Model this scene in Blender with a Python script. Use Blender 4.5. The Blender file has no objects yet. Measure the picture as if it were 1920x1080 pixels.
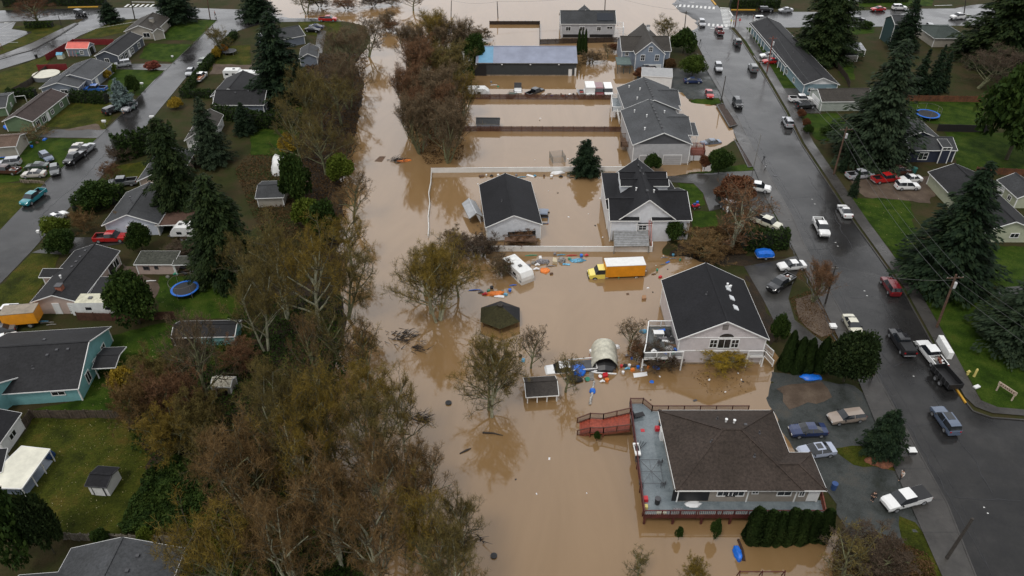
import bpy, bmesh, math, random
import numpy as np
from mathutils import Vector, Matrix, noise as mnoise
R = math.radians
# ---------------------------------------------------------------- camera, sky, sun, exposure
SC = bpy.context.scene
COL = SC.collection
FPX, PITCH, CAMH = 1375.0, R(36.57), 72.0
cam_d = bpy.data.cameras.new('camera'); cam_o = bpy.data.objects.new('camera', cam_d); COL.objects.link(cam_o)
cam_o.location = (0, 0, CAMH); cam_o.rotation_euler = (R(90) - PITCH, 0, 0)
cam_d.sensor_width = 36; cam_d.lens = 36 * FPX / 1920; cam_d.clip_start = 0.5; cam_d.clip_end = 9000
SC.camera = cam_o
SUN_EL, SUN_AZ = R(60), R(215)
w = bpy.data.worlds.new('World'); SC.world = w; w.use_nodes = True
nt = w.node_tree; nt.nodes.clear()
def _n(t, k, **kw):
    n = t.nodes.new(k)
    for a, b in kw.items(): setattr(n, a, b)
    return n
wo = _n(nt, 'ShaderNodeOutputWorld'); bg = _n(nt, 'ShaderNodeBackground')
sky = _n(nt, 'ShaderNodeTexSky', sky_type='NISHITA', sun_disc=False, sun_elevation=SUN_EL, sun_rotation=SUN_AZ)
sky.dust_density = 6; sky.air_density = 1.0
hs = _n(nt, 'ShaderNodeHueSaturation'); hs.inputs['Saturation'].default_value = 0.16
tc = _n(nt, 'ShaderNodeTexCoord'); cn = _n(nt, 'ShaderNodeTexNoise'); cn.inputs['Scale'].default_value = 2.2; cn.inputs['Detail'].default_value = 5
cr = _n(nt, 'ShaderNodeValToRGB'); cr.color_ramp.elements[0].position = .3; cr.color_ramp.elements[1].position = .72
cr.color_ramp.elements[0].color = (.84, .86, .9, 1); cr.color_ramp.elements[1].color = (1.08, 1.08, 1.08, 1)
sx = _n(nt, 'ShaderNodeSeparateXYZ'); nr = _n(nt, 'ShaderNodeValToRGB')          # thinner cloud, hence brighter sky, ahead of the camera
nr.color_ramp.elements.new(.5); nr.color_ramp.elements.new(.76); nr.color_ramp.elements.new(.9)
for e_, (po_, v_) in zip(nr.color_ramp.elements, ((0, 8.6), (.5, 8.0), (.76, 8.6), (.9, 16.5), (1, 16.0))): e_.position = po_; e_.color = (v_, v_ * 1.005, v_ * 1.02, 1)
ma_ = _n(nt, 'ShaderNodeMath', operation='MULTIPLY_ADD'); ma_.inputs[1].default_value = .5; ma_.inputs[2].default_value = .5
mm_ = _n(nt, 'ShaderNodeMix', data_type='RGBA', blend_type='MULTIPLY'); mm_.inputs[0].default_value = 1
mx = _n(nt, 'ShaderNodeMix', data_type='RGBA'); mx.inputs[0].default_value = .85
L = nt.links
L.new(sky.outputs[0], hs.inputs['Color']); L.new(tc.outputs['Generated'], cn.inputs['Vector']); L.new(cn.outputs['Fac'], cr.inputs[0])
L.new(tc.outputs['Generated'], sx.inputs[0]); L.new(sx.outputs[1], ma_.inputs[0]); L.new(ma_.outputs[0], nr.inputs[0]); L.new(nr.outputs[0], mm_.inputs[6]); L.new(cr.outputs[0], mm_.inputs[7])
L.new(hs.outputs[0], mx.inputs[6]); L.new(mm_.outputs[2], mx.inputs[7]); L.new(mx.outputs[2], bg.inputs['Color'])
bg.inputs['Strength'].default_value = 0.1
L.new(bg.outputs[0], wo.inputs[0])
sd = bpy.data.lights.new('sun', 'SUN'); sd.energy = 1.15; sd.angle = R(12); sd.color = (1, .96, .9)
so = bpy.data.objects.new('sun', sd); COL.objects.link(so)
_sv = Vector((math.sin(SUN_AZ) * math.cos(SUN_EL), math.cos(SUN_AZ) * math.cos(SUN_EL), math.sin(SUN_EL)))
so.rotation_euler = _sv.to_track_quat('Z', 'Y').to_euler(); so.location = (0, 0, 200)
SC.view_settings.view_transform = 'Standard'; SC.view_settings.look = 'None'; SC.view_settings.exposure = 0.08
SC.view_settings.gamma = 1; SC.view_settings.use_curve_mapping = False
SC.cycles.max_bounces = 6; SC.cycles.diffuse_bounces = 2; SC.cycles.glossy_bounces = 3; SC.cycles.transparent_max_bounces = 8
SC.cycles.caustics_reflective = False; SC.cycles.caustics_refractive = False
rnd = random.Random(7)
ZL = 0.35                                   # height of dry land above the flood water (z = 0)
CT, ST = math.cos(PITCH), math.sin(PITCH)
def G(px, py, z=ZL):
    """the place in the world at height z that the photograph shows at (px, py)"""
    u, v = (px - 960) / FPX, (py - 540) / FPX
    d = Vector((u, CT - v * ST, -ST - v * CT))
    t = (z - CAMH) / d.z
    return Vector((d.x * t, d.y * t, z))
def PX(x, y, z):
    Y = y; Z = z - CAMH
    dep = Y * CT - Z * ST; up = Y * ST + Z * CT
    return 960 + FPX * x / dep, 540 - FPX * up / dep
def PPM(py): return (py + 480) * 0.01115     # pixels per metre across, at ground level
def hgt(bx, by, ty, z=ZL):
    """height of something that stands at (bx,by) and whose top shows at y = ty"""
    b = G(bx, by, z); lo, hi = 0.2, 70
    for _ in range(40):
        m = (lo + hi) / 2
        if PX(b.x, b.y, z + m)[1] > ty: lo = m
        else: hi = m
    return lo
# ---------------------------------------------------------------- materials
MATS = {}
def mat(name, col, rough=.7, spec=.5, metal=0, n=None, bump=None, coat=0, ior=None, trans=0, alpha=1):
    """n = (scale, amount, detail [,second colour]) colour variation; bump = (scale, strength)"""
    if name in MATS: return MATS[name]
    m = bpy.data.materials.new(name); m.use_nodes = True; t = m.node_tree; p = t.nodes['Principled BSDF']
    c = (*col, 1)
    p.inputs['Base Color'].default_value = c; p.inputs['Roughness'].default_value = rough
    p.inputs['Specular IOR Level'].default_value = spec; p.inputs['Metallic'].default_value = metal
    p.inputs['Coat Weight'].default_value = coat; p.inputs['Coat Roughness'].default_value = .08
    if ior: p.inputs['IOR'].default_value = ior
    if trans: p.inputs['Transmission Weight'].default_value = trans
    m.diffuse_color = c
    if n or bump: tc = _n(t, 'ShaderNodeTexCoord')
    if n:
        ns = _n(t, 'ShaderNodeTexNoise'); ns.inputs['Scale'].default_value = n[0]; ns.inputs['Detail'].default_value = n[2]; ns.inputs['Roughness'].default_value = .65
        r = _n(t, 'ShaderNodeValToRGB'); e = r.color_ramp.elements
        c2 = n[3] if len(n) > 3 else tuple(min(1, v * (1 + n[1])) for v in col)
        c1 = tuple(v * (1 - n[1]) for v in col)
        e[0].position, e[1].position = .36, .66; e[0].color = (*c1, 1); e[1].color = (*c2, 1)
        t.links.new(tc.outputs['Object'], ns.inputs['Vector']); t.links.new(ns.outputs['Fac'], r.inputs[0]); t.links.new(r.outputs[0], p.inputs['Base Color'])
    if bump:
        b = _n(t, 'ShaderNodeBump'); b.inputs['Strength'].default_value = bump[1]; b.inputs['Distance'].default_value = .05
        n2 = _n(t, 'ShaderNodeTexNoise'); n2.inputs['Scale'].default_value = bump[0]; n2.inputs['Detail'].default_value = 4
        t.links.new(tc.outputs['Object'], n2.inputs['Vector']); t.links.new(n2.outputs['Fac'], b.inputs['Height']); t.links.new(b.outputs[0], p.inputs['Normal'])
    MATS[name] = m; return m
def layered(name, stops, scale, detail=8, rough=(.9, .9), spec=.3, scale2=None, stops2=None, bump=None, mixf=.5, puddle=None, distort=0, ior=None, coord='Object'):
    """ground-like material: two noises mixed; puddle = (scale, lo, hi, rough) makes wet glossy areas"""
    if name in MATS: return MATS[name]
    m = bpy.data.materials.new(name); m.use_nodes = True; t = m.node_tree; p = t.nodes['Principled BSDF']
    tc = _n(t, 'ShaderNodeTexCoord')
    def ramp(sc, st, det, dist=0):
        ns = _n(t, 'ShaderNodeTexNoise'); ns.inputs['Scale'].default_value = sc; ns.inputs['Detail'].default_value = det; ns.inputs['Roughness'].default_value = .7; ns.inputs['Distortion'].default_value = dist
        r = _n(t, 'ShaderNodeValToRGB'); el = r.color_ramp.elements
        while len(el) < len(st): el.new(.5)
        for e, (po, c) in zip(el, st): e.position = po; e.color = (*c, 1) if len(c) == 3 else c
        t.links.new(tc.outputs[coord], ns.inputs['Vector']); t.links.new(ns.outputs['Fac'], r.inputs[0])
        return ns, r
    n1, r1 = ramp(scale, stops, detail, distort)
    out = r1.outputs[0]
    if stops2:
        n2, r2 = ramp(scale2, stops2, 6)
        mxx = _n(t, 'ShaderNodeMix', data_type='RGBA', blend_type='MULTIPLY'); mxx.inputs[0].default_value = mixf
        t.links.new(out, mxx.inputs[6]); t.links.new(r2.outputs[0], mxx.inputs[7]); out = mxx.outputs[2]
    t.links.new(out, p.inputs['Base Color'])
    p.inputs['Roughness'].default_value = rough[0]; p.inputs['Specular IOR Level'].default_value = spec
    if ior: p.inputs['IOR'].default_value = ior
    if puddle:
        n3 = _n(t, 'ShaderNodeTexNoise'); n3.inputs['Scale'].default_value = puddle[0]; n3.inputs['Detail'].default_value = 5
        mr = _n(t, 'ShaderNodeMapRange'); mr.inputs[1].default_value = puddle[1]; mr.inputs[2].default_value = puddle[2]; mr.inputs[3].default_value = rough[0]; mr.inputs[4].default_value = puddle[3]
        t.links.new(tc.outputs[coord], n3.inputs['Vector']); t.links.new(n3.outputs['Fac'], mr.inputs[0]); t.links.new(mr.outputs[0], p.inputs['Roughness'])
    if bump:
        b = _n(t, 'ShaderNodeBump'); b.inputs['Strength'].default_value = bump[1]; b.inputs['Distance'].default_value = bump[2] if len(bump) > 2 else .05
        n4 = _n(t, 'ShaderNodeTexNoise'); n4.inputs['Scale'].default_value = bump[0]; n4.inputs['Detail'].default_value = 5
        t.links.new(tc.outputs[coord], n4.inputs['Vector']); t.links.new(n4.outputs['Fac'], b.inputs['Height']); t.links.new(b.outputs[0], p.inputs['Normal'])
    MATS[name] = m; return m
def leafmat(name, cols, rough=.8, spec=.12, trans=.0):
    """foliage: each small island of the mesh takes its own shade; a slow noise makes larger patches"""
    if name in MATS: return MATS[name]
    m = bpy.data.materials.new(name); m.use_nodes = True; t = m.node_tree; p = t.nodes['Principled BSDF']
    g = _n(t, 'ShaderNodeNewGeometry'); r = _n(t, 'ShaderNodeValToRGB'); el = r.color_ramp.elements
    while len(el) < len(cols): el.new(.5)
    for i, e in enumerate(el): e.position = i / (len(cols) - 1); e.color = (*cols[i], 1)
    tc = _n(t, 'ShaderNodeTexCoord'); ns = _n(t, 'ShaderNodeTexNoise'); ns.inputs['Scale'].default_value = .55; ns.inputs['Detail'].default_value = 2
    ad = _n(t, 'ShaderNodeMath', operation='MULTIPLY_ADD'); ad.inputs[1].default_value = .55
    mu = _n(t, 'ShaderNodeMath', operation='MULTIPLY_ADD'); mu.inputs[1].default_value = 1.1; mu.inputs[2].default_value = -.33
    t.links.new(tc.outputs['Object'], ns.inputs['Vector']); t.links.new(ns.outputs['Fac'], mu.inputs[0])
    t.links.new(g.outputs['Random Per Island'], ad.inputs[0]); t.links.new(mu.outputs[0], ad.inputs[2]); t.links.new(ad.outputs[0], r.inputs[0])
    t.links.new(r.outputs[0], p.inputs['Base Color'])
    p.inputs['Roughness'].default_value = rough; p.inputs['Specular IOR Level'].default_value = spec
    MATS[name] = m; return m
def paint(name, col, rough=.25):
    return mat('paint_' + name, col, rough, .5, coat=.6)
WHITE = mat('white_paint', (.74, .74, .73), .55, n=(1.5, .05, 3)); GLASS = mat('window_glass', (.015, .018, .022), .06, .8)
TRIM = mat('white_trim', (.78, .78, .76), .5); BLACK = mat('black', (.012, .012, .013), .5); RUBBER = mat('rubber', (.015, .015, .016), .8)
CHROME = mat('rim_metal', (.45, .46, .48), .3, metal=.6); DARKM = mat('dark_metal', (.06, .06, .065), .5)
WOOD = mat('weathered_wood', (.13, .075, .045), .85, n=(3, .4, 6)); WOODG = mat('grey_wood', (.2, .19, .17), .85, n=(3, .3, 6))
REDW = mat('redwood_stain', (.17, .045, .025), .6, n=(4, .35, 5)); HEADL = mat('headlight', (.7, .72, .72), .1); TAIL = mat('taillight', (.35, .01, .012), .2)
CONC = layered('concrete', [(.3, (.16, .155, .145)), (.7, (.27, .26, .245))], .6, rough=(.6, .6), spec=.5, puddle=(.3, .45, .6, .25))
# ---------------------------------------------------------------- mesh builder
class MB:
    def __init__(s): s.v = []; s.f = []; s.mi = []; s.mats = []
    def m(s, ma):
        if ma not in s.mats: s.mats.append(ma)
        return s.mats.index(ma)
    def face(s, pts, ma):
        k = len(s.v); s.v += [tuple(p) for p in pts]; s.f.append(tuple(range(k, k + len(pts)))); s.mi.append(s.m(ma))
    def hexa(s, P, ma, skip=()):
        """P: 8 points, bottom ring 0-3 ccw, top ring 4-7"""
        k = len(s.v); s.v += [tuple(p) for p in P]; mi = s.m(ma)
        for i, q in enumerate(((3, 2, 1, 0), (4, 5, 6, 7), (0, 1, 5, 4), (1, 2, 6, 5), (2, 3, 7, 6), (3, 0, 4, 7))):
            if i in skip: continue
            s.f.append(tuple(k + a for a in q)); s.mi.append(mi)
    def box(s, c, sz, ma, rz=0, M=None, taper=1.0):
        x, y, z = (a / 2 for a in sz); t = taper
        P = [(-x, -y, -z), (x, -y, -z), (x, y, -z), (-x, y, -z), (-x * t, -y * t, z), (x * t, -y * t, z), (x * t, y * t, z), (-x * t, y * t, z)]
        T = Matrix.Translation(Vector(c)) @ (M if M else Matrix.Rotation(rz, 4, 'Z'))
        s.hexa([T @ Vector(p) for p in P], ma)
    def bar(s, a, b, wd, ht, ma):
        a, b = Vector(a), Vector(b); d = b - a; l = d.length
        if l < 1e-4: return
        q = d.to_track_quat('X', 'Z').to_matrix().to_4x4()
        s.box((a + b) / 2, (l, wd, ht), ma, M=q)
    def tube(s, pts, rad, ma, n=6, cap=True):
        """pts list, rad list or number"""
        pts = [Vector(p) for p in pts]; rr = rad if isinstance(rad, (list, tuple)) else [rad] * len(pts)
        k = len(s.v); mi = s.m(ma)
        for i, p in enumerate(pts):
            d = (pts[min(i + 1, len(pts) - 1)] - pts[max(i - 1, 0)])
            if d.length < 1e-6: d = Vector((0, 0, 1))
            q = d.to_track_quat('Z', 'Y')
            for j in range(n):
                a = 2 * math.pi * j / n
                s.v.append(tuple(p + q @ Vector((math.cos(a) * rr[i], math.sin(a) * rr[i], 0))))
        for i in range(len(pts) - 1):
            for j in range(n):
                a, b = k + i * n + j, k + i * n + (j + 1) % n
                s.f.append((a, b, b + n, a + n)); s.mi.append(mi)
        if cap:
            s.f.append(tuple(k + j for j in range(n))[::-1]); s.mi.append(mi)
            e = k + (len(pts) - 1) * n; s.f.append(tuple(e + j for j in range(n))); s.mi.append(mi)
    def lathe(s, c, prof, ma, n=12, M=None):
        """prof: (radius, z)"""
        k = len(s.v); mi = s.m(ma); T = Matrix.Translation(Vector(c)) @ (M or Matrix())
        for r_, z in prof:
            for j in range(n):
                a = 2 * math.pi * j / n; s.v.append(tuple(T @ Vector((r_ * math.cos(a), r_ * math.sin(a), z))))
        for i in range(len(prof) - 1):
            for j in range(n):
                a, b = k + i * n + j, k + i * n + (j + 1) % n
                s.f.append((a, b, b + n, a + n)); s.mi.append(mi)
        s.f.append(tuple(k + j for j in range(n))[::-1]); s.mi.append(mi)
        e = k + (len(prof) - 1) * n; s.f.append(tuple(e + j for j in range(n))); s.mi.append(mi)
    def loft(s, rings, mats_fn, closed=True, caps=True):
        k = len(s.v); n = len(rings[0])
        for r_ in rings: s.v += [tuple(p) for p in r_]
        for i in range(len(rings) - 1):
            for j in range(n if closed else n - 1):
                a, b = k + i * n + j, k + i * n + (j + 1) % n
                s.f.append((a, b, b + n, a + n)); s.mi.append(s.m(mats_fn(i, j)))
        if caps:
            s.f.append(tuple(k + j for j in range(n))[::-1]); s.mi.append(s.m(mats_fn(0, -1)))
            e = k + (len(rings) - 1) * n; s.f.append(tuple(e + j for j in range(n))); s.mi.append(s.m(mats_fn(len(rings) - 2, -1)))
    def mesh(s, name, smooth=False):
        me = bpy.data.meshes.new(name); me.from_pydata(s.v, [], s.f)
        for a in s.mats: me.materials.append(a)
        if len(s.mats) > 1: me.polygons.foreach_set('material_index', s.mi)
        if smooth: me.polygons.foreach_set('use_smooth', [True] * len(me.polygons))
        me.update(); return me
    def build(s, name, parent=None, smooth=False, loc=None, fix=False):
        me = s.mesh(name, smooth)
        if fix:
            bm = bmesh.new(); bm.from_mesh(me); bmesh.ops.recalc_face_normals(bm, faces=bm.faces); bm.to_mesh(me); bm.free()
        o = bpy.data.objects.new(name, me); COL.objects.link(o); o.parent = parent
        if loc is not None: o.location = loc
        return o
def tag(o, label, cat, group=None, kind=None):
    if label: o['label'] = label
    if cat: o['category'] = cat
    if group: o['group'] = group
    if kind: o['kind'] = kind
    return o
def thing(name, label, cat, loc=(0, 0, 0), rz=0, group=None):
    o = bpy.data.objects.new(name, None); COL.objects.link(o); o.location = loc; o.rotation_euler = (0, 0, rz); o.empty_display_size = .5
    return tag(o, label, cat, group)
def struct(o, kind='structure'): o['kind'] = kind; return o
def link_mesh(name, me, parent=None, loc=None, rz=0, sc=None):
    o = bpy.data.objects.new(name, me); COL.objects.link(o); o.parent = parent
    if loc is not None: o.location = loc
    o.rotation_euler = (0, 0, rz)
    if sc: o.scale = sc if isinstance(sc, (tuple, list)) else (sc,) * 3
    return o
def objmat(o, i, m):
    o.material_slots[i].link = 'OBJECT'; o.material_slots[i].material = m
def frame2(A, B):
    """heading angle from A to B in plan"""
    return math.atan2(B.y - A.y, B.x - A.x)
# ---------------------------------------------------------------- terrain, flood water, roads
FLOOD = [(480,-60),(490,8),(515,32),(610,33),(690,45),(702,75),(672,120),(690,160),(680,220),(668,270),(652,330),(650,400),(642,470),(652,560),(660,620),(640,690),(632,740),(604,800),(640,860),(662,930),(690,1010),(700,1100),(720,1300),
 (1640,1300),(1592,1080),(1590,1030),(1552,1004),(1530,950),(1500,930),(1480,860),(1448,790),(1432,765),(1426,720),(1436,690),(1452,668),(1420,640),(1360,600),(1330,500),(1290,487),(1250,488),(1232,478),(1235,450),(1215,430),(1190,380),(1195,330),(1290,321),(1325,318),(1347,300),(1330,285),(1345,272),(1366,264),(1374,246),(1352,214),(1338,200),(1290,194),(1270,175),(1230,170),(1190,150),(1182,122),(1215,100),(1240,66),(1275,75),(1292,58),(1306,50),(1296,36),(1276,24),(1258,8),(1290,-60)]
FW = np.array([(G(a, b, 0).x, G(a, b, 0).y) for a, b in FLOOD])
def sdf(P):
    """signed distance (m) to the flood's edge, positive in the water"""
    P = np.asarray(P, float); A = FW; B = np.roll(FW, -1, 0); ins = np.zeros(len(P), bool); dm = np.full(len(P), 1e9)
    for a, b in zip(A, B):
        e = b - a; w_ = P - a; t = np.clip((w_ @ e) / max(e @ e, 1e-9), 0, 1); d = np.hypot(*(w_ - t[:, None] * e).T); dm = np.minimum(dm, d)
        c = ((a[1] <= P[:, 1]) & (b[1] > P[:, 1])) | ((b[1] <= P[:, 1]) & (a[1] > P[:, 1]))
        with np.errstate(divide='ignore', invalid='ignore'):
            xx = a[0] + (P[:, 1] - a[1]) / (b[1] - a[1]) * e[0]
        ins ^= c & (P[:, 0] < xx)
    return np.where(ins, dm, -dm)
def terr(P):
    d = sdf(P); P = np.asarray(P, float)
    nz = np.array([mnoise.noise((p[0] * .22, p[1] * .22, 0)) + .6 * mnoise.noise((p[0] * .7, p[1] * .7, 3)) for p in P])
    d = d + nz * 1.1
    t = np.clip((d + 3.2) / 7.0, 0, 1); t = t * t * (3 - 2 * t)
    base = ZL + .03 * nz
    return np.where(d < -3.2, base, base * (1 - t) - 1.1 * t)
def T1(x, y): return float(terr([(x, y)])[0])
GRID = 1.6
def axis(lo, hi, far):
    a = list(np.arange(lo, hi + .1, GRID)); return np.array([-far] + [lo - 600, lo - 150] + a + [hi + 150, hi + 600] + [far])
gx = np.arange(-160 * GRID, 160 * GRID + .1, GRID); gx = np.concatenate([[-4500, -900, -400], gx, [400, 900, 4500]])
gy = np.arange(12 * GRID, 215 * GRID + .1, GRID); gy = np.concatenate([[-900, -100, 0], gy, [450, 900, 4500]])
XX, YY = np.meshgrid(gx, gy); PP = np.stack([XX.ravel(), YY.ravel()], 1)
far = (abs(PP[:, 0]) > 260) | (PP[:, 1] > 346) | (PP[:, 1] < 15)
hh = np.full(len(PP), ZL); hh[~far] = terr(PP[~far])
hh[(PP[:, 1] > 346) & (abs(PP[:, 0]) < 3000)] = np.where(sdf(PP[(PP[:, 1] > 346) & (abs(PP[:, 0]) < 3000)] * np.array([0, 0]) + np.array([0, 300])) > 0, ZL, ZL)
nx, ny = len(gx), len(gy)
ii, jj = np.meshgrid(np.arange(nx - 1), np.arange(ny - 1)); q = (jj * nx + ii).ravel()
me = bpy.data.meshes.new('ground'); me.from_pydata([tuple(a) for a in np.column_stack([PP, hh])], [], [tuple(a) for a in np.column_stack([q, q + 1, q + nx + 1, q + nx])])
me.polygons.foreach_set('use_smooth', [True] * len(me.polygons))
ground = bpy.data.objects.new('ground', me); COL.objects.link(ground); struct(ground)
GROUND = layered('ground', [(.25, (.02, .022, .008)), (.42, (.036, .042, .012)), (.55, (.05, .042, .018)), (.75, (.075, .05, .026))], .16, detail=9, rough=(.9, .9), spec=.1,
    scale2=5, stops2=[(.3, (.55, .55, .5)), (.7, (1, 1, 1))], mixf=.8, bump=(8, .6))
me.materials.append(GROUND)
# water
wm = bpy.data.materials.new('flood_water'); wm.use_nodes = True; t = wm.node_tree; p = t.nodes['Principled BSDF']
tc = _n(t, 'ShaderNodeTexCoord'); ns = _n(t, 'ShaderNodeTexNoise'); ns.inputs['Scale'].default_value = .09; ns.inputs['Detail'].default_value = 9; ns.inputs['Roughness'].default_value = .62; ns.inputs['Distortion'].default_value = 1.6
mpw = _n(t, 'ShaderNodeMapping'); mpw.inputs['Scale'].default_value = (1.0, .28, 1); t.links.new(tc.outputs['Object'], mpw.inputs[0])      # silt drawn out along the current
rp = _n(t, 'ShaderNodeValToRGB'); rp.color_ramp.elements[0].position = .3; rp.color_ramp.elements[1].position = .66
rp.color_ramp.elements[0].color = (.213, .128, .055, 1); rp.color_ramp.elements[1].color = (.252, .156, .074, 1)
t.links.new(mpw.outputs[0], ns.inputs['Vector']); t.links.new(ns.outputs['Fac'], rp.inputs[0]); t.links.new(rp.outputs[0], p.inputs['Base Color'])
p.inputs['Roughness'].default_value = .025; p.inputs['IOR'].default_value = 1.78
n1 = _n(t, 'ShaderNodeTexNoise'); n1.inputs['Scale'].default_value = .9; n1.inputs['Detail'].default_value = 5; n1.inputs['Roughness'].default_value = .6
bp = _n(t, 'ShaderNodeBump'); bp.inputs['Strength'].default_value = .12; bp.inputs['Distance'].default_value = .03
t.links.new(tc.outputs['Object'], n1.inputs['Vector']); t.links.new(n1.outputs['Fac'], bp.inputs['Height']); t.links.new(bp.outputs[0], p.inputs['Normal'])
wb = MB(); wb.face([(-300, 15, 0), (300, 15, 0), (300, 460, 0), (-300, 460, 0)], wm); struct(wb.build('water'))
def patch(name, poly, ma, off=.05, wob=0, z=ZL, kind='structure', pre=False):
    """a sheet that follows the ground inside a polygon given by photograph positions"""
    W = [Vector(p) if pre else G(p[0], p[1], z) for p in poly]
    pts = []
    r = random.Random(len(name) * 7 + int(W[0].x * 10))
    for i, a in enumerate(W):
        b = W[(i + 1) % len(W)]; pts.append(a.copy())
        if wob:
            n = int((b - a).length / 1.2)
            for k in range(1, n): 
                c = a.lerp(b, k / n); pts.append(c + Vector((r.uniform(-wob, wob), r.uniform(-wob, wob), 0)))
    bm = bmesh.new(); vs = [bm.verts.new((a.x, a.y, 0)) for a in pts]
    try: f = bm.faces.new(vs)
    except Exception: bm.free(); return None
    bm.normal_update()
    if f.normal.z < 0: f.normal_flip()
    bmesh.ops.triangulate(bm, faces=[f])
    xs = [a.x for a in pts]; ys = [a.y for a in pts]; st = GRID
    for ax, lo, hi in ((0, min(xs), max(xs)), (1, min(ys), max(ys))):
        k = math.ceil(lo / st)
        while k * st < hi:
            co = Vector((0, 0, 0)); co[ax] = k * st; no = Vector((0, 0, 0)); no[ax] = 1
            bmesh.ops.bisect_plane(bm, geom=bm.verts[:] + bm.edges[:] + bm.faces[:], plane_co=co, plane_no=no, dist=1e-4); k += 1
    bm.verts.ensure_lookup_table(); hz = terr([(v.co.x, v.co.y) for v in bm.verts])
    for v, h in zip(bm.verts, hz): v.co.z = h + off
    me = bpy.data.meshes.new(name); bm.to_mesh(me); bm.free(); me.materials.append(ma)
    o = bpy.data.objects.new(name, me); COL.objects.link(o); o['kind'] = kind; return o
def gstops(a, b, c): return [(.22, (a[0] * 1.5, a[1] * .8, a[2])), (.36, a), (.5, b), (.62, c), (.74, (c[0] * 1.15, c[1] * .82, c[2]))]
LAWN = layered('lawn_green', gstops((.018, .038, .004), (.034, .064, .006), (.056, .083, .011)), .35, detail=10, rough=(.9, .9), spec=.08, scale2=7, stops2=[(.35, (.35, .38, .3)), (.6, (1, 1, 1))], mixf=.8, bump=(14, .7))
LAWN2 = layered('lawn_worn', gstops((.026, .034, .005), (.054, .064, .008), (.088, .076, .014)), .25, detail=10, rough=(.9, .9), spec=.08, scale2=6, stops2=[(.35, (.35, .33, .28)), (.6, (1, 1, 1))], mixf=.85, bump=(14, .7))
GRAVEL = layered('gravel', [(.25, (.020, .024, .012)), (.38, (.030, .034, .030)), (.52, (.056, .062, .060)), (.66, (.075, .072, .062)), (.78, (.085, .07, .05))], .28, detail=12, rough=(.7, .7), spec=.25, scale2=9, stops2=[(.35, (.5, .5, .5)), (.6, (1, 1, 1))], mixf=.8, puddle=(.12, .5, .62, .12), bump=(12, .5))
ASPH = layered('asphalt', [(.3, (.012, .012, .0125)), (.52, (.023, .0222, .0216)), (.75, (.042, .040, .038))], .18, detail=10, rough=(.27, .27), spec=.29, scale2=3, stops2=[(.3, (.7, .7, .7)), (.6, (1, 1, 1))], mixf=.6, puddle=(.09, .42, .62, .10), bump=(30, .08, .02))
DRIVE = layered('driveway_asphalt', [(.3, (.026, .025, .024)), (.7, (.058, .055, .05))], .3, detail=10, rough=(.4, .4), spec=.25, scale2=3, stops2=[(.3, (.7, .7, .7)), (.6, (1, 1, 1))], mixf=.6, puddle=(.15, .45, .6, .15), bump=(20, .2, .02))
WALKM = layered('sidewalk_concrete', [(.3, (.036, .034, .032)), (.7, (.075, .070, .064))], .35, detail=9, rough=(.35, .35), spec=.3, scale2=3, stops2=[(.3, (.75, .75, .75)), (.6, (1, 1, 1))], mixf=.6, puddle=(.2, .5, .65, .18))
DIRT = layered('bare_dirt', [(.3, (.05, .032, .02)), (.5, (.09, .062, .042)), (.75, (.16, .12, .085))], .3, detail=10, rough=(.8, .8), spec=.4, scale2=5, stops2=[(.3, (.6, .6, .6)), (.6, (1, 1, 1))], mixf=.6, bump=(9, .5))
LITTER = layered('leaf_litter', [(.3, (.012, .010, .006)), (.5, (.030, .020, .010)), (.72, (.062, .034, .014))], .4, detail=12, rough=(.85, .85), spec=.3, scale2=8, stops2=[(.35, (.4, .4, .4)), (.62, (1, 1, 1))], mixf=.9, bump=(6, .9, .15))
# ---- right-hand street, its cross street, the left-hand street and its fork
KL = [(1205,-40),(1268,12),(1290,50),(1327,122),(1357,175),(1385,225),(1407,270),(1437,320),(1486,408),(1505,454),(1565,565),(1622,665),(1662,740),(1702,812),(1775,945),(1830,1085),(1950,1300)]
KR = [(2350,1300),(2150,1060),(1990,820),(1925,789),(1858,784),(1824,772),(1802,745),(1750,650),(1692,545),(1600,417),(1502,270),(1472,210),(1440,155),(1392,80),(1368,52)]
CROSS = [(1368,52),(1470,52),(1920,47),(2100,46),(2100,14),(1700,17),(1540,23),(1420,22),(1352,18),(1336,2),(1318,-40)]
patch('road', KL + KR + CROSS[1:], ASPH, .07)
patch('road', [(-60,550),(0,533),(57,474),(130,390),(172,352),(212,307),(250,266),(345,150),(446,58),(500,42),(640,40),(640,16),(470,19),(300,13),(196,16),(100,17),(0,20),(-80,20),(-80,44),(40,40),(150,36),(248,36),(330,32),(408,38),(370,77),(325,118),(290,150),(173,270),(85,342),(0,432),(-70,500)], ASPH, .07)
patch('road', [(-60,152),(0,131),(75,108),(108,92),(150,67),(215,40),(238,34),(160,34),(146,44),(110,67),(60,94),(0,108),(-60,122)], ASPH, .075)
patch('parking_lot', [(-80,44),(30,42),(22,55),(60,60),(40,70),(0,88),(-80,105)], ASPH, .06)
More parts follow.
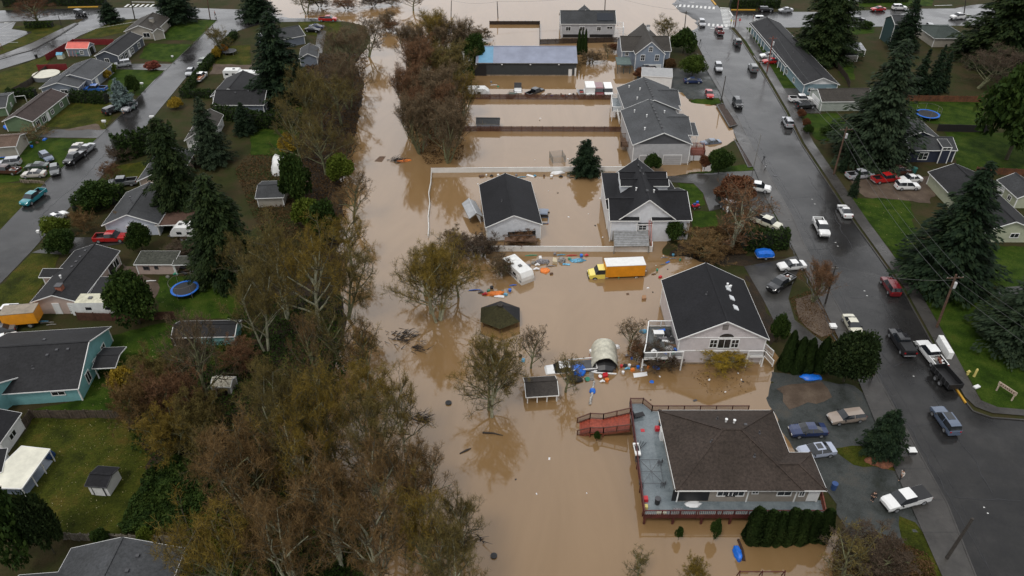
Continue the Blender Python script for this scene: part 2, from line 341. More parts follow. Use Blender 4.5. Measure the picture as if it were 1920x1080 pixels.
# sidewalks (a kerb's height above the road)
SWL = [(1306,100),(1350,175),(1385,270),(1415,320),(1438,377),(1459,414),(1492,477),(1545,580),(1586,665),(1612,722),(1675,877),(1765,1080),(1900,1300)]
patch('sidewalk', [(1950,1300),(1830,1085),(1775,945),(1702,812),(1662,740),(1622,665),(1565,565),(1505,454),(1486,408),(1437,320),(1407,270),(1385,225),(1357,175),(1327,122)] + SWL, WALKM, .17)
patch('sidewalk', [(1376,52),(1400,80),(1446,155),(1478,210),(1508,270),(1606,417),(1698,545),(1756,650),(1808,745),(1828,764),(1860,776),(1925,781),(1925,770),(1870,765),(1838,752),(1782,650),(1722,545),(1628,417),(1526,270),(1494,207),(1465,160),(1418,80),(1396,50)], WALKM, .17)
patch('sidewalk', [(-20,112),(60,82),(100,62),(140,44),(146,44),(110,67),(60,94),(-20,118)], WALKM, .16)
patch('footpath', [(1386,62),(1437,62),(1440,67),(1390,68)], CONC, .1)
def kerb(name, pts, ma=None, wd=.18, h=.2, base=.0, closed=False):
    m = MB(); W = [G(*p) for p in pts]
    for a, b in zip(W, W[1:]):
        n = max(1, int((b - a).length / 4))
        for k in range(n):
            p0, p1 = a.lerp(b, k / n), a.lerp(b, (k + 1) / n)
            p0.z = T1(p0.x, p0.y) + h / 2 + base; p1.z = T1(p1.x, p1.y) + h / 2 + base
            m.bar(p0, p1, wd, h, ma or WALKM)
    return struct(m.build(name))
kerb('kerb', KL[2:]); kerb('kerb', KR[2:]); kerb('kerb', [(85,342),(173,270),(325,118),(408,38)], wd=.15, h=.12)
kerb('kerb', [(0,109),(60,95),(111,68),(147,45)]); kerb('kerb', [(0,131),(75,108),(108,92),(150,67)], h=.12)
YEL = mat('yellow_paint', (.55, .3, .03), .6); LINE = mat('road_line_paint', (.62, .62, .6), .5, n=(2, .25, 5))
kerb('kerb', [(1371,19.5),(1416,19.5)], YEL, wd=.5, h=.25, base=.03); kerb('kerb', [(128,14.5),(184,13.5)], YEL, wd=.5, h=.25, base=.03); kerb('kerb', [(1786,722),(1810,757)], YEL, wd=.24, h=.24, base=.02); kerb('kerb', [(1334,0),(1342,10)], YEL, wd=.5, h=.25, base=.03)
def dash(m, a, b, n, wd, duty=.5, ma=LINE, z=.095, perp=False, ln=0):
    """n marks from a to b (photo positions); perp: bars across the line, ln metres long"""
    A, B = G(*a), G(*b); d = (B - A).normalized(); s = Vector((-d.y, d.x, 0)); tot = (B - A).length
    for i in range(n):
        if perp: c0 = A + d * tot * (i / n); c1 = c0 + d * tot / n * duty; hw = ln / 2
        else: c0 = A + d * tot * (i / n); c1 = c0 + d * tot / n * duty; hw = wd / 2
        q = [c0 - s * hw, c1 - s * hw, c1 + s * hw, c0 + s * hw]
        m.face([(v.x, v.y, T1(v.x, v.y) + z) for v in q], ma)
mk = MB()
dash(mk, (1258, 9.5), (1344, 16), 11, 0, .5, perp=True, ln=3.0); dash(mk, (1303, 45), (1368, 50), 8, 0, .5, perp=True, ln=2.8); dash(mk, (1359, 15), (1367, 51), 14, 0, .5, perp=True, ln=3.2)
dash(mk, (1332, 54), (1366, 54.5), 1, .5, 1); dash(mk, (1367, 20), (1374, 31), 1, .5, 1); dash(mk, (1292, 4.5), (1302, 4.8), 1, .4, 1); dash(mk, (1374, 35), (1400, 30), 1, .12, 1); dash(mk, (1752, 11), (1785, 10), 1, .35, 1)
dash(mk, (236, 11), (292, 11), 6, 0, .45, perp=True, ln=3.2); dash(mk, (246, 4), (290, 4.5), 1, .4, 1); dash(mk, (110, 66), (272, 38), 1, .15, 1)
for k in range(4): dash(mk, (-20 + k * 3, 80 - k * 6), (34 - k * 1, 80 - k * 6.5), 1, .16, 1)
dash(mk, (0, 55), (26, 42), 1, .15, 1); dash(mk, (8, 43.5), (16, 43.5), 1, .5, 1)
for p in ((1712, 641), (1689, 664), (1619, 546), (1624, 555), (1521, 374), (1526, 383), (1565, 455), (1569, 462), (1843, 952), (1850, 963), (1711, 706)): dash(mk, p, (p[0] + 3, p[1] + .5), 1, .16, 1)
struct(mk.build('road_markings'))
TAR = mat('tar_seal', (.012, .012, .013), .35)
ck = MB()
def crack(pts, wd=.13, j=.25):
    W = [G(*p) for p in pts]; r = random.Random(int(pts[0][0] * 3 + pts[0][1])); out = []
    for a, b in zip(W, W[1:]):
        n = max(1, int((b - a).length / 1.2))
        for k in range(n):
            c = a.lerp(b, k / n); out.append(c + Vector((r.uniform(-j, j), r.uniform(-j, j), 0)))
    out.append(W[-1])
    for a, b in zip(out, out[1:]):
        d = (b - a).normalized(); s = Vector((-d.y, d.x, 0)) * wd / 2 * r.uniform(.6, 1.5)
        ck.face([(v.x, v.y, T1(v.x, v.y) + .085) for v in (a - s, b - s, b + s, a + s)], TAR)
for c in ([(1515,330),(1548,385)],[(1564,400),(1576,430),(1598,468)],[(1548,455),(1568,495)],[(1648,550),(1668,590),(1685,615)],[(1632,625),(1660,670),(1678,690),(1712,672),(1722,665)],[(1645,632),(1664,640)],[(1795,818),(1830,870),(1860,925)],[(1770,930),(1915,940)],[(1750,742),(1764,765)],[(1663,720),(1674,740)],[(1345,175),(1420,330),(1500,500),(1580,660),(1700,880),(1790,1060)],[(1720,690),(1740,720)],[(1370,245),(1400,300)],[(1340,110),(1405,240),(1470,360),(1560,520),(1640,690),(1760,900),(1850,1060)],[(1640,680),(1665,684)],[(1600,560),(1640,556)],[(1510,470),(1560,466)],[(1480,372),(1530,370)],[(85,105),(140,90)],[(1710,800),(1770,790)],[(60,420),(160,330),(240,240)]):
    crack(c)
for k in range(26):                                  # joints across the sidewalk and the gutter
    y = 150 + k * k * 1.1 + k * 9
    if y > 1060: break
    def atx(P, y):
        for (x0, y0), (x1, y1) in zip(P, P[1:]):
            if min(y0, y1) <= y <= max(y0, y1): return x0 + (x1 - x0) * (y - y0) / (y1 - y0)
    a, b = atx(SWL, y), atx(KL, y)
    if a and b:
        A, B = G(a, y), G(b, y); s = Vector((0, .025, 0)); ck.face([(v.x, v.y, T1(v.x, v.y) + .185) for v in (A - s, B - s, B + s, A + s)], TAR)
for a, b in ((0, 1), ):
    for kk, off in ((KL, 26),):
        W = [(x + off * (y + 480) / 1300, y) for x, y in kk[2:-1]]; crack(W, .05, .04)
struct(ck.build('road_cracks'))
for c in ((1453, 330, 6), (1728, 868, 12), (1752, 945, 6)):
    m = MB(); g = G(c[0], c[1]); g.z = T1(g.x, g.y) + .088; m.lathe(g, [(.45, 0), (.45, .012)], TAR, 16); m.lathe(g, [(.36, .012), (.36, .018)], DARKM, 16); struct(m.build('road_manhole'))
# ---- lawns, yards, drives
for P in ([(1382,47),(1428,46),(1432,60),(1388,60)],[(1391,68),(1427,68),(1442,98),(1412,104)],[(1426,121),(1462,121),(1500,166),(1452,165)],[(1504,214),(1570,213),(1600,250),(1575,268),(1530,262)],
  [(1704,190),(1842,188),(1842,236),(1770,236),(1705,222)],[(1770,247),(1925,250),(1925,318),(1800,320)],[(1560,112),(1600,116),(1602,150),(1580,148)],[(1592,42),(1640,42),(1640,62),(1592,66)],
  [(1597,372),(1706,372),(1722,480),(1790,505),(1925,640),(1925,776),(1862,772),(1840,750),(1784,650),(1722,545),(1630,417)],[(1830,462),(1930,462),(1930,560),(1820,520)],
  [(330,38),(408,38),(372,77),(300,74)],[(280,81),(364,84),(326,118),(262,110),(270,90)],[(216,130),(315,133),(262,180),(190,176)],[(70,260),(182,260),(100,330),(-10,345),(-10,290)],[(1694,0),(1750,0),(1748,11),(1610,14),(1610,4)],
  [(300,518),(462,518),(455,597),(300,597),(292,560)],[(205,630),(330,600),(330,650),(260,690),(240,772),(60,770),(150,750)],[(468,234),(565,234),(556,294),(470,290)],[(508,172),(578,190),(575,212),(505,205)],[(1270,343),(1300,345),(1318,362),(1322,385),(1292,392)],
  [(1300,396),(1340,396),(1352,440),(1330,458),(1296,450)],[(1240,325),(1290,322),(1350,326),(1420,318),(1424,308),(1345,312),(1250,318)],[(1296,187),(1348,184),(1352,194),(1300,197)],[(1400,390),(1445,372),(1459,416),(1440,418)],[(1418,262),(1432,262),(1450,300),(1436,300)]):
    patch('lawn', P, LAWN, .045, wob=.25)
for P in ([(130,193),(228,193),(196,243),(78,238),(118,206)],[(-10,344),(86,344),(-10,440)],[(-60,560),(0,536),(60,476),(112,474),(100,512),(60,562),(20,606),(-60,620)],[(58,782),(232,786),(282,860),(226,1002),(118,1002),(-60,960),(30,850)],[(0,136),(112,96),(92,116),(58,152),(0,188)],
  [(152,72),(184,42),(250,38),(232,60),(190,70)],[(22,50),(100,44),(118,50),(110,56),(60,80),(0,102),(0,90),(60,62)],[(0,118),(60,95),(111,69),(146,46),(142,52),(108,74),(56,100),(0,122)],[(1560,842),(1622,836),(1684,866),(1680,884),(1600,872)],[(1686,968),(1716,980),(1775,1085),(1710,1085),(1696,1020)],[(205,312),(290,300),(270,345),(200,352)],[(388,90),(470,84),(470,120),(392,132)],[(560,36),(640,40),(640,80),(560,60)],[(380,640),(470,600),(475,660),(400,700)]):
    patch('lawn', P, LAWN2, .045, wob=.3)
for P in ([(1432,768),(1436,690),(1482,702),(1602,724),(1642,760),(1672,830),(1700,900),(1760,1050),(1690,1090),(1650,1060),(1590,1000),(1558,930),(1480,850),(1448,792)],[(1262,128),(1330,128),(1350,150),(1385,186),(1300,186),(1240,170)],[(1160,122),(1262,128),(1250,165),(1180,150)]):
    patch('gravel_yard', P, GRAVEL, .035, wob=.35)
for P in ([(1454,166),(1500,166),(1540,212),(1488,214)],[(1412,105),(1441,99),(1464,120),(1426,122)],[(1250,328),(1418,320),(1438,376),(1458,416),(1440,420),(1396,388),(1352,392),(1330,396),(1318,362),(1300,344),(1255,342)],[(240,120),(325,120),(314,132),(216,130)],[(100,243),(200,243),(182,259),(66,258)],
   [(1395,500),(1470,486),(1500,478),(1512,486),(1490,520),(1478,560),(1490,600),(1540,640),(1592,652),(1600,668),(1560,664),(1500,640),(1450,600),(1430,560)],[(1868,540),(1925,536),(1925,600),(1890,600)],[(60,474),(130,446),(240,444),(238,456),(150,470),(120,478)],[(1560,-5),(1690,-5),(1600,6),(1560,22)],[(1820,10),(1925,0),(1925,22),(1790,16)],[(596,56),(612,58),(604,100),(590,98)]):
    patch('driveway', P, DRIVE, .055)
for P in ([(1592,333),(1765,330),(1745,382),(1622,370),(1600,350)],[(400,120),(478,122),(470,136),(392,140)],[(1850,130),(1930,118),(1930,150),(1860,146)],[(230,495),(252,500),(300,540),(290,560),(222,552)],[(120,244),(180,232),(196,244)],[(1456,728),(1540,716),(1560,745),(1480,768)],[(1490,560),(1560,540),(1590,620),(1540,632),(1500,600)]):
    patch('dirt_patch', P, DIRT, .06, wob=.4)
for P in ([(470,540),(648,520),(655,640),(640,720),(606,800),(645,880),(668,960),(700,1100),(300,1100),(380,1000),(250,860),(240,700),(400,640)],[(575,100),(690,100),(682,240),(650,400),(640,520),(560,420),(560,300)],[(1398,516),(1428,526),(1434,575),(1456,605),(1446,645),(1425,600)],[(1300,440),(1350,440),(1400,480),(1480,482),(1400,500),(1330,492),(1255,478)],[(1530,1080),(1620,1010),(1700,1020),(1740,1100),(1560,1120)]):
    patch('leaf_litter', P, LITTER, .04, wob=.5)
# ---------------------------------------------------------------- buildings
def shingle(name, c, var=.35):
    return layered('shingles_' + name, [(.3, tuple(v * (1 - var) for v in c)), (.5, c), (.72, tuple(v * (1 + var) for v in c))], 3.2, detail=10, rough=(.7, .7), spec=.16,
                   scale2=.22, stops2=[(.32, (.62, .62, .6)), (.62, (1, 1, 1))], mixf=.9, bump=(5, .35))
def siding(name, c):
    if 'siding_' + name in MATS: return MATS['siding_' + name]
    m = mat('siding_' + name, c, .65, .4, n=(1.2, .07, 4)); t = m.node_tree; p = t.nodes['Principled BSDF']
    tc = _n(t, 'ShaderNodeTexCoord'); wv = _n(t, 'ShaderNodeTexWave', wave_type='BANDS', bands_direction='Z', wave_profile='SAW'); wv.inputs['Scale'].default_value = 1.6
    b = _n(t, 'ShaderNodeBump'); b.inputs['Strength'].default_value = .5; b.inputs['Distance'].default_value = .03
    t.links.new(tc.outputs['Object'], wv.inputs['Vector']); t.links.new(wv.outputs['Fac'], b.inputs['Height']); t.links.new(b.outputs[0], p.inputs['Normal'])
    return m
S_BLACK = shingle('black', (.016, .016, .0185)); S_DARK = shingle('charcoal', (.026, .026, .028)); S_GREY = shingle('grey', (.072, .075, .08)); S_MID = shingle('mid_grey', (.055, .057, .06))
S_BROWN = shingle('brown', (.052, .039, .032), .5); S_TAUPE = shingle('taupe', (.055, .049, .043)); S_MOSS = shingle('mossy', (.042, .038, .015), .6)
MUD = mat('mud_stain', (.25, .19, .13), .8, n=(2, .3, 5))
def wing_frame(A, B, C, ze):
    a, b = G(*A, ze), G(*B, ze); x = (b - a); x.z = 0; Lx = x.length; x.normalize(); y = Vector((-x.y, x.x, 0))
    Wd = C if isinstance(C, (int, float)) else (G(*C, ze) - b).dot(y)
    Wd = max(Wd, 1.0)
    c = a + x * Lx / 2 + y * Wd / 2; c.z = 0
    return Matrix.Translation(c) @ Matrix(((x.x, y.x, 0, 0), (x.y, y.y, 0, 0), (0, 0, 1, 0), (0, 0, 0, 1))), Lx, Wd
class Mesher(MB):
    def __init__(s, M): super().__init__(); s.M = M
    def build(s, name, parent=None, smooth=False, **k):
        s.v = [tuple(s.M @ Vector(v)) for v in s.v]; return super().build(name, parent, smooth, **k)
def house(name, label, cat, wings, wall, roof, wins=(), trim=TRIM, z0=-1.3, group=None, vents=(), chim=None):
    M0, L0, W0 = wing_frame(*wings[0][:4]); c = M0.translation
    rz = math.atan2(M0[1][0], M0[0][0]); root = thing(name, label, cat, (c.x, c.y, 0), rz, group); inv = M0.inverted()
    fr = []
    for i, wg in enumerate(wings):
        A, B, C, ze, rise, ridge = wg[:6]; op = wg[6] if len(wg) > 6 else {}
        M, Lx, Wy = wing_frame(A, B, C, ze); o = op.get('o', .4) + .003 * i; t = .14; wl = op.get('wall', wall); rf = op.get('roof', roof); gm = op.get('gable', wl); tr = op.get('trim', trim)
        if ridge == 'y': a, b = Wy, Lx; Rm = Matrix.Rotation(R(90), 4, 'Z')       # a along the ridge, b across
        else: a, b = Lx, Wy; Rm = Matrix()
        T = inv @ M @ Rm; h0, h1 = op.get('hip', (0, 0)); zb = op.get('z0', z0)
        hx, hy = a / 2, b / 2
        def rzf(x, y, ridge=ridge, hx=hx, hy=hy, h0=h0, h1=h1, ze=ze, rise=rise):
            if ridge in 'xy': k = (hy - abs(y)) / hy
            elif ridge == 'shed': k = (y + hy) / (2 * hy)
            else: k = 0
            if h0: k = min(k, (x + hx) / h0)
            if h1: k = min(k, (hx - x) / h1)
            return ze + rise * k
        if not op.get('nowall'):
            m = Mesher(T); wx, wy = hx - o, hy - o
            ys = [-wy, 0, wy] if ridge in 'xy' else [-wy, wy]
            xs = [-wx, wx]
            for s_ in (-1, 1):
                x = wx * s_; pts = [(x, -wy, zb), (x, wy, zb)]; 
                m.face([(x, -wy, zb), (x, wy, zb), (x, wy, ze + rzf(0, wy) - ze - t), (x, -wy, rzf(0, -wy) - t)] if True else [], wl)
                if ridge in 'xy' and not (h0 if s_ < 0 else h1):
                    m.face([(x, -wy, rzf(0, -wy) - t), (x, wy, rzf(0, wy) - t), (x, 0, rzf(0, 0) - t)], gm)
                y = wy * s_; zz = rzf(0, y) - t
                m.face([(-wx, y, zb), (wx, y, zb), (wx, y, zz), (-wx, y, zz)], wl)
            if op.get('corners', True) and tr is TRIM:
                for sx in (-1, 1):
                    for sy in (-1, 1): m.box((sx * wx, sy * wy, (zb + ze) / 2), (.16, .16, ze - zb - .1), tr)
            m.build('wall', root, fix=False)
            if abs(zb) > .9 and sdf([(M.translation.x, M.translation.y)])[0] > -1:
                m = Mesher(T)
                for s_ in (-1, 1): m.box((s_ * wx, 0, 0), (.1, 2 * wy + .1, .62), MUD); m.box((0, s_ * wy, 0), (2 * wx - .11, .1, .6), MUD)
                m.build('mud_stain', root)
        m = Mesher(T)
        c0, c1, c2, c3 = (-hx, -hy), (hx, -hy), (hx, hy), (-hx, hy)
        if ridge in 'xy': r0, r1 = (-hx + h0, 0), (hx - h1, 0)
        def P(p, d=0): return (p[0], p[1], rzf(*p) - d)
        if ridge in 'xy':
            fs = [(c0, c1, r1, r0), (c2, c3, r0, r1)] + ([(c3, c0, r0)] if h0 else []) + ([(c1, c2, r1)] if h1 else [])
            per = [(c0, c1), (c2, c3)] + ([(c3, c0)] if h0 else [(c3, r0), (r0, c0)]) + ([(c1, c2)] if h1 else [(c1, r1), (r1, c2)])
        else: fs = [(c0, c1, c2, c3)]; per = [(c0, c1), (c1, c2), (c2, c3), (c3, c0)]
        for f in fs:
            m.face([P(p) for p in f], rf); m.face([P(p, t) for p in f][::-1], tr)
        for p, q in per: m.face([P(p, t), P(q, t), P(q), P(p)], tr)
        ro = m.build('roof', root)
        m = Mesher(T)
        for p, q in per:
            p3, q3 = Vector(P(p, .08)), Vector(P(q, .08)); n_ = Vector(((p3 + q3).x, (p3 + q3).y, 0)); mid = (p3 + q3) / 2
            m.bar(p3, q3, .08 if not op.get('thin') else .05, .15, tr)
        m.build('fascia', root)
        if ridge in 'xy' and a - h0 - h1 > 1:
            m = Mesher(T); m.bar(Vector(P(r0)) + Vector((0, 0, .03)), Vector(P(r1)) + Vector((0, 0, .03)), .28, .07, rf); m.build('ridge_cap', ro)
        if ridge in 'xy' and (h0 or h1):
            m = Mesher(T); U3 = Vector((0, 0, .03))
            for hh0, rr_, cs in ((h0, r0, (c3, c0)), (h1, r1, (c1, c2))):
                if hh0:
                    for c_ in cs: m.bar(Vector(P(c_)) + U3, Vector(P(rr_)) + U3, .3, .07, rf)
            m.build('hip_cap', ro)
        # columns under open roofs
        if op.get('posts'):
            for px_ in np.linspace(-hx + .25, hx - .25, op['posts']):
                m = Mesher(T); y = -hy + .25; m.box((px_, y, (zb + ze) / 2), (.14, .14, ze - zb - .2), tr); m.build('post', root)
        fr.append((inv @ M, Lx, Wy, o, T, rzf, hx, hy, ro))
    for wi in wins:
        k, side, u, zc, ww, hh_ = wi[:6]; typ = wi[6] if len(wi) > 6 else 'win'; Mw, Lx, Wy, o = fr[k][:4]
        if side == 0: base = Vector((0, -Wy / 2 + o, 0)); ax = Vector((1, 0, 0)); nn = Vector((0, -1, 0)); hl = Lx / 2 - o
        elif side == 1: base = Vector((Lx / 2 - o, 0, 0)); ax = Vector((0, 1, 0)); nn = Vector((1, 0, 0)); hl = Wy / 2 - o
        elif side == 2: base = Vector((0, Wy / 2 - o, 0)); ax = Vector((-1, 0, 0)); nn = Vector((0, 1, 0)); hl = Lx / 2 - o
        else: base = Vector((-Lx / 2 + o, 0, 0)); ax = Vector((0, -1, 0)); nn = Vector((-1, 0, 0)); hl = Wy / 2 - o
        cc = base + ax * (u * hl) + Vector((0, 0, zc))
        Mx = Mw @ Matrix.Translation(cc) @ Matrix(((ax.x, -nn.x, 0, 0), (ax.y, -nn.y, 0, 0), (0, 0, 1, 0), (0, 0, 0, 1)))
        f = .11
        if typ in ('win', 'grid', 'dark'):
            m = Mesher(Mx); tm = trim if typ != 'dark' else DARKM
            for s_ in (-1, 1):
                m.box((s_ * (ww / 2 + f / 2), -.03, 0), (f, .1, hh_ + 2 * f), tm); m.box((0, -.03, s_ * (hh_ / 2 + f / 2)), (ww, .1, f), tm)
            m.box((0, -.035, 0), (.06, .07, hh_), tm)
            if typ == 'grid': m.box((0, -.03, 0), (ww, .05, .05), tm)
            wo_ = m.build('window', root); m = Mesher(Mx); m.box((0, -.012, 0), (ww, .04, hh_), GLASS); m.build('pane', wo_)
        elif typ in ('door', 'garage', 'shade_panel', 'slider'):
            m = Mesher(Mx); dm = {'door': WHITE, 'garage': WHITE, 'shade_panel': BLACK, 'slider': GLASS}[typ]  # openings are solid black boxes: the shade inside is put into the colour
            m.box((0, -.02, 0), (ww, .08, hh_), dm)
            if typ == 'garage':
                for q in range(1, 5): m.box((0, -.065, -hh_ / 2 + hh_ * q / 5), (ww, .02, .03), WOODG)
            if typ != 'shade_panel':
                for s_ in (-1, 1): m.box((s_ * (ww / 2 + .05), -.03, 0), (.1, .12, hh_), trim)
                m.box((0, -.03, hh_ / 2 + .05), (ww + .2, .12, .1), trim)
            m.build({'door': 'door', 'garage': 'garage_door', 'shade_panel': 'opening_shade', 'slider': 'sliding_door'}[typ], root)
    for ve in vents:
        k, u, v_ = ve[:3]; T, rzf, hx, hy, ro = fr[k][4:]; x, y = u * hx, v_ * hy; z = rzf(x, y); m = Mesher(T); ty = ve[3] if len(ve) > 3 else 'pipe'
        if ty == 'pipe': m.lathe((x, y, z - .1), [(.07, 0), (.07, .5)], DARKM, 8); m.lathe((x, y, z), [(.2, -.03), (.12, .05)], DARKM, 8)
        elif ty == 'white': m.lathe((x, y, z - .1), [(.13, 0), (.13, .55), (.18, .56), (.18, .66)], WHITE, 8)
        elif ty == 'sky': m.box((x, y, z + .06), (.9, .6, .14), TRIM, M=Matrix.Rotation(0, 4, 'Z') if False else None)
        elif ty == 'box': m.box((x, y, z + .06), (.35, .35, .22), DARKM)
        elif ty == 'ridge': m.box((x, y, z + .07), (.8, .42, .14), BLACK)
        m.build({'sky': 'skylight', 'ridge': 'ridge_vent'}.get(ty, 'roof_vent'), ro)
    if chim:
        k, u, v_, s_, hgt_, cm = chim; T, rzf, hx, hy, ro = fr[k][4:]; m = Mesher(T); z = rzf(u * hx, v_ * hy)
        m.box((u * hx, v_ * hy, z + hgt_ / 2 - .5), (s_, s_, hgt_ + 1), cm); m.box((u * hx, v_ * hy, z + hgt_ + .05), (s_ + .15, s_ + .15, .12), DARKM); m.build('chimney', ro)
    return root, fr
def railing(name, pts, parent=None, ma=TRIM, h=1.0, z=None, bal=.14, loc=None, balm=None, posts=2.0):
    """a railing along world points (floor level): posts, two rails, balusters, one mesh"""
    m = MB()
    for a, b in zip(pts, pts[1:]):
        a, b = Vector(a), Vector(b); d = b - a; n = max(1, round(d.length / posts)); up = Vector((0, 0, 1))
        for k in range(n + 1): p = a.lerp(b, k / n); m.bar(p - up * .1, p + up * (h + .06), .12, .12, ma)
        m.bar(a + up * h, b + up * h, .14, .07, ma); m.bar(a + up * .12, b + up * .12, .07, .07, ma)
        nb = int(d.length / bal)
        for k in range(nb): p = a.lerp(b, (k + .5) / nb); m.bar(p + up * .12, p + up * h, .045, .045, balm or ma)
    o = m.build(name, None)
    if parent:
        o.parent = parent; o.matrix_parent_inverse = Matrix()
        inv = (Matrix.Translation(parent.location) @ parent.rotation_euler.to_matrix().to_4x4()).inverted()
        o.data.transform(inv)
    return o
def into(root, o):
    """parent an object modelled in world coordinates to a thing, keeping it where it is"""
    inv = (Matrix.Translation(root.location) @ root.rotation_euler.to_matrix().to_4x4()).inverted(); o.data.transform(inv); o.parent = root; return o
def prism(m, pts, z0, z1, ma, side=None):
    k = len(pts); m.face([(p.x, p.y, z1) for p in pts], ma)
    for i in range(k):
        a, b = pts[i], pts[(i + 1) % k]; m.face([(a.x, a.y, z0), (b.x, b.y, z0), (b.x, b.y, z1), (a.x, a.y, z1)], side or ma)
    m.face([(p.x, p.y, z0) for p in pts][::-1], side or ma)
X, Y_ = 'x', 'y'
# --- the big deck house
TAN = siding('tan', (.30, .265, .225))
h1, f1 = house('brown_roof_house', 'large tan house with brown hipped roof standing on a grey deck above the flood', 'house',
  [((1267,920),(1508,920),(1450,769),4.2,3.3,X,{'hip':(6.2,6.2),'o':.5}), ((1400,920),(1551,920),(1527,848),4.2,1.25,X,{'hip':(0,2.6),'o':.5})],
  TAN, S_BROWN, [(0,0,-.24,3.15,1.2,.9,'win'),(0,0,.02,3.15,1.2,.9,'win'),(0,0,-.11,3.0,.9,.6,'dark'),(0,0,.30,3.3,.6,.4,'win'),(1,0,.02,3.15,1.5,.8,'win'),(1,0,.52,3.1,.5,.9,'win'),(1,0,.86,2.75,1.1,2.0,'door'),(0,0,-.78,2.75,4.2,1.9,'shade_panel')],
  vents=[(0,.0,.35,'white'),(0,.12,.3,'white'),(0,-.35,-.2),(0,.3,-.45),(0,.5,.1),(0,-.1,.5),(0,.28,.2,'box')])
DECKM = layered('deck_boards_grey', [(.3, (.10, .125, .14)), (.5, (.165, .195, .21)), (.72, (.23, .265, .28))], .5, detail=8, rough=(.3, .3), spec=.5, scale2=5, stops2=[(.3, (.7, .7, .7)), (.6, (1, 1, 1))], mixf=.6, puddle=(.3, .45, .6, .1))
dz = 1.6
dk = [(1180,757),(1205,757),(1222,771),(1402,771),(1402,938),(1546,938),(1546,966),(1207,966)]
deck = thing('grey_deck', 'wide grey board deck on red posts wrapping the brown roofed house', 'deck', G(1300, 960, 0), 0)
DW = [G(a, b, dz) for a, b in dk]; m = MB(); prism(m, DW, dz - .35, dz, DECKM, REDW); into(deck, m.build('deck_floor'))
MAR = mat('barn_red', (.075, .014, .012), .6, n=(2, .3, 4))
for i in range(7):
    p = G(1210 + i * 54, 967, dz); m = MB(); m.bar((p.x, p.y + .1, -1), (p.x, p.y + .1, dz - .3), .22, .22, MAR); into(deck, m.build('post'))
for i in range(5):
    p = G(1184 + i * 5.5, 775 + i * 44, dz); m = MB(); m.bar((p.x + .1, p.y, -1), (p.x + .1, p.y, dz - .3), .2, .2, MAR); into(deck, m.build('post'))
m = MB(); a, b = G(1207, 966, dz), G(1546, 966, dz); m.bar((a.x, a.y - .03, dz - .2), (b.x, b.y - .03, dz - .2), .08, .55, MAR)
for i in range(8): p = a.lerp(b, i / 7); m.bar((p.x, p.y - .1, dz - .5), (p.x, p.y - .1, dz + 1), .1, .1, MAR)
into(deck, m.build('rim_beam'))
CEM = mat('grey_balusters', (.42, .4, .37), .6)
def rp(*P): return [G(a, b, dz) for a, b in P]
o = railing('railing', rp((1207,966),(1545,966)), deck, MAR, .85, balm=CEM, bal=.22); railing('railing', rp((1207,966),(1181,757)), deck, MAR, .95, balm=MAR); railing('railing', rp((1545,966),(1536,924)), deck, REDW, .95)
RAILM = mat('brown_railing', (.085, .03, .018), .6)
railing('railing', rp((1181,757),(1205,757),(1222,771),(1402,771)), deck, RAILM, 1.0)
ramp = thing('wooden_stairs', 'red wooden stairs with railings running down from the grey deck into the water', 'stairs', G(1130, 790, 0), 0)
ra = [G(1181, 775, dz), G(1181, 806, dz)]; rb = [G(1131, 786, .75), G(1131, 812, .75)]; rc = [G(1106, 785, .75), G(1106, 812, .75)]; rd = [G(1082, 794, -.15), G(1082, 817, -.15)]
REDD = mat('bright_redwood', (.30, .055, .028), .5, n=(3, .3, 5))
for (p, q, r_, s_, n_) in ((ra[0], ra[1], rb[0], rb[1], 7), (rc[0], rc[1], rd[0], rd[1], 5)):
    for k in range(n_):
        m = MB(); t0, t1 = k / n_, (k + 1) / n_; z = p.z + (r_.z - p.z) * t1
        P4 = [p.lerp(r_, t0), p.lerp(r_, t1), q.lerp(s_, t1), q.lerp(s_, t0)]; prism(m, P4, z - .08, z, REDD); into(ramp, m.build('tread'))
m = MB(); prism(m, [rb[0], rc[0], rc[1], rb[1]], .62, .75, REDD); into(ramp, m.build('landing'))
m = MB()
for p, q in ((ra[0], rb[0]), (ra[1], rb[1]), (rc[0], rd[0]), (rc[1], rd[1])): m.bar(p - Vector((0, 0, .15)), q - Vector((0, 0, .15)), .08, .34, REDW)
for p in (rb + rc): m.bar((p.x, p.y, -1), p, .14, .14, REDW)
into(ramp, m.build('stringer'))
railing('railing', [ra[0], rb[0], rc[0], rd[0]], ramp, RAILM, 1.0); railing('railing', [ra[1], rb[1], rc[1], rd[1]], ramp, RAILM, 1.0)
# --- dark gable house with balcony
LIL = siding('lilac', (.58, .54, .54))
h2, f2 = house('dark_gable_house', 'two storey lilac grey house with wide black gable roof and arched gable window', 'house',
  [((1271,637),(1443,637),(1397,525),4.9,3.3,Y_,{'o':.35,'z0':-1})], LIL, S_BLACK,
  [(0,0,.05,3.9,1.7,1.6,'win'),(0,0,-.2,3.9,.95,1.4,'grid'),(0,0,.3,3.9,.95,1.4,'grid')], vents=[(0,.0,.2),(0,.35,-.45,'white'),(0,.3,-.4,'white'),(0,.38,-.38,'white')])
Mw = f2[0][0]; Lx, Wy = f2[0][1:3]
m = Mesher(Mw); y = -Wy / 2 + .33
m.box((0, y, 2.55), (Lx - .7, .08, .16), TRIM); m.box((0, y, 5.0), (Lx - .9, .08, .12), TRIM); m.build('band', h2)
m = Mesher(Mw); K = [( .45 + 0.0 + 1.0 * math.cos(a), y - .02, 5.12 + .62 * math.sin(a)) for a in np.linspace(0, math.pi, 12)]; m.face(K, GLASS); m.build('arched_window', h2)
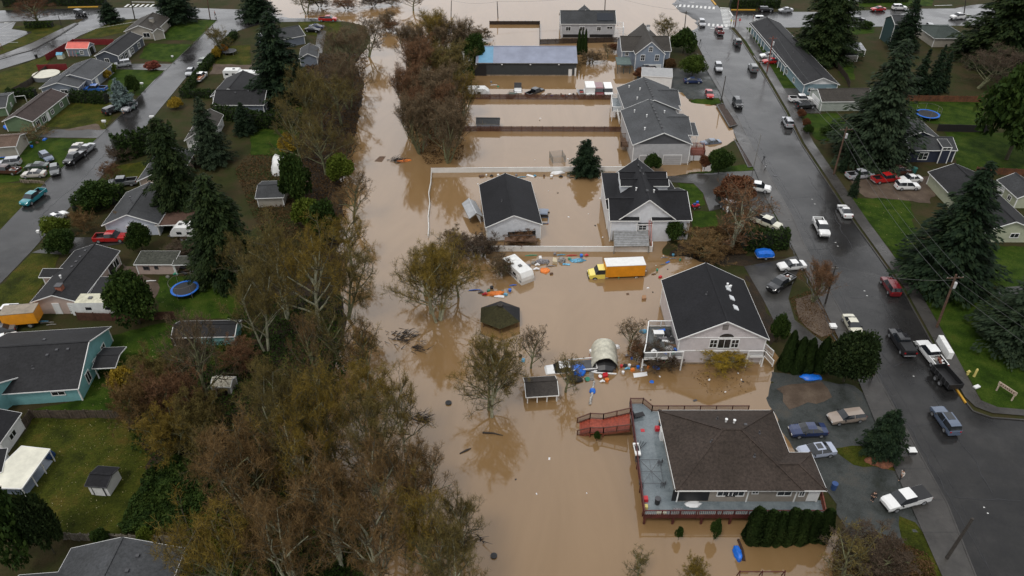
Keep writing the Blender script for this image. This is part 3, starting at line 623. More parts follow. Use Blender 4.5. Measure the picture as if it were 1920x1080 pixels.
m = Mesher(Mw); m.box((0, y - .0, 6.9), (.8, .08, .9), mat('louvre_grey', (.2, .18, .17))); m.build('gable_vent', h2)
for i in range(3):
    T, rzf, hx, hy, ro = f2[0][4:]; xx, yy = -hx + 4.6 + i * 2.3, -hy * .38; m = Mesher(T @ Matrix.Translation((xx, yy, rzf(xx, yy) + .07)) @ Matrix.Rotation(math.atan2(3.3, hy), 4, 'X')); m.box((0, 0, 0), (.95, .75, .14), mat('skylight_acrylic', (.7, .72, .74), .2)); m.build('skylight', ro)
bz = 2.55
balc = thing('balcony_deck', 'raised deck with white railings cluttered with furniture beside the lilac house', 'deck', G(1240, 650, 0), 0)
BP = [G(a, b, bz) for a, b in ((1215,612),(1262,612),(1280,670),(1206,672),(1210,655))]; m = MB(); prism(m, BP, bz - .3, bz, mat('deck_dark', (.07, .075, .072), .4, n=(1, .3, 5)), TRIM); into(balc, m.build('deck_floor'))
railing('railing', [BP[2], BP[3], BP[4], BP[0], BP[1]], balc, TRIM, 1.05, balm=mat('baluster_grey', (.5, .5, .5)))
for p in (BP[2], BP[3], BP[0]): m = MB(); m.bar((p.x, p.y + .1, -1), (p.x, p.y + .1, bz - .2), .18, .18, TRIM); into(balc, m.build('post'))
m = MB(); prism(m, [G(a, b, 1.4) for a, b in ((1232,665),(1262,665),(1262,650),(1232,650))], -1, 1.4, WHITE); tag(m.build('white_enclosure'), 'pale boxed enclosure under the white railed deck', 'enclosure')
stp = thing('porch_stairs', 'white railed porch and steps at the right corner of the lilac house', 'stairs', G(1440, 690, 0), 0)
SP = [G(a, b, 2.0) for a, b in ((1402,668),(1432,668),(1428,650),(1402,650))]; m = MB(); prism(m, SP, 1.75, 2.0, TRIM); into(stp, m.build('landing'))
railing('railing', [SP[0], SP[1], G(1448, 686, 1.0)], stp, TRIM, 1.0, balm=MATS['baluster_grey']); railing('railing', [SP[2], G(1448, 668, 1.0)], stp, TRIM, 1.0, balm=MATS['baluster_grey'])
for p in SP[:2]: m = MB(); m.bar((p.x, p.y, -1), (p.x, p.y, 2), .16, .16, TRIM); into(stp, m.build('post'))
# --- white house, black roof with dormers
WS = siding('white', (.66, .68, .71))
h3, f3 = house('white_dormer_house', 'white house with steep black roof and four dormers between the white fences', 'house',
  [((1160,412),(1268,412),(1249,332),4.6,4.0,Y_,{'o':.45}), ((1222,414),(1298,413),(1286,352),4.55,2.6,X,{'o':.35}), ((1143,414),(1200,414),(1184,374),4.5,2.4,X,{'o':.35}), ((1163,349),(1255,349),2.7,7.1,.8,X,{'o':.2,'corners':False,'z0':4}), ((1161,336),(1251,336),2.7,7.1,.8,X,{'o':.2,'corners':False,'z0':4}),
   ((1138,392),(1180,392),(1166,336),4.4,1.4,'shed',{'o':.3}), ((1191,420),(1263,420),1.9,3.6,.7,'shed',{'o':.15,'gable':WS}), ((1230,392),(1275,392),(1260,338),4.4,1.0,X,{'o':.3})],
  WS, S_BLACK, [(6,0,-.62,2.75,1.3,.9,'grid'),(6,0,.35,2.9,.9,.5,'win'),(1,0,.45,3.0,.7,.7,'win')], vents=[(0,.2,-.02,'ridge'),(0,.35,.02,'ridge'),(0,.5,-.02,'ridge'),(0,.65,.02,'ridge'),(0,-.4,-.3,'white'),(0,-.3,.3,'white'),(0,-.6,.0,'ridge')])
m = MB(); P4 = [G(a, b, z) for a, b, z in ((1152,462,1.5),(1217,461,1.5),(1216,432,2.2),(1150,433,2.2))]; m.face(P4, mat('weathered_deck', (.26, .265, .27), .5, n=(1.5, .25, 6))); m.face([p - Vector((0, 0, .15)) for p in P4][::-1], WOODG)
for i in range(4): m.bar(P4[i] - Vector((0, 0, .08)), P4[(i + 1) % 4] - Vector((0, 0, .08)), .1, .2, WOODG)
for k in range(1, 9): m.bar(P4[0].lerp(P4[3], k / 9) + Vector((0, 0, .02)), P4[1].lerp(P4[2], k / 9) + Vector((0, 0, .02)), .05, .04, WOODG)
for p in P4: m.bar((p.x, p.y, -1), p, .14, .14, WOODG)
tag(m.build('plank_canopy'), 'weathered grey plank canopy against the front of the white dormer house', 'canopy')
ld = thing('ladder', 'tall pink ladder leaning on the roof of the white dormer house', 'ladder', G(1219, 460, 0), 0)
a, b = G(1219, 463, .2), G(1219.5, 388, 6.2)
for s_ in (-.22, .22): m = MB(); m.bar(a + Vector((s_, 0, 0)), b + Vector((s_, 0, 0)), .07, .07, mat('ladder_pink', (.5, .16, .13))); into(ld, m.build('rail'))
m = MB()
for k in range(1, 20): c = a.lerp(b, k / 20); m.bar(c - Vector((.22, 0, 0)), c + Vector((.22, 0, 0)), .05, .05, MATS['ladder_pink'])
into(ld, m.build('rungs'))
# --- white garage
h4, f4 = house('white_garage', 'white gabled garage with plain black roof standing in flood water', 'garage',
  [((910,427),(1017,421),(998,341),3.3,2.2,Y_,{'o':.3})], WS, S_BLACK, [(0,0,.3,1.3,5,1.3,'shade_panel')], vents=[(0,-.2,.3)])
m = MB(); P4 = [G(a, b, z) for a, b, z in ((946,452,1.9),(1006,451,1.9),(1004,441,2.1),(946,443,2.1))]; prism(m, P4, 1.7, 1.95, WOOD)
for p in P4[:2]: m.bar((p.x, p.y, -1), p, .15, .15, WOOD)
for q in (0, .8): a, b = G(997, 440, 3.8 + q), G(1004, 440, 3.8 + q)
for x_ in (996, 1004): m.bar(G(x_, 441, 2), G(x_, 441, 4.2), .08, .08, DARKM)
m.bar(G(996, 441, 4.2), G(1004, 441, 4.2), .08, .08, DARKM); m.bar(G(950, 441, 2.7), G(1004, 441, 2.7), .07, .07, DARKM)
tag(m.build('timber_deck'), 'brown timber deck and black frame fixed to the front of the white garage', 'deck')
house('metal_carport', 'small grey metal carport half sunk beside the white garage', 'carport', [((880,410),(906,406),(902,376),1.5,.9,Y_,{'o':.05,'nowall':True,'trim':WOODG})], WHITE, mat('galvanised', (.38, .39, .4), .35, metal=.3, n=(1, .15, 4)), z0=-1, trim=WOODG)
cp = G(893, 395, 1.4); m = MB()
for dx, dy in ((-1.1, -1.8), (1.1, -1.8), (-1.1, 1.8), (1.1, 1.8)): m.bar((cp.x + dx, cp.y + dy, -1), (cp.x + dx, cp.y + dy, 1.45), .1, .1, DARKM)
into([o for o in bpy.data.objects if o.name.startswith('metal_carport')][0], m.build('post'))
# --- grey duplex pair
DGW = siding('light_grey', (.43, .43, .44)); DGG = siding('charcoal_gable', (.09, .092, .1))
rv = [(0, k / 10, 0, 'ridge') for k in range(-7, 8, 2)]
h6, f6 = house('grey_duplex', 'light grey duplex with charcoal gable and two wide white framed garage doors', 'house',
  [((1186,272),(1299,271),(1279,206),4.8,2.7,Y_,{'o':.35,'gable':DGG}), ((1235,253),(1299,253),(1293,213),4.75,1.7,X,{'o':.3}), ((1285,254),(1310,254),(1304,236),4.2,.8,'shed',{'nowall':True,'posts':2})], DGW, S_GREY,
  [(0,0,-.42,1.0,3.8,2.4,'garage'),(0,0,.42,1.0,3.8,2.4,'garage')], vents=rv + [(0,.6,.6,'white'),(0,-.5,.5,'white'),(0,.1,.3,'white'),(0,.4,-.4,'white')])
h5, f5 = house('grey_duplex', 'light grey duplex with charcoal gable directly behind the nearer matching one', 'house',
  [((1172,208),(1277,207),(1259,163),4.8,2.6,Y_,{'o':.35,'gable':DGG}), ((1222,198),(1277,198),(1272,166),4.75,1.7,X,{'o':.3})], DGW, S_GREY, [], vents=rv + [(0,.6,.6,'white'),(0,-.5,.5,'white'),(0,.1,.3,'white')])
for r_ in (h5, h6):
    for o in r_.children: 
        if o.name.startswith('garage_door'): o.data.materials[0] = DGW
GP = [(1150,186,1165,206), (1166,258,1183,272)]
pd = thing('raised_porch', 'white railed upstairs porch with stairs on the left of the farther duplex', 'porch', G(1155, 200, 0), 0)
PP4 = [G(a, b, 2.6) for a, b in ((1148,208),(1166,208),(1162,184),(1146,184))]; m = MB(); prism(m, PP4, 2.35, 2.6, DECKM, TRIM); into(pd, m.build('floor'))
railing('railing', [PP4[1], PP4[0], PP4[3], PP4[2]], pd, TRIM, 1.0); m = MB()
for p in PP4: m.bar((p.x, p.y, -1), p, .15, .15, TRIM)
into(pd, m.build('post')); railing('stair_railing', [G(1157, 212, 2.4), G(1161, 232, .4)], pd, TRIM, 1.0)
pd = thing('wooden_porch', 'brown wooden porch and posts at the left rear of the nearer duplex', 'porch', G(1172, 275, 0), 0)
PP4 = [G(a, b, 1.6) for a, b in ((1164,274),(1186,274),(1184,258),(1163,258))]; m = MB(); prism(m, PP4, 1.4, 1.6, WOOD); into(pd, m.build('floor')); railing('railing', [PP4[1], PP4[0], PP4[3], PP4[2]], pd, WOOD, 1.0)
pd = thing('wooden_porch', 'redwood porch on white posts at the right side of the nearer duplex', 'porch', G(1310, 290, 0), 0)
PP4 = [G(a, b, 1.7) for a, b in ((1295,290),(1321,290),(1319,276),(1293,276))]; m = MB(); prism(m, PP4, 1.5, 1.7, REDW); into(pd, m.build('floor')); railing('railing', [PP4[0], PP4[1], PP4[2], PP4[3]], pd, REDW, 1.0)
for p in PP4[:2]: m = MB(); m.bar((p.x, p.y, -1), (p.x, p.y, 1.5), .2, .2, TRIM); into(pd, m.build('post'))
# --- blue cottage and neighbours
BLUE = siding('slate_blue', (.22, .26, .32))
h7, f7 = house('blue_cottage', 'slate blue cottage with steep taupe gable roof and white chimney', 'house',
  [((1191,102),(1248,102),(1235,66),4.6,3.4,Y_,{'o':.25}), ((1165,96),(1259,96),(1256,72),4.4,2.4,X,{'o':.3})], BLUE, S_TAUPE,
  [(0,0,-.5,3.6,1.0,1.5,'grid'),(0,0,.5,3.6,1.0,1.5,'grid'),(0,0,0,5.9,.9,1.2,'grid'),(0,0,.25,1.0,4.6,1.4,'garage'),(1,0,-.8,3.6,.8,1.0,'win')], chim=(0,.5,-.2,.8,1.2,WHITE))
m = MB(); p = G(1165, 100, 0); m.bar((p.x, p.y, 0), (p.x, p.y, 7.5), .35, .35, WHITE); tag(m.build('white_flue'), 'tall white flue pipe at the left corner of the blue cottage', 'flue')
house('grey_farmhouse', 'grey two storey house with solar panels on its roof alone in the far floodwater', 'house',
  [((1051,45),(1156,45),9.5,4.5,2.6,X,{'o':.3}), ((1083,30),(1112,30),5,5.4,1.9,Y_,{'o':.2})], DGW, S_MID, [(0,0,-.74,3.0,1.4,1.1,'win'),(0,0,-.22,3.0,1.4,1.1,'win'),(0,0,.4,3.0,1.1,1.1,'win'),(0,0,.8,3.3,1.6,.6,'win'),(0,0,-.5,.9,7.0,.9,'shade_panel'),(0,0,.5,.9,7.0,.9,'shade_panel')])
r8 = [o for o in bpy.data.objects if o.name.startswith('grey_farmhouse')][0]
m = MB(); P4 = [G(a, b, z) for a, b, z in ((1120,39,5.2),(1151,39,5.2),(1150,25,7.1),(1119,25,7.1))]; m.face([p + Vector((0, 0, .1)) for p in P4], mat('solar_panel', (.02, .025, .035), .2)); into(r8, m.build('solar_panel'))
railing('balcony', [G(1156, 58, 3), G(1168, 58, 3), G(1168, 48, 3), G(1158, 48, 3)], r8, TRIM, 1.0)
BB = siding('dark_slate', (.045, .05, .052))
ROOFM = mat('lavender_metal_roof', (.24, .262, .34), .28, metal=.15, n=(.25, .14, 5)); RBL = mat('light_blue_metal_roof', (.13, .30, .45), .35, n=(.6, .1, 4))
h9, f9 = house('long_metal_barn', 'long dark barn with pale lavender metal roof and a light blue end section', 'barn', [((892,118),(1083,118.5),14,3.6,2.2,X,{'o':.25,'corners':False,'thin':True})], BB, ROOFM, [(0,0,-.93,1.5,3.2,3.0,'shade_panel'),(0,0,.88,.9,.9,2.0,'door'),(0,0,.985,1.0,.4,2.4,'door')], trim=WOODG)
T, rzf, hx, hy, ro = f9[0][4:]; m = Mesher(T); e = .012
m.face([(-hx + .7, -hy + .1, rzf(0, -hy + .1) + e), (-hx + 4.6, -hy + .1, rzf(0, -hy + .1) + e), (-hx + 4.6, -.2, rzf(0, -.2) + e), (-hx + .7, -.2, rzf(0, -.2) + e)], RBL); m.build('blue_panel', ro)
m = Mesher(T); 
for k in range(1, 7): m.box((-hx + k * 2 * hx / 7, -hy + .22, 1.2), (.05, .06, 4), DARKM)
m.build('wall_seam', h9)
for k in range(3): m = Mesher(T); m.box((-hx + 7 + k * 7.6, -hy - .02, 3.2), (.4, .2, .2), WHITE); m.build('wall_lamp', h9)
house('grey_roof_shed', 'small shed with flat grey roof sunk to its windows inside the fenced yard', 'shed', [((892,232.5),(937,233),2.9,1.5,.9,X,{'o':.12,'thin':True})], siding('pale_blue_grey', (.4, .42, .46)), S_MID, trim=WOODG)
house('white_outbuilding', 'plain white outbuilding with grey low roof behind the farther duplex', 'garage', [((1203,142),(1261,145),4.5,3.4,.7,'shed',{'o':.1})], WHITE, mat('pale_roof', (.3, .3, .3), .5, n=(1, .1, 4)))
house('green_porch', 'dark green canopied porch on posts at the left of the blue cottage', 'porch', [((1157,121),(1184,121),4.2,2.6,.6,'shed',{'nowall':True,'posts':3,'trim':mat('dark_green', (.035, .06, .055), .6)})], BLUE, mat('green_canopy', (.06, .095, .085), .5, n=(2, .3, 4)))
house('gazebo_shed', 'brown roofed float shed with white trim beside the sunken flatbed truck', 'shed', [((986,745),(1048,741),(1044,704),1.35,1.0,X,{'o':.3,'nowall':True,'posts':4})], WHITE, shingle('shed_brown', (.06, .052, .047)), z0=-1)
# hexagonal gazebo
gz = thing('gazebo', 'six sided gazebo with mossy roof standing deep in brown water', 'gazebo', G(937, 606, 0), 0)
gc = G(938, 590, 1.2); m = MB(); rr, n = 3.5, 6; ring = [(gc.x - gz.location.x + rr * math.cos(a), gc.y - gz.location.y + rr * math.sin(a), 1.2) for a in [R(30 + 60 * k) for k in range(6)]]; ap = (gc.x - gz.location.x, gc.y - gz.location.y, 3.1)
for k in range(6): m.face([ring[k], ring[(k + 1) % 6], ap], S_MOSS if k in (2, 3, 4) else S_DARK); m.face([ring[(k + 1) % 6], ring[k], (ap[0], ap[1], 1.3)], WOOD)
gr = m.build('roof', gz)
m = MB(); m.lathe(ap, [(.5, -.1), (.5, .12), (.1, .2)], S_TAUPE, 6); m.build('cupola', gr)
for k in range(6): x, y, z = ring[k]; m = MB(); m.bar((ap[0] + (x - ap[0]) * .85, ap[1] + (y - ap[1]) * .85, -1), (ap[0] + (x - ap[0]) * .85, ap[1] + (y - ap[1]) * .85, 1.35), .16, .16, WOOD); m.build('post', gz)
# --- left bank
TEAL = siding('aqua', (.20, .43, .44)); PINK = siding('dusty_pink', (.48, .37, .32)); GRN = siding('sage_green', (.12, .18, .10)); BG = siding('blue_grey', (.19, .215, .26)); NAVY = siding('slate_navy', (.07, .08, .10)); CREAM = siding('putty', (.36, .33, .28)); PALE = siding('pale_green', (.42, .44, .32)); NAV2 = siding('midnight', (.022, .028, .05))
house('aqua_house', 'aqua blue house with black shingle roof and white trimmed gable at left edge', 'house',
  [((-70,744),(147,729),(207,612),2.9,2.7,X,{'o':.4}), ((-70,800),(60,700),(135,604),2.9,2.5,Y_,{'o':.4}), ((172,691),(216,689),(233,650),2.5,.5,X,{'nowall':True,'posts':2})], TEAL, S_DARK,
  [(0,0,.62,2.0,1.6,.6,'win'),(0,1,-.48,1.7,1.1,1.6,'win'),(0,1,.5,1.9,1.1,.7,'win'),(0,1,-.05,2.0,.6,.7,'win')], vents=[(0,.1,-.5),(0,.45,-.15,'box'),(0,.65,-.15,'box'),(0,.3,-.25,'box'),(0,.05,.3,'box')])
house('pink_rambler', 'dusty pink rambler with long black roof and white garage door near the red pickup', 'house',
  [((56,567),(150,567),(225,470),2.9,1.4,Y_,{'o':.4}), ((160,563),(199,562),(224,521),2.55,.3,'shed',{'nowall':True,'posts':2}), ((72,520),(110,520),(118,508),2.8,.5,'shed',{})], PINK, S_DARK,
  [(0,0,-.1,1.35,.9,2.0,'door'),(0,0,.75,1.4,2.0,2.0,'garage'),(0,1,.8,1.5,1.6,1.3,'win'),(0,1,.55,1.4,1.8,2.0,'slider')], vents=[(0,.1,.2,'box'),(0,.3,.2,'box'),(0,.5,.2,'box'),(0,.75,.2,'box'),(0,-.3,.3,'white')], chim=(0,-.75,-.1,.9,.7,mat('brick', (.28, .1, .06), .8, n=(4, .3, 5))))
house('white_carport_house', 'white walled house with mossy grey gable roof and brown carport behind red pickup', 'house',
  [((190,423),(297,420),(340,358),2.9,2.1,Y_,{'o':.45}), ((290,423),(357,420),(383,378),2.6,.3,'shed',{'nowall':True,'posts':3,'roof':shingle('rust_brown', (.10, .06, .045), .35)})], siding('pale_blue', (.55, .59, .66)), S_MID,
  [(0,0,-.05,1.9,1.4,.9,'win'),(0,0,.45,2.0,1.3,.7,'win')], vents=[(0,.0,.3,'pipe'),(0,.35,.5,'box'),(0,.55,.05,'box'),(0,-.3,.1,'pipe'),(0,.1,-.2,'pipe')])
house('burnt_shed', 'fire damaged pink shed with collapsed charred roof beside the blue trampoline', 'shed',
  [((250,496),(325,496),(322,474),2.5,.4,'shed',{'o':.25}), ((322,497),(372,495),2.4,2.55,.15,'shed',{'nowall':True,'posts':2})], PINK, shingle('charred', (.06, .062, .05), .7), [(0,0,-.5,1.6,.8,.5,'dark'),(0,0,.05,1.7,.4,.4,'dark')])
house('aqua_shed', 'long aqua garden shed with dark roof under the tall bare tree', 'shed', [((320,633),(440,631),(455,600),2.2,.9,X,{'o':.2})], TEAL, S_DARK, [(0,0,-.7,1.0,3.4,1.7,'shade_panel')])
house('slate_hip_house', 'slate blue house with complex dark roof behind the clipped hedges', 'house',
  [((398,197),(495,197),8,2.9,2.2,X,{'o':.4}), ((394,181),(468,181),(505,146),2.9,2.0,Y_,{'o':.4})], BG, S_DARK, [(0,1,-.35,1.5,1.2,1.2,'win'),(0,1,.3,1.8,.7,.9,'win')], vents=[(0,-.2,-.2,'box'),(0,.3,-.1,'box'),(0,.7,-.1,'box')])
house('garden_shed', 'tiny grey shed with mossy brown roof beside the clipped garden hedge', 'shed', [((531,173),(563,173),3,2.3,1.0,X,{'o':.15})], BG, shingle('rusty', (.09, .05, .03)), [(0,0,0,1.6,.8,.4,'win')])
house('sage_green_house', 'sage green rambler with long dark brown roof and white corner boards', 'house',
  [((3,228),(61,228),(131,176),2.9,1.4,Y_,{'o':.35})], GRN, shingle('dark_brown', (.055, .04, .036)), [(0,1,-.78,1.5,1.4,1.3,'win'),(0,1,-.45,1.5,1.4,1.3,'win'),(0,1,-.22,1.3,1.0,2.0,'door'),(0,1,.05,1.6,1.1,.9,'win'),(0,1,.6,1.6,1.1,1.0,'win')])
house('blue_grey_rambler', 'blue grey rambler with stepped grey roof beside the round pool', 'house',
  [((98,150),(172,150),(211,119),2.95,1.5,Y_,{'o':.35}), ((73,166),(147,164),(175,143),2.7,1.4,Y_,{'o':.35})], BG, S_GREY, [(1,0,.2,1.6,1.6,.9,'win'),(0,1,-.6,1.3,1.2,2.0,'door'),(1,1,.1,1.4,1.4,1.3,'win')], vents=[(0,.4,.3,'box'),(0,.0,.4,'box')])
house('navy_rambler', 'dark slate rambler with five white windows behind the silver crossover car', 'house',
  [((176,105),(222,105),(272,68),2.9,1.4,Y_,{'o':.3})], NAVY, S_DARK, [(0,0,-.1,1.5,1.1,1.1,'win'),(0,1,-.8,1.4,1.6,1.5,'grid'),(0,1,-.45,1.4,1.6,1.5,'grid'),(0,1,-.2,1.2,1.0,2.0,'door'),(0,1,.05,1.4,1.4,1.3,'grid'),(0,1,.6,1.4,1.4,1.3,'grid')])
house('putty_house', 'putty coloured house with brown hipped roof at the street corner', 'house',
  [((232,59),(292,58),(327,33),2.9,1.7,Y_,{'o':.4}), ((285,62),(308,58),(329,36),2.7,1.1,Y_,{'o':.3})], CREAM, S_TAUPE, [(0,0,.35,1.6,1.8,1.2,'win'),(0,1,-.6,1.6,1.5,1.2,'win')], chim=(0,-.1,-.4,1.1,.9,CREAM))
house('red_roof_shed', 'grey garden shed with bright coral red roof inside the red fence', 'shed', [((122,91),(164,91),4.2,2.6,1.1,X,{'o':.2})], BG, mat('coral_roof', (.62, .13, .10), .45, n=(1, .1, 3)), [(0,0,.35,1.4,.9,.9,'grid'),(0,1,0,1.3,2.2,2.2,'slider')])
house('white_shed', 'small white shed with low black roof alone on the worn lawn', 'shed', [((158,911),(199,914),(221,876),2.2,.45,X,{'o':.18})], WHITE, S_BLACK, [(0,0,.0,1.1,1.3,1.9,'door')], trim=DARKM)
house('corner_house', 'dark roofed white house at the left edge above the patio cover', 'house', [((-80,832),(0,831),(49,774),2.9,.8,Y_,{'o':.35}), ((-80,905),(3,885),(49,832),2.7,.6,Y_,{'o':.3})], WHITE, S_BLACK, [(0,1,0,1.6,1.2,.8,'win')])
pc = thing('patio_cover', 'flat white patio cover on posts over grey patio slab', 'patio cover', G(40, 890, 0), 0)
P4 = [G(a, b, z) for a, b, z in ((-40,914,2.5),(41,916,2.5),(94,842,2.5),(40,836,2.7))]; m = MB(); m.face(P4, mat('cream_panel', (.68, .66, .55), .5, n=(.6, .12, 4))); m.face([p - Vector((0, 0, .12)) for p in P4][::-1], WHITE)
for i in range(4): m.bar(P4[i] - Vector((0, 0, .06)), P4[(i + 1) % 4] - Vector((0, 0, .06)), .08, .16, WHITE)
into(pc, m.build('roof'))
for k in range(4): p = P4[1].lerp(P4[2], k / 3 * .97 + .01); m = MB(); m.bar((p.x - .1, p.y, .3), (p.x - .1, p.y, 2.45), .1, .1, WHITE); into(pc, m.build('post'))
patch('patio_slab', [(-20,925),(52,929),(100,865),(60,850),(0,880)], mat('patio_grey', (.16, .19, .23), .3, n=(1, .1, 3)), .08)
house('grey_bungalow', 'grey speckled shingle roof of a bungalow cut by the bottom edge', 'house', [((50,1180),(286,1180),(302,1028),2.9,2.0,Y_,{'o':.4}), ((-10,1170),(120,1160),(118,1072),2.9,1.5,X,{'o':.4})], CREAM, S_GREY, vents=[(0,.6,-.35,'box'),(0,.2,-.3,'box')])
house('peach_cottage', 'peach walled cottage with dark skylit roof half hidden by the conifers', 'house', [((256,340),(335,337),(372,285),2.9,1.7,Y_,{'o':.4})], siding('peach', (.55, .43, .34)), S_MID, [(0,0,.45,1.5,1.2,.8,'win')])
house('taupe_cottage', 'white walled cottage with taupe roof hidden among the dark conifers', 'house', [((345,264),(394,262),(420,215),2.9,1.6,Y_,{'o':.4})], WHITE, S_TAUPE)
house('brown_roof_cottage', 'low brown roofed cottage at the left edge by the parked cars', 'house', [((-80,282),(30,274),(62,248),2.9,1.0,X,{'o':.4})], CREAM, shingle('dusty_brown', (.12, .08, .06), .3))
house('green_gable_shed', 'small green gabled shed at the left edge with white goal nearby', 'shed', [((-40,207),(11,201),(20,173),2.5,1.0,X,{'o':.2})], GRN, S_MID, [(0,1,0,1.2,.8,.7,'win')])
house('roadside_house', 'grey house with white gable half hidden behind the tallest fir', 'house', [((500,80),(573,66),(592,44),2.9,1.8,X,{'o':.4}), ((560,110),(596,108),(602,88),2.7,1.3,Y_,{'o':.3})], BG, S_MID)
house('river_hut', 'low dark grey roof of a hut under the bare riverbank trees', 'shed', [((478,372),(532,370),(536,338),2.5,1.0,X,{'o':.3})], CREAM, S_MID)
house('playhouse', 'little cream playhouse with slatted roof among brown thickets', 'playhouse', [((394,724),(432,726),(436,706),1.9,.6,X,{'o':.1})], CREAM, mat('cream_slats', (.5, .46, .36), .6, n=(3, .25, 4)), [(0,0,0,.9,1.4,.9,'shade_panel')])
# --- right bank
R1, fr1 = house('long_apartment_row', 'long low apartment row with dark roof, white porch posts and blue end wall', 'house',
  [((1507,159),(1575,159),(1484,43),3.2,1.8,Y_,{'o':.4,'gable':WHITE}), ((1473,125),(1542,125),(1478,43),2.9,2.0,Y_,{'o':.9,'posts':0})], siding('dusty_blue', (.20, .29, .33)), S_DARK,
  [(0,0,-.55,1.7,1.3,.8,'win'),(0,0,.0,1.7,.9,.6,'win'),(0,0,.55,1.7,1.3,.8,'win'),(0,3,.7,1.4,1.2,1.0,'win'),(0,3,.45,1.4,1.2,1.0,'win')], vents=[(0,.3,.2),(0,.1,-.2),(0,-.2,.25),(0,-.5,.2),(0,-.7,-.2),(0,.75,.3)])
T, rzf, hx, hy, ro = fr1[1][4:]
for k in range(14):
    m = Mesher(T); x = -hx + .6 + k * (2 * hx - 1.2) / 13
    if 4 < k < 7: continue
    m.box((x, hy - .15, 1.4), (.16, .16, 3.0), TRIM); m.build('post', R1)
house('taupe_garage', 'pale garage with taupe roof and white door beside white pickup', 'garage', [((1541,191),(1640,190),8,2.8,1.7,X,{'o':.2})], siding('celadon', (.36, .39, .35)), S_TAUPE, [(0,3,0,1.35,4.6,2.2,'garage')])
house('midnight_house', 'midnight blue house with grey roof, white windows and small dormer', 'house',
  [((1706,282),(1796,282),6.6,3.2,1.5,X,{'o':.25}), ((1685,262),(1767,262),(1738,226),3.2,1.9,Y_,{'o':.3}), ((1768,276),(1786,276),3,4.1,.5,'shed',{'o':.05,'roof':S_MID})], NAV2, S_MID, [(0,0,-.35,1.75,1.8,1.5,'grid'),(0,0,.5,1.75,1.1,1.5,'grid'),(2,0,0,3.7,1.6,.5,'win'),(0,3,0,1.6,2.4,1.3,'win')])
house('pale_green_house', 'pale green house with grey gable roof behind the great dark spruce', 'house', [((1848,433),(1948,433),(1842,322),3.0,1.9,Y_,{'o':.4}), ((1808,358),(1864,358),(1850,330),2.9,1.2,Y_,{'o':.3})], PALE, S_DARK, [(0,0,.25,1.8,1.4,.8,'win'),(0,0,-.7,1.6,1.2,1.2,'shade_panel')])
house('pale_green_garage', 'little pale green garage with white door and red bicycles beside it', 'garage', [((1908,372),(1968,372),(1930,337),2.6,1.6,Y_,{'o':.2})], PALE, S_MID, [(0,3,.4,1.4,.9,.9,'win'),(0,3,-.5,1.2,2.0,2.0,'garage')])
house('dark_teal_house', 'tall dark teal house with white windows and raised white deck', 'house', [((1678,46),(1719,46),7,6.6,1.6,X,{'o':.2})], siding('deep_teal', (.015, .045, .045)), S_MID, [(0,0,-.3,5.3,1.0,1.0,'win'),(0,0,.3,5.3,1.0,1.0,'win'),(0,0,.8,5.3,1.0,1.0,'win'),(0,0,-.3,2.3,1.0,1.0,'win')])
house('green_hip_house', 'low house with greenish grey hip roof by the far right street', 'house', [((1752,72),(1818,72),(1800,46),3.0,1.6,X,{'o':.3,'hip':(4,4)})], CREAM, shingle('greenish', (.05, .065, .058)))
house('rusty_shed', 'patchwork rusty metal roofed shed behind the tall cedar', 'shed', [((1578,94),(1624,94),4.5,2.2,.7,'shed',{'o':.1})], WOODG, mat('rusty_metal', (.3, .31, .33), .4, metal=.2, n=(.8, .5, 4)))
house('grey_hut', 'round shouldered grey hut beside an orange fence panel', 'shed', [((1586,104),(1610,104),3,2.2,.5,X,{'o':.1})], WOODG, S_MID)
# --- fences
def fence(name, label, pts, h, ma, th=.08, cap=None, z0=None, plank=0, posts=2.4, group=None, lean=0):
    W = [G(a, b, 0 if z0 is not None else ZL) for a, b in pts]; root = thing(name, label, 'fence', W[0], 0, group); m = MB(); pq = []
    for a, b in zip(W, W[1:]):
        n = max(1, round((b - a).length / posts))
        for k in range(n):
            p, q = a.lerp(b, k / n), a.lerp(b, (k + 1) / n); zb = min(T1(p.x, p.y), 0) if z0 is not None else T1(p.x, p.y)
            top = (z0 if z0 is not None else zb) + h
            p0 = Vector((p.x, p.y, top / 2 + zb / 2)); q0 = Vector((q.x, q.y, top / 2 + zb / 2))
            if plank:
                nn = max(1, int((q - p).length / plank))
                for j in range(nn):
                    u0, u1 = (j + .06) / nn, (j + .94) / nn; hh_ = (top - zb) + rnd.uniform(-.05, .05); ln = Vector((rnd.uniform(-lean, lean), rnd.uniform(-lean, lean), 0))
                    c0, c1 = p0.lerp(q0, u0) + ln, p0.lerp(q0, u1) + ln; m.bar(c0, c1, th * .4, hh_, ma)
                m.bar(p0 + Vector((0, 0, (top - zb) * .3)), q0 + Vector((0, 0, (top - zb) * .3)), th, .08, ma)
            else: m.bar(p0, q0, th, top - zb, ma)
            pq.append((Vector((p.x, p.y, (zb + top + .1) / 2)), top + .1 - zb))
        if cap: m.bar(Vector((a.x, a.y, (z0 if z0 is not None else ZL) + h)), Vector((b.x, b.y, (z0 if z0 is not None else ZL) + h)), th + .06, .08, cap)
    into(root, m.build('panel')); pm = MB(); pm.box((0, 0, 0), (.13, .13, 1), cap or ma); pm = pm.mesh('post')
    for c, L_ in pq: link_mesh('post', pm, root, c - root.location, 0, (1, 1, L_))
    return root
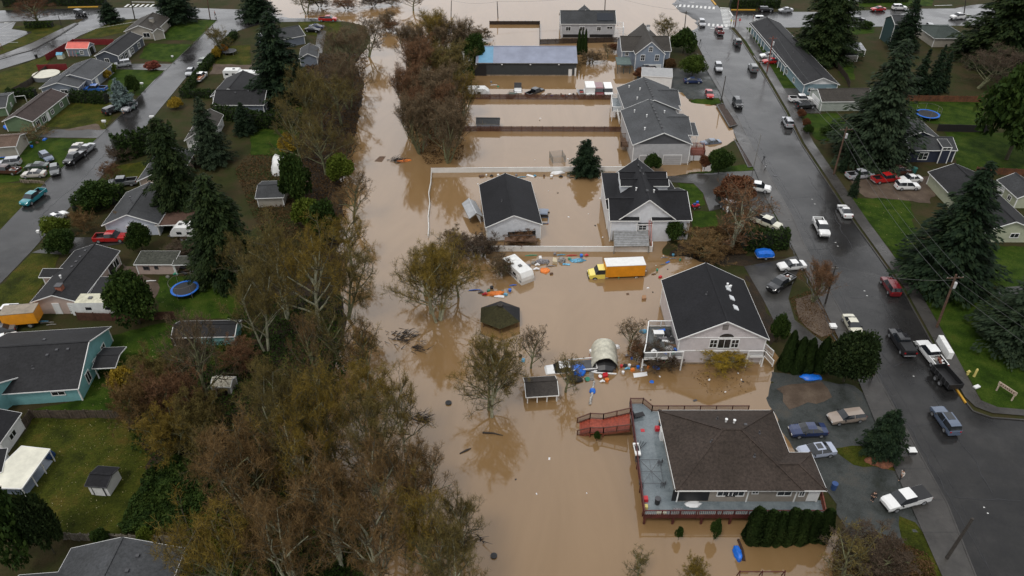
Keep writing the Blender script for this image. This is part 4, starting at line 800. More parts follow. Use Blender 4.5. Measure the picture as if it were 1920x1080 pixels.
VIN = mat('white_vinyl', (.72, .71, .68), .4, n=(.5, .06, 3)); BRF = mat('brown_fence', (.085, .035, .022), .75, n=(2, .3, 5)); DKF = mat('dark_fence', (.03, .018, .012), .8, n=(2, .3, 5)); REDF = mat('red_fence', (.16, .01, .012), .6, n=(2, .2, 4)); ORF = mat('orange_fence', (.3, .12, .03), .7, n=(2, .3, 4))
fence('vinyl_fence', 'long white vinyl fence behind the white garage and dormer house', [(809,324),(905,323),(1190,321)], 1.05, VIN, .1, VIN, z0=0, posts=2.4)
fence('vinyl_fence', 'white vinyl fence running in front of the white dormer house and garage', [(915,471),(1222,472),(1222,462)], 1.05, VIN, .1, VIN, z0=0)
fence('vinyl_fence', 'sagging white vinyl fence seen end on beside the river', [(809,324),(808,345),(804,365),(806,385),(803,410),(804,430),(803,446)], .55, VIN, .12, None, z0=0)
fence('wooden_fence', 'brown board fence just behind the flooded line of trucks', [(866,186),(1148,187)], 1.35, BRF, .07, z0=0, plank=.15); fence('wooden_fence', 'brown board fence between the two flooded yards near the nearer duplex', [(862,246),(1172,247)], 1.25, BRF, .07, z0=0, plank=.15)
fence('wooden_fence', 'brown side fence joining the two flooded yard fences by the trees', [(866,186),(862,246)], 1.2, BRF, .07, z0=0, plank=.15); fence('wooden_fence', 'dark fence corner standing in the far water beside the grey farmhouse', [(918,46),(1012,46),(1012,84)], 1.1, DKF, .08, z0=0)
fence('wooden_fence', 'dark board fence in front of the grey farmhouse', [(1012,83),(1162,79)], 1.5, DKF, .08, z0=0, plank=.2)
fence('red_fence', 'deep red fence enclosing the yard with the coral roofed shed', [(215,84),(140,84),(88,114)], 1.7, REDF, .08); fence('red_fence', 'deep red fence panel with small lean-to roof by the round pool', [(73,133),(128,131)], 1.7, REDF, .08)
fence('wooden_fence', 'brown board fence beside the aqua house lawn', [(48,803),(62,784),(232,784)], 1.5, mat('old_fence', (.075, .055, .04), .8, n=(2, .4, 5)), .07, plank=.16, lean=.04); fence('wooden_fence', 'reddish brown board fence behind the aqua shed and trailer', [(148,600),(212,602),(330,598)], 1.5, BRF, .07, plank=.16)
fence('picket_fence', 'leaning old picket fence along the bottom of the worn lawn', [(120,1012),(385,1020)], 1.3, mat('picket_grey', (.17, .15, .12), .85, n=(3, .4, 5)), .08, plank=.34, lean=.09)
fence('wooden_fence', 'dark board fence along the far left grass verge', [(-20,200),(55,160),(95,128)], 1.4, mat('grey_brown_fence', (.05, .04, .03), .8), .07, plank=.2); fence('wooden_fence', 'orange brown board fence behind the lawn with the blue trampoline', [(1700,190),(1845,192)], 1.6, mat('rust_fence', (.12, .045, .018), .8, n=(1, .4, 4)), .07, plank=.2)
fence('wooden_fence', 'black stained fence in front of the lawn with the blue trampoline', [(1756,246),(1852,248)], 1.7, mat('black_fence', (.012, .01, .01), .7), .08); fence('wooden_fence', 'rust brown fence to the right of the midnight blue house', [(1828,325),(1925,330)], 1.5, MATS['rust_fence'], .07, plank=.2)
fence('orange_fence', 'short bright orange board fence by the grey hut', [(1556,112),(1590,111)], 1.6, ORF, .07, plank=.2); fence('wooden_fence', 'dark fence between apartment row and the small fenced lawn', [(1560,118),(1586,150),(1592,165)], 1.6, DKF, .07, plank=.2)
fence('rail_fence', 'low rustic branch fence between the parked cars and lawn', [(40,342),(84,345)], .7, mat('driftwood', (.2, .16, .12), .9), .12, plank=.3, lean=.15)
# ---------------------------------------------------------------- vehicles
CARS = {}
PRIM = mat('car_paint', (.5, .5, .5), .25, coat=.6)
ST_ = {
 'sedan': (4.7, .33, [(-2.36,.74,.72,.66,.74),(-2.3,.84,.95,.72,.97),(-1.6,.9,1.0,.72,1.03),(-.85,.91,1.0,.62,1.42),(.3,.91,.98,.63,1.44),(1.05,.9,.96,.74,1.0),(2.05,.87,.84,.7,.87),(2.34,.76,.66,.66,.68)]),
 'coupe': (4.4, .33, [(-2.2,.74,.72,.66,.74),(-2.12,.84,.93,.72,.95),(-1.75,.89,.98,.72,1.0),(-.6,.9,.98,.6,1.33),(.15,.9,.96,.61,1.34),(1.0,.88,.92,.72,.95),(1.9,.85,.78,.7,.82),(2.2,.74,.62,.64,.64)]),
 'suv': (4.7, .37, [(-2.34,.8,.85,.74,.88),(-2.28,.88,1.08,.74,1.1),(-2.05,.92,1.08,.69,1.66),(-1.6,.93,1.07,.7,1.72),(.35,.93,1.05,.7,1.72),(1.05,.92,1.04,.77,1.08),(2.1,.89,.96,.75,1.0),(2.36,.8,.75,.72,.78)]),
 'hatch': (4.2, .32, [(-2.1,.78,.8,.7,.82),(-2.05,.86,1.0,.72,1.02),(-1.6,.88,1.0,.64,1.42),(-1.1,.89,1.0,.65,1.47),(.3,.89,.98,.65,1.48),(1.05,.88,.96,.73,1.0),(1.85,.85,.84,.7,.87),(2.1,.76,.68,.66,.7)]),
 'wagon': (4.8, .33, [(-2.4,.78,.78,.7,.8),(-2.32,.86,.98,.72,1.0),(-2.0,.9,1.0,.64,1.4),(-1.5,.9,1.0,.64,1.45),(.3,.9,.98,.64,1.45),(1.05,.9,.96,.74,1.0),(2.05,.87,.85,.7,.88),(2.38,.78,.68,.66,.7)]),
 'jeep': (4.2, .42, [(-2.1,.8,.9,.76,.94),(-2.06,.86,1.15,.76,1.17),(-1.95,.88,1.15,.74,1.78),(-1.5,.88,1.15,.75,1.8),(.35,.88,1.12,.75,1.8),(.7,.88,1.1,.78,1.14),(2.0,.8,1.05,.7,1.1),(2.1,.78,.85,.7,.88)]),
 'pickup': (5.7, .40, [(-.72,.95,1.12,.74,1.14),(-.68,.95,1.12,.74,1.74),(-.3,.96,1.12,.74,1.8),(.85,.96,1.1,.74,1.8),(1.55,.95,1.1,.8,1.14),(2.6,.93,1.04,.8,1.08),(2.85,.86,.85,.76,.88)]),
}
def wheel_mesh(r, wd):
    m = MB(); T = Matrix.Rotation(R(90), 4, 'X')
    m.lathe((0, wd / 2, 0), [(r * .8, 0), (r, .03), (r, wd - .03), (r * .8, wd)], RUBBER, 14, T)
    for s_ in (-1, 1): m.lathe((0, s_ * (wd / 2 + .006) + (0.012 if s_ > 0 else 0), 0), [(r * .62, 0), (r * .58, .012)], CHROME, 12, T)
    return m.mesh('wheel')
def car_proto(ty):
    if ty in CARS: return CARS[ty]
    Lc, wr, S = ST_[ty]; P = []
    body, ws, rw_, sg = MB(), MB(), MB(), [MB(), MB()]
    z0 = wr * .75
    rings = []
    for x, w_, b, r2, zr in S:
        rings.append([(x, -.92 * w_, z0), (x, -w_, z0 + .28), (x, -.98 * w_, b), (x, -r2, zr), (x, 0, zr + .035), (x, r2, zr), (x, .98 * w_, b), (x, w_, z0 + .28), (x, .92 * w_, z0)])
    hi = [s_[4] - s_[2] > .2 for s_ in S]; n = len(S)
    for i in range(n - 1):
        for j in range(8):
            q = [rings[i][j], rings[i][j + 1], rings[i + 1][j + 1], rings[i + 1][j]]; tgt, ma = body, PRIM
            if j in (3, 4) and hi[i] != hi[i + 1]: tgt, ma = (rw_ if hi[i + 1] else ws), GLASS
            if j in (2, 5) and (hi[i] or hi[i + 1]): tgt, ma = sg[0 if j == 2 else 1], GLASS
            tgt.face(q[::-1], ma)
    body.face(rings[0], PRIM); body.face(rings[-1][::-1], PRIM)
    body.box((0, 0, z0 + .02), (S[-1][0] - S[0][0] - .3, 1.5, .1), BLACK)
    body.box((S[-1][0] - .02, 0, z0 + .12), (.12, 1.5, .16), BLACK)
    if ty == 'pickup':
        for s_ in (-1, 1):
            body.box((-1.79, s_ * .9, .82), (2.12, .12, .74), PRIM)
        body.box((-2.82, 0, .82), (.1, 1.68, .74), PRIM); body.box((-1.78, 0, .62), (2.05, 1.7, .06), BLACK); body.box((-2.87, 0, .5), (.14, 1.7, .16), CHROME)
        for s_ in (-1, 1): body.box((-1.78, s_ * .82, .9), (2.0, .04, .5), BLACK)
        rw_.box((-.74, 0, 1.42), (.03, 1.3, .42), GLASS)
    # B pillars and roof trim
    mid = (S[3][0] + S[4][0]) / 2 if ty != 'pickup' else .15
    for s_ in (-1, 1):
        b_ = S[4][2]; body.bar((mid, s_ * S[4][1] * .985, b_), (mid, s_ * (S[4][3] + .012), S[4][4] - .03), .07, .03, PRIM)
        for xx, (lo, hi_) in (((S[4][0], (S[4][3], S[4][4]))), ) * 0: pass
    P.append(('body', body.mesh('body'), (0, 0, 0)))
    P.append(('windshield', ws.mesh('windshield'), (0, 0, 0)))
    P.append(('rear_window', rw_.mesh('rear_window'), (0, 0, 0)))
    for g in sg: P.append(('side_window', g.mesh('side_window'), (0, 0, 0)))
    wm_ = wheel_mesh(wr, .24); ax = .3 * Lc if ty != 'pickup' else 1.85
    for sx in (-1, 1):
        for sy in (-1, 1): P.append(('wheel', wm_, (sx * ax - (.05 if sx < 0 else 0), sy * (S[3][1] - .1), wr)))
    hx_, hz = S[-1][0] - .03, S[-1][2] - .06
    m = MB(); m.box((0, 0, 0), (.12, .32, .15), HEADL); hm = m.mesh('headlight'); m = MB(); m.box((0, 0, 0), (.1, .22, .22), TAIL); tm = m.mesh('taillight')
    for sy in (-1, 1): P.append(('headlight', hm, (hx_, sy * .58, hz)))
    tz = S[1][2] - .12 if ty != 'pickup' else 1.0; tx = S[1][0] + .03 if ty != 'pickup' else -2.86
    if ty != 'pickup': tx = S[0][0] + .03; tz = S[0][2] + .02
    for sy in (-1, 1): P.append(('taillight', tm, (tx, sy * (.66 if ty != 'pickup' else .84), tz)))
    m = MB(); m.box((0, 0, 0), (.14, .2, .13), BLACK); mm = m.mesh('mirror'); cx = [s_ for s_, h_, h2 in zip(S, hi, hi[1:] + [False]) if h_ and not h2][0][0] + .45
    for sy in (-1, 1): P.append(('mirror', mm, (cx, sy * (S[4][1] + .1), S[4][2] + .02)))
    CARS[ty] = P; return P
PC = {k: paint(k, c) for k, c in dict(silver=(.42, .43, .45), white=(.78, .78, .77), black=(.012, .012, .014), grey=(.13, .135, .14), darkgrey=(.045, .047, .05), red=(.42, .015, .015), darkred=(.14, .008, .012), navy=(.02, .035, .10),
  tan=(.32, .26, .215), silverblue=(.38, .42, .52), teal=(.02, .22, .26), green=(.04, .06, .045), cream=(.62, .60, .48), brown=(.07, .03, .022), blue=(.03, .12, .4), yellow=(.78, .58, .08), champagne=(.5, .47, .42), bluegrey=(.10, .13, .19), olive=(.12, .14, .10)).items()}
def car(ty, col, rear, front, label, group=None, name=None, z=None, sink=0, sc=1.0, extra=None):
    a, b = G(*rear, .9), G(*front, .9); c = (a + b) / 2; ang = math.atan2(b.y - a.y, b.x - a.x)
    zz = z if z is not None else T1(c.x, c.y) + .09
    t = thing(name or {'sedan': 'sedan', 'coupe': 'coupe', 'suv': 'suv', 'hatch': 'hatchback', 'wagon': 'station_wagon', 'jeep': 'off_road_suv', 'pickup': 'pickup_truck'}[ty], label, {'pickup': 'pickup truck', 'suv': 'suv', 'jeep': 'suv'}.get(ty, 'car'), (c.x, c.y, zz - sink), ang, group)
    t.scale = (sc,) * 3
    for nm, me, loc in car_proto(ty):
        o = link_mesh(nm, me, t, loc)
        if nm == 'body': objmat(o, 0, PC[col])
    if extra: extra(t)
    return t
def load(kind):
    def f(t):
        m = MB(); r = random.Random(5)
        if kind == 'tonneau': m.box((-1.79, 0, 1.21), (2.1, 1.84, .08), BLACK); m.build('tonneau_cover', t)
        elif kind == 'hard': m.box((-1.79, 0, 1.3), (2.1, 1.84, .3), BLACK, taper=.93); m.build('bed_cover', t)
        elif kind == 'junk':
            for k in range(14): m.box((-1.8 + r.uniform(-.85, .85), r.uniform(-.6, .6), .8 + r.uniform(0, .35)), (r.uniform(.2, .9), r.uniform(.1, .4), r.uniform(.1, .3)), r.choice([WOODG, WHITE, DARKM, REDW, WOOD]), rz=r.uniform(0, 3))
            tag(m.build('bed_load', t), None, None, kind='stuff')
        elif kind == 'sunroof': m.box((-.2, 0, ST_['sedan'][2][4][4] + .045), (.75, .8, .02), GLASS); m.build('sunroof', t)
        elif kind == 'suvroof': m.box((-.3, 0, 1.765), (1.3, .95, .02), GLASS); m.build('sunroof', t)
        elif kind == 'rack':
            for s_ in (-1, 1): m.bar((-1.6, s_ * .62, 1.8), (.4, s_ * .62, 1.8), .05, .05, DARKM)
            m.build('roof_rack', t)
    return f
MV = 'cars driving on the wet street'; PK = 'vehicles parked around the houses'
for a in [
 ('suv','silver',(1313,36),(1319,52),'silver suv with lit headlights rolling out of the flooded crossing',MV), ('pickup','darkred',(1353,66),(1344,52),'dark red pickup with loaded bed heading for the crosswalk',MV,load('junk')),
 ('jeep','darkgrey',(1387,88),(1377,73),'boxy dark off road car just before the crosswalk line',MV), ('suv','silver',(1344,119),(1350,136),'silver crossover coming down the wet street past the round hedge',MV),
 ('suv','grey',(1417,137),(1406,120),'dark grey suv driving up past the first apartment drive',MV), ('suv','black',(1376,183),(1390,207),'black suv facing the camera beside the sloping bare pole',MV,load('rack')),
 ('suv','silver',(1483,241),(1470,219),'silver suv driving away near the garden of low shrubs',MV,load('rack')), ('pickup','white',(1530,409),(1549,447),'white pickup with empty black bed driving toward the camera',MV),
 ('coupe','white',(1592,409),(1576,384),'small rounded white car driving away on the right lane',MV), ('suv','darkred',(1678,551),(1661,525),'dark red suv driving away beside the grass verge',MV),
 ('sedan','cream',(1589,595),(1608,628),'cream sedan parked at the kerb by the white mailbox',PK), ('pickup','black',(1704,665),(1676,623),'black crew cab pickup with covered bed next to the white pickup',MV,load('hard')),
 ('pickup','white',(1764,690),(1726,643),'white pickup with junk in its bed towing a black dump trailer',PK,load('junk')), ('suv','bluegrey',(1788,812),(1756,768),'blue grey crossover leaving at the bottom of the wet street',MV,load('suvroof')),
 ('wagon','tan',(1612,779),(1561,786),'tan car with black roof on the gravel yard',PK), ('sedan','navy',(1541,807),(1488,809),'navy blue sedan on gravel behind the brown roofed house',PK), ('sedan','silverblue',(1557,843),(1503,850),'silver blue sedan with sunroof tucked beside the hipped roof corner',PK,load('sunroof')),
 ('pickup','white',(1733,928),(1660,948),'white pickup with black bed cover nosing onto the gravel',PK,load('tonneau')), ('sedan','white',(1508,497),(1460,501),'white sedan on the curved drive by the red twigged shrub',PK), ('pickup','black',(1484,520),(1443,545),'black pickup on the curved drive below the white sedan',PK,load('junk')),
 ('pickup','cream',(1415,410),(1459,427),'old cream pickup with bare chassis behind the arborvitae hedge',PK), ('pickup','white',(1402,350),(1433,355),'white pickup half hidden by the russet shrub',PK), ('pickup','silver',(1586,332),(1638,327),'silver pickup under the fir beside two narrow cypresses',PK),
 ('pickup','red',(1638,339),(1682,334),'bright red pickup in the dirt drive',PK), ('pickup','brown',(1660,325),(1702,321),'dark brown pickup loaded with junk behind the red pickup',PK,load('junk')), ('sedan','white',(1728,335),(1684,338),'white sedan behind the white suv in the dirt drive',PK), ('suv','white',(1678,350),(1724,350),'white suv in front of the white sedan in the dirt drive',PK),
 ('sedan','white',(1455,104),(1426,105),'white sedan in front of the apartment porch posts',PK), ('sedan','red',(1460,115),(1431,116),'red sedan parked beside the white one at the apartments',PK), ('pickup','white',(1480,187),(1522,187),'white pickup nosed up to the white garage door',PK), ('suv','black',(1493,200),(1528,198),'black suv with roof rack beside the white pickup at the garage',PK,load('rack')),
 ('suv','black',(1422,19),(1450,19),'black suv parked by the yellow kerb at the crossing',PK), ('sedan','silver',(1486,19),(1460,20),'silver sedan parked at the mouth of the side drive',PK), ('suv','white',(1414,37),(1441,37),'white suv stopped beyond the stop sign',MV),
 ('sedan','red',(1661,17),(1632,18),'red sedan parked across the far street',PK), ('suv','white',(1672,15),(1700,15),'white suv parked next to the red sedan on the far street',PK), ('sedan','black',(1596,36),(1620,37),'black car emerging from behind the tall cedar',MV), ('pickup','white',(1812,31),(1784,33),'white pickup at the far right road beside the utility pole',MV),
 ('suv','grey',(1738,47),(1750,59),'grey suv on the drive of the hip roofed house',PK), ('sedan','navy',(1284,152),(1314,152),'dark blue sedan on the gravel lot below the round hedge',PK), ('sedan','red',(1327,168),(1333,186),'red sedan on the gravel lot near the leaning pole',PK), ('sedan','bluegrey',(1350,259),(1317,262),'blue grey sedan in shallow water by the duplex',PK),
 ('pickup','black',(1227,131),(1197,134),'black pickup loaded with rusty junk against the blue cottage',PK,load('junk')), ('pickup','red',(178,448),(239,446),'bright red crew cab pickup in the drive between two houses',PK), ('coupe','white',(92,414),(118,402),'white convertible at the roadside by the round bushes',PK), ('pickup','teal',(79,360),(47,383),'teal pickup parked on the left verge',PK),
 ('pickup','grey',(256,341),(203,345),'grey car with a long flat bed beside the low hedge',PK), ('pickup','black',(153,288),(128,306),'black pickup in the row at the road edge',PK), ('sedan','silver',(174,272),(150,289),'silver sedan nearest the road behind the black pickup',PK), ('sedan','champagne',(153,268),(133,291),'champagne sedan on the grass side of the silver one',PK),
 ('wagon','bluegrey',(76,285),(99,305),'blue grey wagon slanting across the lawn',PK), ('hatch','grey',(103,310),(103,329),'small grey hatchback pointing at the branch fence',PK), ('sedan','green',(86,312),(54,313),'green black sedan with a bundle on its roof',PK), ('sedan','champagne',(87,326),(41,328),'pale champagne sedan behind the branch fence',PK),
 ('suv','silver',(36,304),(-2,308),'silver wagon style suv at the left edge lawn',PK), ('pickup','brown',(34,322),(-10,320),'maroon pickup heaped with scrap at the left edge',PK,load('junk')), ('suv','black',(198,213),(224,202),'black suv on the lawn under the blue spruce',PK), ('suv','silver',(256,192),(230,211),'silver and black suv at the road edge under the blue spruce',PK,load('rack')),
 ('suv','silver',(243,119),(215,123),'silver crossover in front of the dark slate rambler',PK), ('jeep','black',(139,24),(163,28),'black jeep crossing the far left junction',MV), ('pickup','blue',(196,168),(163,168),'blue pickup behind the clipped hedge of the grey rambler',PK), ('hatch','silver',(362,128),(351,144),'silver hatchback squeezed along the trimmed hedge',PK), ('hatch','olive',(384,110),(374,124),'olive hatchback parked behind the silver one by the trimmed hedge',PK),
 ('pickup','red',(601,37),(629,37),'red pickup at the edge of the far flooded street',PK), ('sedan','black',(576,56),(596,57),'black sedan beside the drive of the grey roadside house',PK), ('sedan','navy',(585,51),(602,51),'dark blue sedan behind the black sedan by the roadside house',PK), ('suv','white',(6,587),(60,585),'white suv beside the yellow truck',PK,load('suvroof')),
 ('sedan','grey',(22,616),(-25,624),'dark grey sedan at the left edge beside the yellow truck',PK), ('sedan','white',(25,634),(-25,648),'pale sedan in front of the grey sedan at left edge',PK), ('pickup','bluegrey',(1019,411),(1020,384),'blue grey pickup sunk beside the white garage',PK)]:
    car(*a[:6], extra=a[6] if len(a) > 6 else None)
car('pickup', 'black', (990, 172), (1016, 162), 'black pickup afloat in the flooded yard of the barn', sink=.75, z=.1)
def orange_bed(t):
    m = MB(); m.box((-1.3, 0, 1.0), (3.2, 2.1, .3), mat('rust_orange', (.36, .12, .04), .7)); m.build('flat_bed', t)
car('pickup', 'white', (368, 153), (384, 138), 'white flatbed truck with rusty orange deck inside the hedge', extra=orange_bed)
# --- boxes on wheels: trailers, campers, box trucks
def trailer_base(t, Lb, wheels, wd=2.3, r=.36):
    wm_ = wheel_mesh(r, .24)
    for x in wheels:
        for s_ in (-1, 1): link_mesh('wheel', wm_, t, (x, s_ * (wd / 2 - .1), r))
def camper(label, rear, front, Lb=7, Hb=2.7, wd=2.4, col=None, z=None, sink=0, nose=.6, name='camper_trailer', cat='camper trailer', stripe=None, roofm=None, zb=.5):
    a, b = G(*rear, 1.5), G(*front, 1.5); c = (a + b) / 2; ang = math.atan2(b.y - a.y, b.x - a.x); zz = z if z is not None else T1(c.x, c.y) + .08
    t = thing(name, label, cat, (c.x, c.y, zz - sink), ang); h = Lb / 2; col = col or mat('camper_white', (.72, .72, .70), .45, n=(1.5, .08, 4))
    prof = [(-h, zb), (-h, Hb - .2), (-h + .2, Hb), (h - nose - .3, Hb), (h - nose * .3, Hb * .72), (h, Hb * .5), (h - .1, zb)]
    m = MB(); rg = [[(x, s_ * wd / 2, z_) for x, z_ in prof] for s_ in (-1, 1)]
    m.face(rg[0], col); m.face(rg[1][::-1], col)
    for i in range(len(prof)):
        j = (i + 1) % len(prof); m.face([rg[0][j], rg[0][i], rg[1][i], rg[1][j]][::-1], (roofm or col) if i == 2 else col)
    m.build('body', t)
    if stripe:
        m = MB(); m.box((0, 0, Hb * .42), (Lb - .5, wd + .03, .35), stripe); m.build('stripe', t)
    for s_ in (-1, 1):
        for x in (-.28 * Lb, .12 * Lb): m = MB(); m.box((x, s_ * (wd / 2 + .01), Hb * .62), (.9, .05, .5), GLASS); m.build('window', t)
    m = MB(); m.box((.32 * Lb, -wd / 2 - .02, Hb * .45), (.65, .05, 1.7), TRIM); m.build('door', t)
    for x in (-.25 * Lb, .1 * Lb): m = MB(); m.box((x, 0, Hb + .08), (.55, .55, .18), mat('vent_dark', (.1, .1, .1), .5) if x > 0 else TRIM); m.build('roof_vent', t)
    m = MB(); m.bar((h - .1, -.5, .45), (h + 1.1, 0, .45), .08, .1, DARKM); m.bar((h - .1, .5, .45), (h + 1.1, 0, .45), .08, .1, DARKM); m.build('hitch', t)
    trailer_base(t, Lb, (-.45, .45), wd); return t
BLK_PAT = mat('camper_grey', (.2, .2, .21), .5, n=(1, .4, 3))
camper('white camper trailer stranded behind the brown fence left of the barn', (870, 168), (914, 168), 7, 2.7, z=-.6, nose=.9, stripe=None)
camper('white camper trailer with grey rear among floating junk', (957, 488), (986, 514), 6.2, 2.7, z=-.6, nose=.3, stripe=BLK_PAT)
camper('small round nosed white bus style camper beside the barn end', (874, 99), (880, 120), 7.5, 2.6, z=-.3)
camper('mossy roofed cream camper parked along the fence by the bushy evergreen', (222, 576), (150, 577), 7.3, 2.9, roofm=mat('mossy_cream', (.55, .53, .40), .7, n=(1.5, .2, 6)), stripe=None)
camper('white pickup camper standing on thin legs beside the brown carport', (374, 437), (322, 437), 4.6, 2.9, nose=.9, zb=1.1)
camper('white fifth wheel camper under the tallest fir', (452, 148), (512, 150), 9, 3.2, nose=1.2, stripe=mat('camper_swoosh', (.06, .06, .07), .4))
camper('white cargo trailer beside the hedge gap in front of the fir', (427, 140), (448, 140), 4.5, 2.6, nose=.2, name='cargo_trailer', cat='trailer')
camper('dark sided cargo trailer with silver roof under the bare street tree', (1348, 366), (1384, 398), 5.2, 2.5, col=mat('trailer_dark', (.05, .045, .042), .6), roofm=mat('trailer_roof', (.45, .47, .5), .4, n=(1, .2, 4)), nose=.1, name='cargo_trailer', cat='trailer')
def box_truck(label, rear, front, boxcol, cabcol, Lb=6.2, z=None, sink=0, roof=WHITE, Hb=3.1, sc=1, mark=None):
    a, b = G(*rear, 1.5), G(*front, 1.5); c = (a + b) / 2; ang = math.atan2(b.y - a.y, b.x - a.x); zz = z if z is not None else T1(c.x, c.y) + .08
    t = thing('box_truck', label, 'truck', (c.x, c.y, zz), ang); t.scale = (sc,) * 3; x1 = -Lb / 2 - 1.1; x2 = x1 + Lb
    m = MB(); m.box(((x1 + x2) / 2, 0, (Hb + .9) / 2), (Lb, 2.4, Hb - .9), boxcol); m.build('cargo_box', t)
    m = MB(); m.box(((x1 + x2) / 2, 0, Hb + .03), (Lb + .06, 2.46, .1), roof); m.build('box_roof', t)
    m = MB()
    for k in range(6): m.box((x1 + .1 + k * (Lb - .2) / 5, -1.215, (Hb + .9) / 2), (.05, .03, Hb - 1), MATS['vent_dark'] if k in (1, 2) else boxcol)
    m.build('box_rib', t)
    cab = MB(); S = [(x2 + .05, 1.05, 1.4, .9, 1.42), (x2 + .08, 1.05, 1.4, .9, 2.2), (x2 + 1.2, 1.05, 1.4, .88, 2.2), (x2 + 1.7, 1.05, 1.38, .9, 1.45), (x2 + 2.6, .98, 1.2, .82, 1.28), (x2 + 2.75, .9, 1.0, .8, 1.05)]
    gl = MB(); rings = [[(x, -w_, .5), (x, -w_, b_), (x, -r2, zr), (x, r2, zr), (x, w_, b_), (x, w_, .5)] for x, w_, b_, r2, zr in S]
    for i in range(len(S) - 1):
        for j in range(5):
            q = [rings[i][j], rings[i][j + 1], rings[i + 1][j + 1], rings[i + 1][j]][::-1]
            g = (i == 2 and j == 2) or (i in (1, 2) and j in (1, 3)); (gl if g else cab).face(q, GLASS if g else cabcol)
    cab.face(rings[0], cabcol); cab.face(rings[-1][::-1], cabcol)
    cab.bar((x2 + .15, -1.0, 1.4), (x2 + .15, -.91, 2.2), .25, .05, cabcol); cab.build('cab', t); gl.build('cab_window', t)
    wm_ = wheel_mesh(.45, .3)
    for x in (x1 + 1.3, x2 + 1.75):
        for s_ in (-1, 1): link_mesh('wheel', wm_, t, (x, s_ * .98, .45))
    for s_ in (-1, 1): m = MB(); m.box((x2 + 2.74, s_ * .68, .95), (.1, .26, .2), HEADL); m.build('headlight', t)
    m = MB(); m.box((x2 + 2.75, 0, .65), (.18, 2.0, .22), BLACK); m.build('bumper', t)
    if mark:
        for x, y, z, sx, sy, sz in mark: m = MB(); m.box((x, y, z), (sx, sy, sz), BLACK); m.build('lettering', t)
    return t
ORB = mat('orange_box', (.70, .27, .012), .45, n=(.8, .12, 5)); YC = paint('lemon', (.80, .66, .12))
box_truck('box truck with orange box, white roof and lemon yellow cab in the flood', (1207, 499), (1110, 503), ORB, YC, 6.6, z=-.55)
box_truck('orange yellow box truck with grey brown roof behind the aqua house', (74, 595), (-16, 603), ORB, YC, 4.9, roof=mat('tan_roof', (.26, .22, .17), .8, n=(1, .2, 5)), Hb=2.9)
def yard_truck(label, x, y, cabc, kind):
    g = G(x, y, 1.0); t = thing({'boat': 'boat', 'box': 'box_truck', 'rv': 'truck'}[kind], label, {'boat': 'boat', 'box': 'truck', 'rv': 'truck'}[kind], (g.x, g.y, -.55), R(-90)); m = MB()
    if kind == 'boat':
        rg = []
        for xx, w_, zk in ((-2.6, 1.0, .3), (0, 1.1, .25), (1.6, .8, .35), (2.7, .1, .9)): rg.append([(xx, -w_, 1.2), (xx, -w_ * .5, zk), (xx, 0, zk - .1), (xx, w_ * .5, zk), (xx, w_, 1.2), (xx, w_ * .8, .9), (xx, 0, .8), (xx, -w_ * .8, .9)])
        m.loft(rg, lambda i, j: WHITE if j in (0, 1, 2, 3) else (mat('boat_inside', (.25, .25, .26)) if j in (5, 6) else TRIM)); m.build('hull', t)
        for k in range(3): m = MB(); m.box((-1.4 + k * 1.2, .1, 1.0), (.5, .9, .5), (DARKM, mat('seat_red', (.3, .05, .04)), WOODG)[k]); m.build('seat', t)
        return t
    S = [(-2.9, 1.1, 1.3, .95, 1.32), (-2.85, 1.1, 2.0, 1.0, 2.45), (.6, 1.1, 1.5, 1.0, 2.4), (1.1, 1.1, 1.5, 1.0, 2.3), (1.6, 1.08, 1.45, .9, 1.5), (2.7, 1.0, 1.3, .85, 1.4), (2.85, .95, 1.1, .85, 1.2)]
    if kind == 'box': m.box((-.6, 0, 1.75), (4.4, 2.3, 2.3), WHITE); m.box((-.6, 0, 2.95), (4.5, 2.4, .12), TRIM)
    rings = [[(x_, -w_, .5), (x_, -w_, b_), (x_, -r2, zr), (x_, r2, zr), (x_, w_, b_), (x_, w_, .5)] for x_, w_, b_, r2, zr in S]
    gl = MB()
    for i in range(len(S) - 1):
        for j in range(5):
            q = [rings[i][j], rings[i][j + 1], rings[i + 1][j + 1], rings[i + 1][j]][::-1]; g_ = (i == 3 and j == 2) or (i in (2, 3) and j in (1, 3)); (gl if g_ else m).face(q, GLASS if g_ else cabc)
    m.face(rings[-1][::-1], cabc); m.face(rings[0], cabc); m.build('cab', t); gl.build('windshield', t)
    for s_ in (-1, 1): q = MB(); q.box((2.84, s_ * .7, 1.1), (.1, .3, .2), HEADL); q.build('headlight', t)
    trailer_base(t, 5, (-1.8, 1.9), 2.2, .42)
    if kind == 'box':
        for z_ in (1.1, 1.45, 1.8):
            q = MB(); q.box((2.95, 0, z_), (.05, .5, .09), BLACK); q.build('lettering', t)
        for s_ in (-.3, .3): q = MB(); q.box((2.95, s_, 1.45), (.05, .12, .75), BLACK); q.build('lettering', t)
    return t
yard_truck('white open motorboat on a trailer left of the white box truck', 1090, 170, WHITE, 'boat'); yard_truck('white box truck marked with a black character between boat and red truck', 1106, 170, WHITE, 'box')
yard_truck('old dark red truck between two white trucks behind the fence', 1123, 168, PC['darkred'], 'rv'); yard_truck('white truck at the right end of the row behind the fence', 1140, 168, PC['white'], 'rv')
